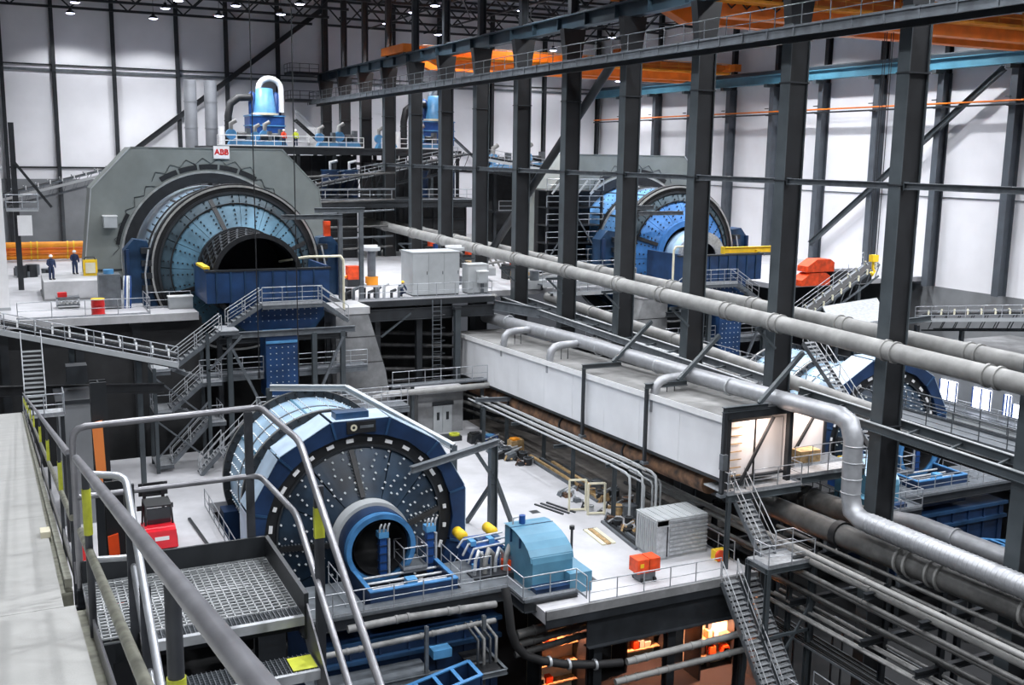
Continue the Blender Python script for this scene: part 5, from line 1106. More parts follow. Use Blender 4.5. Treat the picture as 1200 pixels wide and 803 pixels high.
for k, x in enumerate((20.3, 22.6)):
    s = thing('stack_pipe', '%s of two upright silver ventilation stacks behind the ring motor' % ('left', 'right')[k], 'stack', (x, 129, ZA), 'silver stacks')
    MB().cyl((x, 128.6, ZA), 0.72, 19.0, 24).build('stack_shell', 'stack_metal', s)
    for q in range(6): MB().ring((x, 128.6, ZA), 0.7, 0.77, 3.0*q+1.5, 3.0*q+1.6, 'Z', 24).build('stack_band', 'stack_metal', s)
s = thing('wall_cabinet', 'white electrical cabinet on the feed deck by the back wall', 'cabinet', (34, 126, 0.7)); MB().box((33.3, 125.5, 0.7), (34.5, 126.3, 3.1)).build('body', 'white_paint', s); MB().box((33.35, 125.46, 0.8), (34.45, 125.5, 3.0)).build('door', 'white_paint', s); MB().box((33.85, 125.4, 1.9), (33.95, 125.46, 2.1)).build('handle', 'dark_steel', s)
s = thing('column_platform', 'small railed platform on the last central column by the back wall', 'platform', (35.5, 132, 9.8))
for z in (6.6, 9.9): MB().box((33.0, 132.5, z-0.2), (36.6, 135.5, z)).build('deck', 'dark_steel', s); railing(s, [(36.6, 132.5, z), (33.0, 132.5, z), (33.0, 135.5, z)], 1.1, 1.2, 0.035, 'dark_steel')
# hoisting ropes hanging over the left mill
for k, x in enumerate((13.3, 15.7)):
    s = thing('hoist_rope', '%s black hoisting rope hanging in front of the left grinding mill' % ('left', 'right')[k], 'rope', (x, 62, -13.2 if k == 0 else -14.0), 'hoisting ropes')
    MB().tube([(x, 62.5, 19.4), (x, 62.5, -13.0 if k == 0 else -14.0)], 0.035, 6).build('rope_strand', 'black_steel', s); MB().cyl((x, 62.5, -13.4 if k == 0 else -14.4), 0.09, 0.4, 8).build('end_socket', 'black_steel', s)
# orange pipes and machinery low at the far left
for k in range(3):
    pipe('thick orange pipe low across the far left back floor, %s from the top' % NTH[k], [(-3, 113+0.4*k, -9.2-0.6*k), (8.0, 113+0.4*k, -9.2-0.6*k)], 0.3, 'amber' if k != 1 else 'orange', [0.2, 0.5, 0.8], n=12, jm='yellow', grp='orange pipes on the far left')
s = thing('white_duct', 'tall white square duct cropped by the left edge of the photo', 'duct', (-1, 79, ZA)); MB().box((-2.2, 78.5, ZA), (0.0, 80.5, -1.4)).build('duct_wall', 'white_paint', s); MB().box((-2.3, 78.4, -1.4), (0.1, 80.6, -1.2)).build('cap', 'cabinet_grey', s)
MB().box((-2.25, 78.45, ZA), (0.05, 80.55, ZA+0.2)).build('base_flange', 'cabinet_grey', s)
s = thing('ledge_frame', 'dark steel posts with small railed ledge by the white duct', 'frame', (1, 84, ZA))
MB().ibeam((0.9, 90, ZA), (0.9, 90, 2), 0.4, 0.4, 0.04).build('post', 'dark_steel', s); MB().box((0.2, 87.5, -4.6), (2.4, 89.8, -4.45)).build('ledge', 'cabinet_grey', s); railing(s, [(0.2, 87.5, -4.45), (2.4, 87.5, -4.45), (2.4, 89.8, -4.45)], 1.1, 1.1, 0.04); MB().box((0.9, 87.4, -6.4), (1.9, 87.6, -4.9)).build('notice_panel', 'white_paint', s)
MB().beam((1.0, 89.6, -1.0), (3.4, 89.6, -4.4), 0.16, 0.2).build('raking_strut', 'dark_steel', s)
# sheeting and lit bay beyond the gallery end
s = thing('lit_bay', 'bright sheeted bay with timber stack behind the second central column', 'storage bay', (40, 44.8, -16.6))
MB().box((38.4, 44.9, -16.6), (41.6, 45.0, -13.2)).build('sheet', 'gallery_white', s); MB().beam((39.3, 44.8, -16.4), (41.2, 44.8, -13.5), 0.14, 0.14).build('brace', 'dark_steel', s)
for q in range(8): MB().box((38.5, 44.82, -16.3+0.4*q), (39.1, 44.88, -16.25+0.4*q)).build('slat', 'wood', s)
for x in (38.35, 41.65): MB().box((x-0.08, 44.8, -16.6), (x+0.08, 45.05, -13.1)).build('frame_post', 'dark_steel', s)
MB().box((38.8, 43.5, -16.5), (40.2, 44.3, -15.8)).build('timber_stack', 'wood', s); MB().box((38.3, 43.42, -16.66), (42.0, 45.1, -16.58)).build('floor_plate', 'mid_steel', s)
lm = MB().box((39.4, 44.3, -13.1), (40.8, 44.45, -13.0)).build('strip_lamp', 'warm_pale', s)
for par, loc, en in ((s, (40.1, 44.2, -13.3), 170), (bpy.data.objects['conveyor_gallery'], (34.0, 41.0, -12.9), 150)):
    ld = bpy.data.lights.new('bay_light', 'AREA'); ld.energy = en; ld.color = (1.0, 0.74, 0.60); ld.size = 1.2
    lo = bpy.data.objects.new('bay_light', ld); COL.objects.link(lo); lo.parent = par; lo.location = rel(par, loc); lo.rotation_euler = (math.radians(35), 0, 0)
# control room at the far right
c = thing('control_room', 'grey low control room block with glowing windows on the far right', 'building', (73, 58, ZP))
MB().box((69.3, 45, -21.3), (79.8, 63.5, -15.2)).build('block_wall', 'wall_grey', c); MB().box((69.1, 44.8, -15.2), (79.8, 63.7, -14.9)).build('roof_slab', 'concrete_mid', c)
for k, (y, w2) in enumerate(((60.6, 0.85), (57.3, 0.85), (54.9, 0.28), (53.6, 0.75))):
    wn = MB().box((69.2, y-w2, -19.3), (69.3, y+w2, -17.6 if k != 3 else -18.2)).build('window', 'window_glow', c)
    for e in (-w2, 0, w2): MB().box((69.12, y+e-0.05, -19.3), (69.2, y+e+0.05, -17.6 if k != 3 else -18.2)).build('mullion', 'blue_strong', wn)
MB().box((67.4, 45, -19.75), (69.3, 63.5, -19.6)).build('balcony', 'mid_steel', c); MB().ibeam((67.4, 45, -19.9), (67.4, 63.5, -19.9), 0.2, 0.5, 0.04).build('balcony_beam', 'cabinet_grey', c)
railing(c, [(67.45, 45, -19.6), (67.45, 63.4, -19.6)], 1.1, 1.5, mids=2)
# right bay steelwork
s = thing('cross_over_stair', 'pale ladder-like stair slanting down over the far pebble mill', 'stair', (44, 45, -17)); stair(s, (44.2, 49.6, -10.9), (45.4, 44.6, -16.4), 1.0, sm='mid_steel')
s = thing('conveyor_deck', 'pale triangular deck under the steep conveyor in the right bay', 'platform', (58, 60, -13))
MB().prism([(52.5, 56.5, -11.6), (57.5, 56.2, -11.2), (61.0, 61.0, -10.4), (56.5, 62.0, -11.0)], (0, 0, -0.15)).build('deck', 'galvanised', s); MB().ibeam((52.5, 56.4, -11.9), (61.5, 56.0, -11.3), 0.25, 0.4, 0.04).build('edge_beam', 'column_steel', s)
MB().beam((58.0, 56.2, -11.4), (56.5, 56.2, -14.5), 0.2, 0.2).build('strut', 'column_steel', s)
for x in (53.0, 60.8): MB().ibeam((x, 56.6, ZG), (x, 56.6, -11.9), 0.3, 0.3, 0.04).build('leg', 'dark_steel', s)
k = thing('orange_skip', 'two bright orange machine covers stacked beside the steep conveyor', 'machine', (64, 71, -10.8))
for z, x, l in ((-10.8, 62.6, 3.2), (-9.6, 63.2, 3.0)):
    a = [(x, 71.5, z), (x+l, 71.5, z), (x+l, 71.5, z+0.8), (x+l-0.5, 71.5, z+1.1), (x+1.0, 71.5, z+1.1), (x, 71.5, z+0.5)]; MB().prism(a, (0, 1.4, 0)).build('cover', 'orange_red', k)
MB().box((66.0, 71.3, -10.8), (70.5, 73.2, -9.6)).build('hopper', 'dark_steel', k)
t = thing('yellow_beam', 'yellow lifting beam on the navy chute of the far mill', 'beam', (57, 72.2, -8)); MB().ibeam((54.6, 72.2, -7.5), (60.6, 72.2, -7.5), 0.4, 0.5, 0.05).build('beam_section', 'yellow', t); MB().box((54.4, 72.0, -7.8), (54.6, 72.4, -7.2)).build('end_plate', 'yellow', t)

# access tower in front of the far ring motor and railed edges of the right bay
a = thing('motor_access_tower', 'dark scaffold-like access tower with rails left of the far blue mill', 'scaffold', (46.5, 84, ZA))
MB().box((43.8, 85.6, ZA), (49.2, 86.4, -2.9)).build('casing', 'black_steel', a)
for z in (-9.2, -7.6, -6.0, -4.4, -2.9):
    MB().box((43.6, 83.6, z-0.1), (49.4, 85.6, z)).build('deck', 'dark_steel', a); railing(a, [(43.6, 83.6, z), (49.4, 83.6, z)], 1.0, 1.4, 0.04, 'rail_steel', toe=False)
for x in (43.7, 46.5, 49.3): MB().ibeam((x, 83.7, ZA), (x, 83.7, -2.9), 0.2, 0.2, 0.03).build('leg', 'dark_steel', a)
for x0, x1 in ((43.7, 46.5), (49.3, 46.5)): MB().beam((x0, 83.5, -9.2), (x1, 83.5, -5.0), 0.1, 0.1).build('cross_brace', 'mid_steel', a)
for k in range(4): MB().beam((44.0+1.3*k, 83.4, -3.2), (45.0+1.3*k, 83.4, -2.0), 0.08, 0.14).build('louvre', 'cabinet_grey', a)
for k, (x0, x1, y, z) in enumerate(((39.5, 47.5, 74.3, ZA), (39.5, 48.5, 76.2, ZA+0.5), (40, 49.5, 78.2, ZA+1.0), (39.5, 46.8, 80.5, ZA), (40, 44.6, 73.2, -13.0))):
    a = thing('bay_walkway', 'narrow railed walkway crossing the right bay below the far mill, %s from front' % NTH[(1, 2, 3, 4, 0)[k]], 'walkway', (x0, y, z), 'walkways below the far mill')
    MB().box((x0, y, z-0.1), (x1, y+0.9, z)).build('deck', 'mid_steel', a); MB().box((x0, y-0.05, z-0.25), (x1, y, z+0.05)).build('edge_beam', 'cabinet_grey', a); railing(a, [(x0, y, z), (x1, y, z)], 1.1, 1.5, 0.035, mids=2)
    for x in (x0+0.2, x1-0.2): MB().box((x-0.08, y+0.4, ZA-0.02 if z > ZA-0.1 else ZP), (x+0.08, y+0.56, z-0.1)).build('leg', 'dark_steel', a)
a = thing('mezzanine', 'dark pipe-crowded mezzanine between the columns and the far pebble mill', 'platform', (43, 60, -15))
MB().box((40.6, 52, -14.6), (46.5, 71, -14.4)).build('deck', 'dark_steel', a)
for y in (52.2, 58, 64, 70.6):
    for x in (40.8, 46.2): MB().ibeam((x, y, ZP), (x, y, -14.6), 0.25, 0.25, 0.03).build('leg', 'dark_steel', a)
railing(a, [(40.7, 71, -14.4), (40.7, 52, -14.4), (46.4, 52, -14.4), (46.4, 71, -14.4)], 1.1, 1.8, 0.035, mids=2)
for k in range(5): MB().tube([(41.3+0.9*k, 71, -14.0+0.2*(k % 2)), (41.3+0.9*k, 53, -14.0+0.2*(k % 2))], 0.14+0.04*(k % 3), 8).build('pipe', ('pipe_grey', 'pipe_dark', 'galvanised')[k % 3], a)
# ================================================================ people
def person(label, loc, rz=0, pose='stand', shirt='cloth_navy', legs='cloth_navy', helmet='white_paint', h=1.78):
    loc = V(loc); t = thing('person', label, 'person', loc)
    if pose == 'stand': J = dict(pel=(0, 0, .95), spi=(0, -.02, 1.2), che=(0, -.02, 1.42), nec=(0, -.03, 1.52), hea=(0, -.05, 1.66), shl=(-.19, -.02, 1.43), ell=(-.27, -.05, 1.17), wrl=(-.22, -.24, 1.02), hal=(-.2, -.31, .98), shr=(.19, -.02, 1.43), elr=(.28, .0, 1.16), wrr=(.27, -.1, .92), har=(.27, -.13, .84), hil=(-.1, 0, .92), knl=(-.11, -.03, .5), anl=(-.11, .02, .09), tol=(-.11, -.16, .04), hir=(.1, 0, .92), knr=(.12, -.05, .5), anr=(.13, .0, .09), tor=(.13, -.18, .04))
    else: J = dict(pel=(0, 0, .42), spi=(0, -.12, .64), che=(0, -.25, .83), nec=(0, -.3, .93), hea=(0, -.38, 1.05), shl=(-.19, -.26, .84), ell=(-.25, -.45, .62), wrl=(-.16, -.62, .52), hal=(-.13, -.68, .5), shr=(.19, -.26, .84), elr=(.26, -.44, .62), wrr=(.17, -.6, .5), har=(.14, -.66, .47), hil=(-.11, -.02, .4), knl=(-.16, -.42, .5), anl=(-.14, -.2, .09), tol=(-.14, -.4, .04), hir=(.11, -.02, .4), knr=(.15, -.36, .3), anr=(.14, .05, .1), tor=(.14, -.1, .04))
    sc = h/1.78; names = list(J); vs = [V(J[n])*sc for n in names]; ix = {n: i for i, n in enumerate(names)}
    E = [('pel','spi'),('spi','che'),('che','nec'),('nec','hea'),('che','shl'),('shl','ell'),('ell','wrl'),('wrl','hal'),('che','shr'),('shr','elr'),('elr','wrr'),('wrr','har'),('pel','hil'),('hil','knl'),('knl','anl'),('anl','tol'),('pel','hir'),('hir','knr'),('knr','anr'),('anr','tor')]
    R = dict(pel=.15, spi=.14, che=.16, nec=.065, hea=.095, shl=.085, ell=.06, wrl=.04, hal=.04, shr=.085, elr=.06, wrr=.04, har=.04, hil=.1, knl=.075, anl=.055, tol=.045, hir=.1, knr=.075, anr=.055, tor=.045)
    me = bpy.data.meshes.new('body'); me.from_pydata([tuple(v) for v in vs], [(ix[a], ix[b]) for a, b in E], []); 
    for m_ in (shirt, legs, 'skin'): me.materials.append(MATS[m_])
    o = link('body', me, t, None, (0, 0, rz)); o.modifiers.new('skin', 'SKIN'); 
    for i, n in enumerate(names): me.skin_vertices[0].data[i].radius = (R[n]*sc, R[n]*sc*(0.75 if n in ('pel', 'spi', 'che') else 1))
    me.skin_vertices[0].data[0].use_root = True
    sb = o.modifiers.new('sub', 'SUBSURF'); sb.levels = 1; sb.render_levels = 1
    rot = Matrix.Rotation(rz, 4, 'Z')
    def at(p): return loc + rot @ (V(p)*sc)
    hd = V(J['hea'])
    MB().lathe([(.085, -.1), (.105, 0), (.09, .08), (.02, .12)], at(hd), 'Z', 12).build('face', 'skin', t)
    hm = MB().lathe([(.155, .02), (.13, .03), (.125, .1), (.08, .16), (.005, .18)], at(hd + V((0, 0, .01))), 'Z', 14).build('helmet', helmet, t)
    c = V(J['che']); p = V(J['pel']); MB().tube([at(p*0.75+c*0.25), at(p.lerp(c, .7)), at(c)], [.2*sc, .21*sc, .2*sc], 12).build('jacket', shirt, t)
    for s in ('l', 'r'):
        MB().tube([at(J['hi'+s]), at(J['kn'+s]), at(J['an'+s])], [.115*sc, .09*sc, .075*sc], 8).build('trouser_leg', legs, t); MB().beam(at(V(J['an'+s]) + V((0, .06, -.04))), at(V(J['to'+s])+V((0, -.05, 0))), .11, .09).build('boot', 'rubber', t)
        MB().tube([at(J['sh'+s]), at(J['el'+s]), at(J['wr'+s])], [.09*sc, .075*sc, .055*sc], 8).build('sleeve', shirt, t)
    return t
person('standing person in dark work clothes and pale helmet on the concrete block at left', (2.9, 84.0, -9.4), 0.3)
person('second dark-dressed worker standing further back on the concrete block', (4.7, 87.4, -9.4), 0.2, shirt='cloth_navy', helmet='white_paint')
person('worker in red vest on the feed deck below the blue cyclone', (27.6, 114.2, 0.7), 0.2, shirt='vest_red')
person('worker in yellow vest on the feed deck beside the red-vested one', (28.9, 114.2, 0.7), -0.3, shirt='vest_yellow')
person('crouching person in dark clothes beside the large grey cabinet', (27.4, 77.0, ZA), 0.4, 'crouch', shirt='cloth_navy', helmet='yellow')
# ================================================================ upper floor furniture
def drum(label, x, y, z, m='red', lid='yellow', r=0.32, h=0.95):
    d = thing('oil_drum', label, 'drum', (x, y, z)); MB().cyl((x, y, z), r, h, 18).build('barrel', m, d)
    for q in (0.02, 0.33, 0.66): MB().ring((x, y, z), r*0.98, r*1.05, h*q, h*q+0.05, 'Z', 18).build('hoop', m, d)
    MB().cyl((x, y, z+h), r*1.04, 0.08, 18).build('lid', lid, d)
drum('red drum with yellow lid on the left upper floor edge', 5.3, 74.6, ZA, r=0.42, h=1.0)
drum('red and yellow drum on the lower floor near the ramp railing', 2.6, 55.2, ZP, r=0.45, h=1.2)
b = thing('concrete_block', 'square concrete block on the left upper floor with a person on it', 'block', (4.2, 85.5, ZA)); MB().box((2.3, 82.5, ZA), (6.2, 88.5, -9.4)).build('block_body', 'concrete', b); MB().box((2.2, 82.4, ZA), (6.3, 88.6, ZA+0.15)).build('plinth', 'concrete_mid', b)
l = thing('work_light', 'yellow box lamp resting on the concrete block', 'lamp', (5.6, 86, -9.4)); MB().box((5.2, 85.7, -9.4), (6.2, 86.2, -8.2)).build('casing', 'yellow', l); MB().box((5.35, 85.62, -9.2), (6.05, 85.7, -8.4)).build('front_glass', 'cream', l); MB().tube([(5.3, 85.9, -8.2), (5.4, 85.9, -8.0), (6.0, 85.9, -8.0), (6.1, 85.9, -8.2)], 0.05, 6).build('handle', 'dark_steel', l)
m = thing('grease_unit', 'grey grease cabinet with hoses beside the left mill pedestal', 'machine', (6.4, 77.5, ZA))
MB().box((5.6, 76.8, ZA+0.2), (7.0, 78.2, -8.4)).build('cabinet', 'mid_steel', m); MB().cyl((6.3, 77.5, -8.4), 0.35, 0.3, 14).build('reservoir', 'blue_light', m)
for q in range(5): MB().tube([(7.1+0.12*q, 77.0, ZA), (7.2+0.12*q, 77.0, -9.0), (7.3+0.1*q, 77.4, -8.6)], 0.06, 6).build('hose', ('galvanised', 'blue_strong', 'white_paint')[q % 3], m)
for x in (5.7, 6.9): MB().box((x-0.1, 76.9, ZA), (x+0.1, 78.1, ZA+0.2)).build('foot', 'dark_steel', m)
s = thing('tool_cart', 'small trolley with a red vice on the left upper floor', 'cart', (3.6, 78.5, ZA))
MB().box((2.9, 78.0, -10.1), (4.4, 79.0, -10.0)).build('top_shelf', 'mid_steel', s); MB().box((2.9, 78.0, -10.6), (4.4, 79.0, -10.5)).build('bottom_shelf', 'mid_steel', s); MB().box((3.0, 78.2, -10.0), (3.6, 78.7, -9.7)).build('vice', 'red', s)
for x in (2.95, 4.35):
    for y in (78.05, 78.95): MB().box((x-0.04, y-0.04, ZA), (x+0.04, y+0.04, -9.9)).build('leg', 'galvanised', s)
for q in range(5): MB().cyl((3.1+0.25*q, 78.4, -10.5), 0.1, 0.22, 8).build('tin', 'white_paint', s)
s = thing('spare_parts', 'heap of dark steel spare parts at the far left of the upper floor', 'parts pile', (2, 100, ZA))
for q in range(10): x = 0.8+2.6*random.random(); y = 98+3*random.random(); MB().cyl((x, y, ZA), 0.3+0.3*random.random(), 0.5+0.6*random.random(), 10).build('casting', random.choice(['dark_steel', 'mid_steel']), s)
s = thing('white_crate', 'white box on the upper floor beside the left mill', 'box', (11.2, 77.2, ZA)); MB().box((10.0, 75.6, ZA), (11.6, 76.3, ZA+0.8)).build('body', 'cabinet_grey', s); MB().box((9.95, 75.55, ZA+0.8), (11.65, 76.35, ZA+0.88)).build('lid', 'white_paint', s)
MB().box((9.95, 75.4, ZA-0.5), (11.65, 76.4, ZA)).build('bearer', 'mid_steel', s)
def cabinet(label, x0, x1, y0, y1, z1, door=True):
    c = thing('electrical_cabinet', label, 'cabinet', ((x0+x1)/2, (y0+y1)/2, ZA)); MB().box((x0, y0, ZA+0.1), (x1, y1, z1)).build('body', 'cabinet_grey', c); MB().box((x0-0.04, y0-0.04, z1), (x1+0.04, y1+0.04, z1+0.08)).build('roof', 'cabinet_grey', c); MB().box((x0+0.05, y0+0.05, ZA), (x1-0.05, y1-0.05, ZA+0.1)).build('plinth', 'dark_steel', c)
    if door:
        n = max(1, round((x1-x0)/1.3))
        for k in range(n): a = x0+(x1-x0)*k/n+0.02; e = x0+(x1-x0)*(k+1)/n-0.02; d = MB().box((a, y0-0.03, ZA+0.15), (e, y0, z1-0.05)).build('door', 'cabinet_grey', c); MB().box((e-0.12, y0-0.07, (ZA+z1)/2), (e-0.08, y0-0.03, (ZA+z1)/2+0.25)).build('handle', 'dark_steel', d)
cabinet('large plain grey equipment cabinet on the upper floor by the central columns', 28.2, 32.1, 76.2, 78.8, -7.45)
cabinet('narrower grey cabinet right of the large one on the upper floor', 32.8, 34.5, 76.0, 77.3, -8.5)
c = thing('meter_box', 'small pale meter box mounted in front of the narrow grey cabinet', 'box', (33.9, 75.7, ZA)); MB().box((33.5, 75.55, -9.9), (34.3, 75.9, -9.0)).build('casing', 'cabinet_grey', c); MB().box((33.8, 75.65, ZA), (34.0, 75.85, -9.9)).build('stand', 'mid_steel', c); MB().box((33.45, 75.5, -9.0), (34.35, 75.95, -8.9)).build('hood', 'white_paint', c)
for k, (x, y) in enumerate(((27.6, 84.5), (34.4, 82.5))):
    c = thing('pump_column', 'grey vertical pump with round head on the upper floor, %s one' % ('left', 'right')[k], 'pump', (x, y, ZA)); MB().cyl((x, y, ZA), 0.55, 0.7, 16).build('base', 'amber' if k == 0 else 'mid_steel', c); MB().cyl((x, y, ZA+0.7), 0.35, 2.2, 16).build('barrel', 'mid_steel', c); MB().cyl((x, y, ZA+2.9), 0.75, 0.25, 18).build('cap', 'cabinet_grey', c); MB().box((x-0.9, y-0.15, ZA+3.15), (x+0.5, y+0.15, ZA+3.35)).build('crossbar', 'white_paint', c)
c = thing('orange_hoist', 'small orange lifting machine standing on the upper floor by the pumps', 'machine', (25.6, 84, ZA)); MB().box((25.3, 83.6, ZA+0.6), (26.3, 84.4, ZA+1.7)).build('body', 'orange_red', c); MB().beam((25.4, 84, ZA+0.9), (23.4, 83.5, ZA+0.2), 0.16, 0.16).build('boom', 'amber', c); MB().box((25.2, 83.5, ZA), (26.4, 84.5, ZA+0.6)).build('undercarriage', 'dark_steel', c)
c = thing('deck_valves', 'cluster of pipes and valves along the upper floor edge near the pier', 'valves', (25, 76.2, ZA))
for q in range(8): x = 22.8+0.6*q; MB().tube([(x, 76.0, ZA), (x, 76.0, ZA+0.5+0.25*(q % 3)), (x+0.4, 76.2, ZA+0.6+0.25*(q % 3))], 0.12, 8).build('valve_pipe', ('dark_steel', 'mid_steel', 'galvanised')[q % 3], c)
for q in range(3): MB().cyl((23.2+1.1*q, 76.6, ZA), 0.25, 0.8, 12).build('actuator', 'dark_steel', c)
s = thing('edge_railing', 'galvanised railing on the front edge of the middle upper floor by the cabinets', 'railing', (29, 75.3, ZA)); railing(s, [(23.6, 75.3, ZA), (34.5, 75.3, ZA), (34.5, 77.4, ZA)], 1.1, 1.6); MB().tube([(23.2, 75.1, ZA-0.3), (33.8, 75.1, ZA-0.25), (34.7, 75.1, ZA-0.1), (34.7, 76.5, ZA)], 0.14, 8).build('edge_pipe', 'pipe_grey', s)
s = thing('edge_girder', 'deep steel girder under the middle front edge of the upper floor', 'beam', (29, 75.1, ZA-1)); MB().ibeam((23.6, 75.05, ZA-1.15), (34.6, 75.05, ZA-1.15), 0.3, 0.9, 0.05).build('beam_section', 'dark_steel', s); MB().box((23.6, 74.9, ZA-0.5), (34.6, 75.19, ZA-0.06)).build('fascia', 'dark_steel', s); MB().ibeam((34.6, 75.05, ZA-0.8), (36.7, 71.0, ZA-1.0), 0.3, 0.8, 0.05).build('return_beam', 'mid_steel', s); MB().beam((25.2, 75.0, -13.6), (27.6, 75.0, -11.9), 0.12, 0.14).build('knee_brace', 'column_steel', s)
# machinery on the far side of the column row, upper level
for k in range(9):
    x = 39.5+0.7*(k % 3); y = 78+3.4*k
    c = thing('plant_item', 'pipes and small machinery on the upper floor behind the columns, %s from the front' % NTH[k], 'machine', (x, y, ZA), 'machinery behind the columns')
    MB().box((x-0.8, y-0.7, ZA), (x+1.0, y+0.7, ZA+0.7+0.3*(k % 3))).build('base', ('cabinet_grey', 'wood', 'dark_steel')[k % 3], c); MB().cyl((x, y-0.3, ZA+0.7+0.3*(k % 3)), 0.4, 0.8, 12).build('unit', ('mid_steel', 'orange_red', 'blue_strong')[(k*2) % 3], c); MB().tube([(x-0.8, y, ZA+0.9), (x+2.2, y+0.3, ZA+1.2), (x+3.0, y+0.3, ZA)], 0.12, 8).build('pipework', 'pipe_grey', c)
# ================================================================ lower floor furniture
c = thing('store_container', 'grey ribbed steel container with open door on the white lower floor', 'container', (31, 44, ZP))
CX0, CX1, CY0, CY1, CZ = 29.3, 32.5, 43.2, 45.2, ZP+2.1
for nm, a, e in (('side_wall', (CX0, CY1-0.06, ZP+0.1), (CX1, CY1, CZ)), ('end_wall', (CX0, CY0, ZP+0.1), (CX0+0.06, CY1, CZ)), ('end_wall', (CX1-0.06, CY0, ZP+0.1), (CX1, CY1, CZ)), ('front_wall', (CX0+0.75, CY0, ZP+0.1), (CX1, CY0+0.06, CZ)), ('roof', (CX0, CY0, CZ), (CX1, CY1, CZ+0.06)), ('floor_frame', (CX0, CY0, ZP), (CX1, CY1, ZP+0.12))): MB().box(a, e).build(nm, 'cabinet_grey', c)
for q in range(9): MB().box((CX0+0.8, CY0-0.06, ZP+0.2+0.22*q), (CX1-0.03, CY0, ZP+0.32+0.22*q)).build('wall_rib', 'galvanised', c)
for q in range(9): MB().box((CX0-0.05, CY0+0.1+0.2*q, ZP+0.2), (CX0, CY0+0.2+0.2*q, CZ-0.05)).build('end_rib', 'cabinet_grey', c)
for q in range(7): MB().box((CX0+0.1+0.45*q, CY0+0.05, CZ+0.06), (CX0+0.2+0.45*q, CY1-0.05, CZ+0.09)).build('roof_rib', 'cabinet_grey', c)
d = MB().box((CX0-0.02, CY0-0.1, ZP+0.15), (CX0+0.74, CY0-0.04, CZ-0.25)).build('door', 'galvanised', c); MB().tube([(CX0+0.6, CY0-0.13, ZP+0.2), (CX0+0.6, CY0-0.13, CZ-0.3)], 0.03, 6).build('lock_bar', 'dark_steel', d)
c = thing('orange_tank', 'orange two-part fuel tank on a stand near the lower floor edge', 'tank', (27.45, 41.4, ZP))
MB().box((26.8, 41.0, ZP+0.5), (27.45, 41.8, ZP+1.2)).build('tank_body', 'orange_red', c); MB().box((27.5, 41.0, ZP+0.52), (28.1, 41.8, ZP+1.2)).build('tank_body', 'orange_red', c); MB().box((27.44, 41.05, ZP+0.55), (27.52, 41.75, ZP+1.1)).build('strap', 'dark_steel', c)
MB().box((27.0, 41.1, ZP+0.1), (27.9, 41.7, ZP+0.5)).build('stand', 'mid_steel', c)
for x in (27.1, 27.8):
    for y in (41.0, 41.8): MB().cyl((x-0.05, y, ZP+0.12), 0.12, 0.1, 12, 'X').build('wheel', 'rubber', c)
MB().box((26.95, 40.98, ZP+0.8), (27.15, 41.0, ZP+1.0)).build('label_patch', 'yellow', c)
c = thing('cutting_machine', 'small yellow cutting machine by the lower floor railing', 'machine', (32.4, 42, ZP)); MB().box((32.2, 41.8, ZP), (32.9, 42.4, ZP+0.5)).build('body', 'yellow', c); MB().cyl((32.3, 41.7, ZP+0.35), 0.3, 0.1, 14, 'Y').build('wheel', 'orange_red', c); MB().tube([(32.8, 42.1, ZP+0.5), (33.0, 42.2, ZP+0.95)], 0.04, 6).build('handle', 'dark_steel', c)
# pipe rack
r = thing('pipe_rack', 'free-standing rack of pale pipes on dark posts under the white gallery', 'pipe rack', (31.3, 58, ZP))
for (x, y, zt) in ((31.4, 55.9, -17.5), (30.6, 49.6, -17.1), (32.2, 49.5, -17.4), (30.2, 67.0, -17.8), (31.8, 66.5, -17.8), (32.5, 62.0, -17.8)): MB().ibeam((x, y, ZP), (x, y, zt), 0.2, 0.2, 0.03).build('post', 'column_steel', r); MB().box((x-0.2, y-0.2, ZP), (x+0.2, y+0.2, ZP+0.04)).build('foot_plate', 'dark_steel', r)
for y in (67.0, 62, 55.9, 49.6): MB().ibeam((30.0, y, -17.75 if y > 50 else -17.25), (32.6, y, -17.75 if y > 50 else -17.25), 0.18, 0.2, 0.03).build('cross_arm', 'column_steel', r)
MB().ibeam((29.8, 67.6, -17.3), (34.0, 66.6, -17.3), 0.26, 0.3, 0.03).build('end_header', 'mid_steel', r)
for q, (x, r_, e) in enumerate(((30.3, 0.07, 0), (30.65, 0.05, 0.8), (31.0, 0.07, 0.2), (31.35, 0.06, 1.4), (31.7, 0.08, 0.5))):
    MB().tube([(x, 70.0, -17.75), (x, 50.2, -17.2), (x, 48.0-e, -17.2), (x+0.1, 47.7-e, -17.4), (x+0.1, 47.6-e, -18.0), (x+0.1, 47.6-e, -19.6)] if q % 2 == 0 else [(x, 70.0, -17.65), (x, 49.0-e, -17.1)], r_, 8).build('pipe', 'pipe_grey' if q % 2 else 'cabinet_grey', r)
r = thing('pipe_loop', 'pale pipe loops hanging at the end of the rack behind the container', 'pipework', (32.8, 48.6, ZP))
for q in range(3): x = 31.6+0.55*q; MB().tube([(x, 50.5, -18.0), (x, 48.2, -18.0), (x, 48.0, -18.2), (x, 48.0, -19.6), (x+1.2, 48.0, -19.7)], 0.06, 8).build('loop', 'cabinet_grey', r)
MB().ibeam((31.2, 48.2, -19.8), (34.5, 48.2, -19.8), 0.16, 0.2, 0.03).build('base_rail', 'mid_steel', r)
for x in (31.3, 34.4): MB().box((x-0.06, 48.14, ZP), (x+0.06, 48.26, -19.8)).build('leg', 'dark_steel', r)
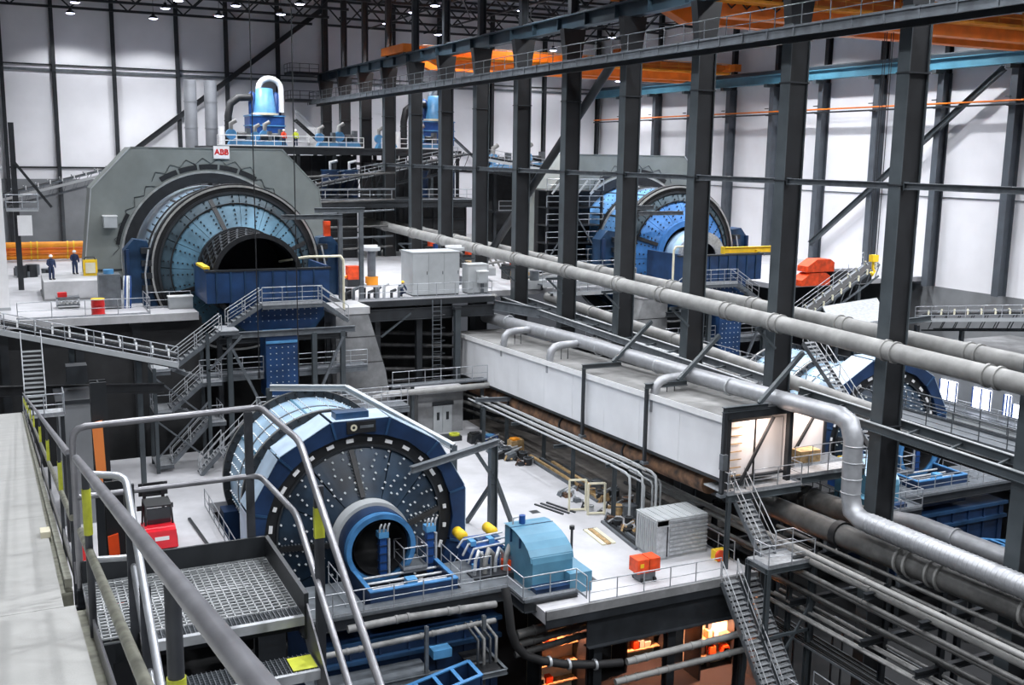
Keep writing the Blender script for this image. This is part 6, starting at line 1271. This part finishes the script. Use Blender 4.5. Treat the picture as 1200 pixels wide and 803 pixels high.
# pale door-shaped frames and loose material
for k, (x, y) in enumerate(((28.9, 51.8), (29.6, 50.8))):
    f = thing('pallet_frame', 'cream tubular goal-shaped frame on the lower floor, %s one' % ('left', 'right')[k], 'frame', (x, y, ZP), 'cream frames')
    for e in (0, 0.95): MB().box((x+e-0.05, y-0.05-0.3*e, ZP), (x+e+0.05, y+0.05-0.3*e, ZP+1.9)).build('upright', 'cream', f)
    MB().beam((x, y, ZP+1.9), (x+0.95, y-0.29, ZP+1.9), 0.1, 0.1).build('top_bar', 'cream', f); MB().beam((x, y, ZP+0.1), (x+0.95, y-0.29, ZP+0.1), 0.1, 0.1).build('bottom_bar', 'cream', f)
def plank(label, nm, p, q, w, h, m, grp): o = thing(nm, label, 'timber' if m == 'wood' or m == 'cream' else 'pipe', p, grp); MB().beam((*p[:2], p[2]+h/2), (*q[:2], q[2]+h/2), w, h).build('length', m, o); e = (V(q)-V(p)).normalized()*0.04; MB().beam(V(p)+V((0, 0, h/2))-e, V(p)+V((0, 0, h/2)), w*1.04, h*1.04).build('end_face', 'dark_steel', o)
for k in range(4): plank('steel tube lying on the lower floor before the container, %s from the left' % NTH[k], 'loose_tube', (29.7-0.05*k+0.3*k, 49.3, ZP), (29.2+0.3*k, 44.9-0.2*k, ZP), 0.14, 0.14, 'dark_steel' if k % 2 else 'mid_steel', 'loose tubes')
for k in range(3): plank('timber plank lying beside the loose tubes, %s from the left' % NTH[k], 'timber_plank', (28.2+0.3*k, 48.6, ZP), (28.0+0.3*k, 46.2, ZP), 0.24, 0.08, 'wood' if k == 1 else 'cream', 'timber planks')
for k in range(5): plank('long timber lying parallel to the gallery, %s from the open floor' % NTH[k], 'long_timber', (31.6+0.35*k, 64.0-1.0*k, ZP), (31.3+0.35*k, 52.5, ZP), 0.2, 0.14, 'wood' if k % 2 else 'mid_steel', 'long timbers')
for k in range(3): plank('flat steel length on the floor beside the cream frames, %s from the left' % NTH[k], 'flat_bar', (27.6+0.4*k, 53.6, ZP), (28.3+0.4*k, 51.4, ZP), 0.12, 0.08, 'dark_steel', 'flat bars')
ADJ = dict(dark_steel='dark steel', mid_steel='grey steel', rubber='black rubber', wood='brown wooden', rust='rusty', galvanised='zinc grey', black_steel='blackened')
MATL = ['dark_steel', 'mid_steel', 'rubber', 'wood', 'rust', 'galvanised', 'black_steel']
for k in range(60):
    a = random.random(); x, y = (29.6+2.2*random.random(), 67.5-6.5*a) if k < 24 else (29.8+3.2*random.random(), 55.0-4.8*random.random()) if k < 48 else (29.8+2.0*random.random(), 50.0-3.5*random.random())
    mm = MATL[k % 7]; o = thing('scrap_piece', '%s %s by the pipe rack, %s' % (ADJ[mm], ('can with pale rim', 'offcut with bar', 'coil on box')[k % 3], ('in the back heap', 'in the heap beyond the timbers', 'among the tools near the frames', 'in the clutter by the container', 'by the rack end posts')[min(4, k // 12)]), 'scrap', (x, y, ZP), 'clutter along the pipe rack'); s_ = 0.15+0.3*random.random()
    if k % 3 == 0: MB().cyl((x, y, ZP), s_, s_*1.6, 10).build('can', mm, o); MB().ring((x, y, ZP), s_*0.95, s_*1.08, s_*1.5, s_*1.7, 'Z', 10).build('rim', 'mid_steel', o)
    elif k % 3 == 1: MB().prism([(x-s_, y-s_*.7, ZP), (x+s_, y-s_*.5, ZP), (x+s_*.7, y-s_*.6, ZP+s_*1.2), (x-s_*.5, y-s_*.7, ZP+s_)], (0, s_*1.5, 0)).build('block', mm, o); MB().beam((x-s_, y, ZP+s_), (x+s_*1.6, y+0.2, ZP+s_*1.5), 0.07, 0.07).build('bar', 'galvanised', o)
    else: MB().tube([(x-s_, y, ZP+.06), (x, y+s_, ZP+.3), (x+s_, y, ZP+.06), (x+.2, y-s_, ZP+.2)], 0.06, 6).build('hose_coil', mm, o); MB().box((x-s_*.5, y-s_*.5, ZP), (x+s_*.5, y+s_*.5, ZP+s_*.6)).build('tool_box', MATL[(k+3) % 7], o)
for k, (nm, lb, x, y, m1, m2, h_) in enumerate((('cardboard_box', 'tan cardboard box in the clutter at the foot of the rack', 31.6, 64.6, 'wood', 'amber', 0.9), ('tarpaulin_bundle', 'bright blue wrapped bundle beside the tan cardboard box', 30.8, 67.2, 'blue_strong', 'blue_light', 0.6), ('dark_bin', 'dark open bin beside the blue bundle', 29.9, 67.8, 'dark_steel', 'black_steel', 0.7))):
    o = thing(nm, lb, 'box', (x, y, ZP)); MB().prism([(x-0.5, y-0.4, ZP), (x+0.5, y-0.4, ZP), (x+0.45, y-0.4, ZP+h_), (x-0.45, y-0.4, ZP+h_*0.9)], (0, 0.8, 0)).build('body', m1, o); MB().box((x-0.35, y-0.3, ZP+h_*0.95), (x+0.2, y+0.3, ZP+h_+0.05)).build('top_flap', m2, o)
c = thing('welding_set', 'red and white welding set standing behind the braced jib post', 'machine', (22.4, 56.5, ZP)); MB().box((22.0, 56.2, ZP+0.2), (22.7, 56.9, ZP+1.0)).build('body', 'red', c); MB().box((22.1, 56.1, ZP+0.5), (22.6, 56.2, ZP+0.9)).build('panel', 'white_paint', c); MB().cyl((22.0, 56.3, ZP+0.15), 0.15, 0.7, 10, 'X').build('wheel', 'rubber', c); MB().cyl((22.9, 56.7, ZP), 0.14, 1.5, 12).build('gas_bottle', 'dark_steel', c)
c = thing('bollard', 'thin dark bollard on the white lower floor near the motor', 'bollard', (26.5, 46, ZP)); MB().cyl((25.6, 45.5, ZP), 0.07, 1.5, 10).build('stem', 'dark_steel', c); MB().cyl((25.6, 45.5, ZP+1.5), 0.14, 0.18, 10).build('head', 'black_steel', c)
for k, (x, y) in enumerate(((27.0, 52.5), (25.0, 42.5), (24.4, 47.8))): c = thing('floor_drain', 'small dark drain cover in the white lower floor, %s from the camera' % NTH[(2, 0, 1)[k]], 'drain', (x, y, ZP), 'floor drains'); MB().box((x-0.22, y-0.22, ZP), (x+0.22, y+0.22, ZP+0.015)).build('cover', 'dark_steel', c); MB().box((x-0.28, y-0.28, ZP), (x+0.28, y+0.28, ZP+0.008)).build('frame', 'mid_steel', c)
c = thing('floor_crate', 'low wooden crate with green hose near the grey hut door', 'crate', (28.4, 69.5, ZP)); MB().box((27.6, 68.6, ZP), (29.2, 69.6, ZP+0.35)).build('crate_body', 'dark_steel', c); MB().ring((28.8, 69.1, ZP+0.35), 0.25, 0.4, 0, 0.12, 'Z', 16).build('hose_coil', 'yellow_tape', c)
h = thing('concrete_hut', 'small grey concrete hut with steel doors at the back of the lower floor', 'hut', (28.6, 72.5, ZP))
MB().box((26.8, 71.3, ZP), (30.4, 73.6, -17.4)).build('walls', 'concrete_mid', h); MB().box((26.6, 71.1, -17.4), (30.6, 73.6, -17.15)).build('roof', 'concrete', h)
for x in (28.0, 28.75): d = MB().box((x, 71.22, ZP), (x+0.72, 71.3, -18.4)).build('door', 'cabinet_grey', h); MB().box((x+0.25, 71.2, -19.5), (x+0.47, 71.22, -18.9)).build('door_window', 'dark_steel', d)
MB().box((27.9, 71.2, -18.4), (29.6, 71.3, -18.1)).build('lintel_vent', 'dark_steel', h)
s = thing('hut_walkway', 'railed pipe bridge passing above the grey concrete hut', 'walkway', (28, 71, -16)); MB().box((24.5, 70.4, -16.6), (32.0, 71.4, -16.5)).build('deck', 'mid_steel', s); railing(s, [(24.5, 70.4, -16.5), (32.0, 70.4, -16.5)], 1.1, 1.2); MB().tube([(22.5, 70.2, -17.6), (23.2, 70.2, -17.1), (24.0, 70.2, -16.95), (32.2, 70.2, -16.9)], 0.22, 10).build('carried_pipe', 'pipe_grey', s)
for x in (24.7, 26.2, 31.8): MB().ibeam((x, 70.9, ZP), (x, 70.9, -16.6), 0.22, 0.22, 0.03).build('leg', 'column_steel', s)
l = thing('cage_ladder', 'dark caged ladder under the middle upper floor', 'ladder', (29.6, 75, ZP))
for x in (29.2, 29.9): MB().box((x-0.03, 74.5, ZP), (x+0.03, 74.56, -10.9)).build('stile', 'mid_steel', l)
for q in range(26): MB().box((29.2, 74.51, ZP+0.35*q+0.3), (29.9, 74.55, ZP+0.35*q+0.34)).build('rung', 'mid_steel', l)
for q in range(8): z = -19+1.0*q; MB().tube([(29.2, 74.5, z), (29.1, 74.0, z), (29.55, 73.75, z), (30.0, 74.0, z), (29.9, 74.5, z)], 0.03, 5).build('cage_hoop', 'dark_steel', l)
for k in range(7):
    pipe('dim pipe in the dark bay under the upper floor, %s from the bottom' % NTH[k], [(24.8, 79.0, -19.8+1.0*k), (34.0, 77.5-0.4*k, -20.0+1.0*k)], 0.16, 'shaded_pipe', [0.3, 0.7], n=8, double=False, grp='pipes under the upper floor')
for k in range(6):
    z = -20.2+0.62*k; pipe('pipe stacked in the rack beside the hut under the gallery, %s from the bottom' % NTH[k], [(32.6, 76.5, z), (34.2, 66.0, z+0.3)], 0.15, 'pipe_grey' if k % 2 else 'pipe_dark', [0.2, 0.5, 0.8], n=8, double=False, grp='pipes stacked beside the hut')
# forklift
f = thing('forklift', 'red forklift truck parked on the lower floor behind the grated landing', 'forklift', (6.3, 54.5, ZP)); fx, fy = 6.35, 54.6
bd = MB(); bd.prism([(fx-0.75, fy, ZP+0.35), (fx-0.75, fy, ZP+1.0), (fx-0.75, fy+0.3, ZP+1.25), (fx-0.75, fy+1.3, ZP+1.25), (fx-0.75, fy+1.6, ZP+0.8), (fx-0.75, fy+2.6, ZP+0.8), (fx-0.75, fy+2.6, ZP+0.35)], (1.5, 0, 0)); bd.build('chassis', 'red_bright', f)
MB().prism([(fx-0.8, fy-0.25, ZP+0.25), (fx+0.8, fy-0.25, ZP+0.25), (fx+0.72, fy-0.25, ZP+1.2), (fx-0.72, fy-0.25, ZP+1.2)], (0, 0.7, 0)).build('counterweight', 'red_bright', f); MB().box((fx-0.35, fy-0.28, ZP+0.7), (fx+0.35, fy-0.25, ZP+0.9)).build('grille', 'white_paint', f)
for sx in (-0.68, 0.68):
    MB().tube([(fx+sx, fy+0.7, ZP+1.2), (fx+sx*0.92, fy+0.75, ZP+2.2), (fx+sx*0.92, fy+2.1, ZP+2.25), (fx+sx, fy+2.4, ZP+0.8)], 0.06, 6).build('cab_pillar', 'black_steel', f); MB().box((fx+sx*1.15-0.15, fy+2.2, ZP+1.6), (fx+sx*1.15+0.15, fy+2.3, ZP+1.85)).build('mirror', 'black_steel', f)
    for y in (fy+0.45, fy+2.2): MB().cyl((fx+sx-0.15, y, ZP+0.38), 0.38, 0.3, 16, 'X').build('wheel', 'rubber', f)
    MB().box((fx+sx*0.7-0.08, fy+2.65, ZP+0.1), (fx+sx*0.7+0.08, fy+2.8, ZP+2.9)).build('mast_rail', 'black_steel', f); MB().box((fx+sx*0.55-0.07, fy+2.8, ZP+0.05), (fx+sx*0.55+0.07, fy+4.0, ZP+0.1)).build('fork', 'dark_steel', f)
MB().box((fx-0.65, fy+0.7, ZP+2.2), (fx+0.65, fy+2.15, ZP+2.28)).build('cab_roof', 'black_steel', f); MB().box((fx-0.6, fy+0.72, ZP+1.3), (fx+0.6, fy+0.76, ZP+2.15)).build('rear_window', 'glass_dark', f); MB().box((fx-0.25, fy+1.2, ZP+1.2), (fx+0.25, fy+1.6, ZP+1.7)).build('seat', 'rubber', f)
for z in (0.4, 1.3, 2.2, 2.85): MB().box((fx-0.5, fy+2.68, ZP+z), (fx+0.5, fy+2.76, ZP+z+0.1)).build('mast_crossbar', 'black_steel', f)
MB().box((fx-0.75, fy+2.8, ZP+2.2), (fx+0.75, fy+2.9, ZP+2.9)).build('load_backrest', 'black_steel', f)
s = thing('floor_railing', 'railing on the lower floor along the left side of the pebble mill pit', 'railing', (9.6, 55, ZP)); railing(s, [(9.6, 61.0, ZP), (9.6, 47.5, ZP)], 1.1, 1.5); plank('dark steel angle lying on the floor beside the pit railing', 'steel_angle', (8.4, 59, ZP), (8.7, 53.5, ZP), 0.15, 0.12, 'dark_steel', None)
# ================================================================ the ramp the photographer stands on
def rz_(y): return -3.12 - 0.2019*(y - 7.82)
r = thing('inclined_walkway', 'pale concrete-slab ramp running down the left edge of the photo', 'ramp', (-1, 8, rz_(8)))
Y = [-2.0, 2.4, 7.2, 12.4, 17.6, 22.8, 28.0, 33.2, 38.4, 43.6, 48.8, 54.0, 57.4]
for i in range(len(Y)-1):
    y0, y1 = Y[i]+0.006, Y[i+1]-0.006; xr = 0.27 if y1 <= 7.3 else 0.20
    MB().beam(((-2.4+xr)/2, y0, rz_(y0)-0.07), ((-2.4+xr)/2, y1, rz_(y1)-0.07), xr+2.4, 0.14).build('slab_panel', 'deck_slab', r)
MB().beam((0.24, 7.9, rz_(7.9)-0.2), (0.24, 57.4, rz_(57.4)-0.2), 0.1, 0.3).build('edge_angle', 'rail_dirty', r)
MB().beam((0.31, -2, rz_(-2)-0.2), (0.31, 7.2, rz_(7.2)-0.2), 0.08, 0.3).build('edge_angle', 'rail_dirty', r)
for x in (-2.2, 0.1): MB().ibeam((x, -2, rz_(-2)-0.6), (x, 57.4, rz_(57.4)-0.6), 0.25, 0.7, 0.05).build('stringer_beam', 'dark_steel', r)
for y in (18, 34, 50): 
    for x in (-2.1, 0.0): MB().ibeam((x, y, ZG), (x, y, rz_(y)-0.95), 0.3, 0.3, 0.04).build('trestle_leg', 'dark_steel', r)
MB().prism([(0.13, 10.6, rz_(10.6)), (0.22, 10.6, rz_(10.6)), (0.22, 11.0, rz_(11.0)), (0.13, 11.0, rz_(11.0))], (0, 0, 0.06)).build('wooden_wedge', 'cream', r)
g = thing('ramp_railing', 'grey tube railing with yellow sleeves on the right edge of the pale ramp', 'railing', (0.31, 20, rz_(20)))
X0 = 0.31
def rl(y, h): return (X0, y, rz_(y)+h)
MB().tube([rl(57, 1.0), rl(30, 1.0), rl(15, 1.0), rl(7.95, 1.0)], 0.026, 10).build('top_rail', 'rail_near', g)
MB().tube([rl(57, 0.52), rl(30, 0.52), rl(15, 0.52), rl(7.9, 0.52)], 0.024, 10).build('mid_rail', 'rail_dirty', g)
MB().beam(rl(57, 0.1), rl(7.9, 0.1), 0.012, 0.16).build('toe_board', 'rail_near', g)
MB().beam((X0-0.05, 57, rz_(57)+0.03), (X0-0.05, 7.9, rz_(7.9)+0.03), 0.05, 0.06).build('kerb_angle', 'rail_dirty', g)
for k, y in enumerate((7.95, 9.85, 13.7, 18.1, 24.4, 30.0, 36.0, 42.0, 48.0, 54.0)):
    MB().box((X0-0.014, y-0.03, rz_(y)-0.2), (X0+0.014, y+0.03, rz_(y)+1.0)).build('post', 'post_dark', g)
    if k > 0: MB().box((X0-0.018, y-0.034, rz_(y)+0.52), (X0+0.018, y+0.034, rz_(y)+0.8)).build('yellow_sleeve', 'yellow_tape', g)
g = thing('ramp_handrail', 'thick grey handrail sweeping toward the camera at the lower left', 'railing', (X0, 4, rz_(4)))
X0 = 0.335
MB().tube([rl(7.35, 1.0), rl(4.5, 1.0), rl(0.6, 1.0)], 0.0265, 16).build('top_rail', 'rail_near', g)
MB().tube([rl(7.3, 0.5), rl(5.0, 0.48), rl(2.0, 0.46)], 0.0245, 14).build('mid_rail', 'rail_dirty', g)
for y in (6.4, 2.7):
    MB().tube([(X0, y, rz_(y)-0.5), (X0, y, rz_(y)+0.98)], 0.022, 12).build('post', 'post_dark', g)
    MB().tube([(X0, y, rz_(y)+(0.6 if y > 5 else 0.42)), (X0, y, rz_(y)+(0.88 if y > 5 else 0.72))], 0.026, 12).build('yellow_sleeve', 'yellow_tape', g)
MB().beam(rl(7.1, 0.0), rl(1.5, 0.0), 0.012, 0.14).build('toe_board', 'rail_near', g)
# grated landing and stair
ZL = -3.0
l = thing('grated_landing', 'open steel grating landing with dark kick plates beside the ramp', 'landing', (1.0, 7.0, ZL))
b = MB(); p = 0.052
n = int(1.3/p)
for i in range(n+1): x = 0.34+1.28*i/n; b.box((x-0.0045, 6.62, ZL-0.02), (x+0.0045, 7.58, ZL))
for i in range(20): y = 6.62+0.96*i/19; b.box((0.34, y-0.006, ZL-0.012), (1.62, y+0.006, ZL))
b.build('grating', 'cabinet_grey', l)
b = MB()
for i in range(36): x = 0.62+1.0*i/35; b.box((x-0.0022, 6.47, ZL-0.03), (x+0.0022, 6.62, ZL))
for i in range(9): y = 6.47+0.14*i/8; b.box((0.62, y-0.002, ZL-0.03), (1.62, y+0.002, ZL-0.01))
b.build('nosing_grating', 'mid_steel', l)
MB().box((0.62, 6.43, ZL-0.06), (1.62, 6.47, ZL+0.002)).build('nosing', 'galvanised', l)
MB().box((0.34, 7.58, ZL-0.16), (1.64, 7.6, ZL+0.16)).build('kick_plate', 'dark_steel', l)
MB().box((1.62, 6.43, ZL-0.16), (1.65, 7.6, ZL+0.16)).build('kick_plate', 'dark_steel', l)
for y in (6.6, 7.1, 7.55): MB().box((0.3, y-0.02, ZL-0.16), (1.64, y+0.02, ZL-0.03)).build('bearer', 'dark_steel', l)
for x in (0.34, 1.62): MB().ibeam((x, 7.5, ZG), (x, 7.5, ZL-0.16), 0.2, 0.2, 0.03).build('leg', 'dark_steel', l)
s = thing('grated_stair', 'steep grated stair descending from the landing toward the camera', 'stair', (1.1, 5.5, ZL-1))
for k in range(6):
    y1 = 6.44-0.30*k-0.12; z = ZL-0.20*(k+1); b = MB()
    for i in range(36): x = 0.62+1.0*i/35; b.box((x-0.0022, y1-0.24, z-0.03), (x+0.0022, y1, z))
    for i in range(9): yy = y1-0.24+0.24*i/8; b.box((0.62, yy-0.002, z-0.03), (1.62, yy+0.002, z-0.01))
    t = b.build('tread', 'mid_steel', s); MB().box((0.62, y1-0.27, z-0.06), (1.62, y1-0.24, z+0.002)).build('tread_nosing', 'galvanised', t)
    if k == 0: MB().box((1.46, y1-0.22, z), (1.615, y1-0.04, z+0.004)).build('warning_patch', 'yellow_tape', t)
MB().beam((1.64, 6.5, ZL-0.02), (1.64, 4.3, ZL-1.42), 0.012, 0.26).build('stringer', 'rail_near', s); MB().beam((0.60, 6.5, ZL-0.02), (0.60, 4.3, ZL-1.42), 0.012, 0.26).build('stringer', 'rail_near', s)
a = thing('landing_railing', 'grey tube railing around the grated landing and down its stair', 'railing', (1.2, 7.2, ZL))
def bend(P, r=0.09):
    out = [V(P[0])]
    for i in range(1, len(P)-1):
        p, c, q = V(P[i-1]), V(P[i]), V(P[i+1]); u = (p-c).normalized()*r; w = (q-c).normalized()*r
        out += [c+u, c+u*0.45+w*0.12, c+u*0.12+w*0.45, c+w]
    return out + [V(P[-1])]
MB().tube(bend([(0.33, 7.62, ZL-0.2), (0.33, 7.62, -1.88), (1.62, 7.62, -1.85), (1.66, 6.62, -1.86), (1.66, 4.2, -3.25)]), 0.0235, 12).build('top_rail', 'rail_near', a)
MB().tube(bend([(0.33, 7.62, -2.38), (1.60, 7.62, -2.37), (1.66, 6.75, -2.40), (1.66, 4.2, -3.86)]), 0.0215, 12).build('mid_rail', 'rail_near', a)
for p in ((1.53, 7.62), (1.68, 6.25)):
    z1 = -1.88 if p[1] > 7 else -2.06
    MB().box((p[0]-0.03, p[1]-0.014, ZL-0.3), (p[0]+0.03, p[1]+0.014, z1)).build('post', 'post_dark', a)
MB().box((1.648, 6.232, -2.40), (1.712, 6.268, -2.20)).build('yellow_sleeve', 'yellow_tape', a)
a = thing('stair_handrail', 'shiny inner handrail bending down the grated stair', 'railing', (0.57, 6, ZL))
MB().tube(bend([(0.36, 6.55, -1.91), (0.565, 6.5, -1.93), (0.58, 4.1, -3.35)], 0.07), 0.023, 12).build('top_rail', 'rail_steel', a)
for y_, z_ in ((6.45, -1.97), (5.8, -2.36)): MB().box((0.545, y_-0.014, ZL-0.9), (0.605, y_+0.014, z_)).build('post', 'post_dark', a)
MB().tube([(0.36, 6.55, -2.45), (0.58, 6.5, -2.45), (0.58, 4.1, -3.85)], 0.02, 10).build('mid_rail', 'rail_steel', a)
o = thing('orange_post_plates', 'bright orange plate strips on a dark post beyond the landing', 'post', (1.0, 14, -10))
MB().ibeam((0.98, 14.6, ZG), (0.98, 14.6, -3.0), 0.2, 0.2, 0.03).build('post', 'dark_steel', o); MB().prism([(0.87, 14.4, -3.52), (1.0, 14.4, -3.5), (1.02, 14.4, -4.35), (0.90, 14.4, -4.38)], (0, 0.05, 0)).build('orange_plate', 'orange_plate', o)
MB().prism([(0.66, 9.6, -3.4), (0.75, 9.6, -3.38), (0.76, 9.6, -3.68), (0.67, 9.6, -3.7)], (0, 0.03, 0)).build('orange_plate', 'orange_red', o); MB().prism([(0.68, 9.6, -3.85), (0.77, 9.6, -3.83), (0.77, 9.6, -4.05), (0.68, 9.6, -4.07)], (0, 0.03, 0)).build('orange_plate', 'orange_red', o)
MB().ibeam((0.74, 9.72, ZG), (0.74, 9.72, -2.9), 0.16, 0.16, 0.02).build('post', 'black_steel', o)
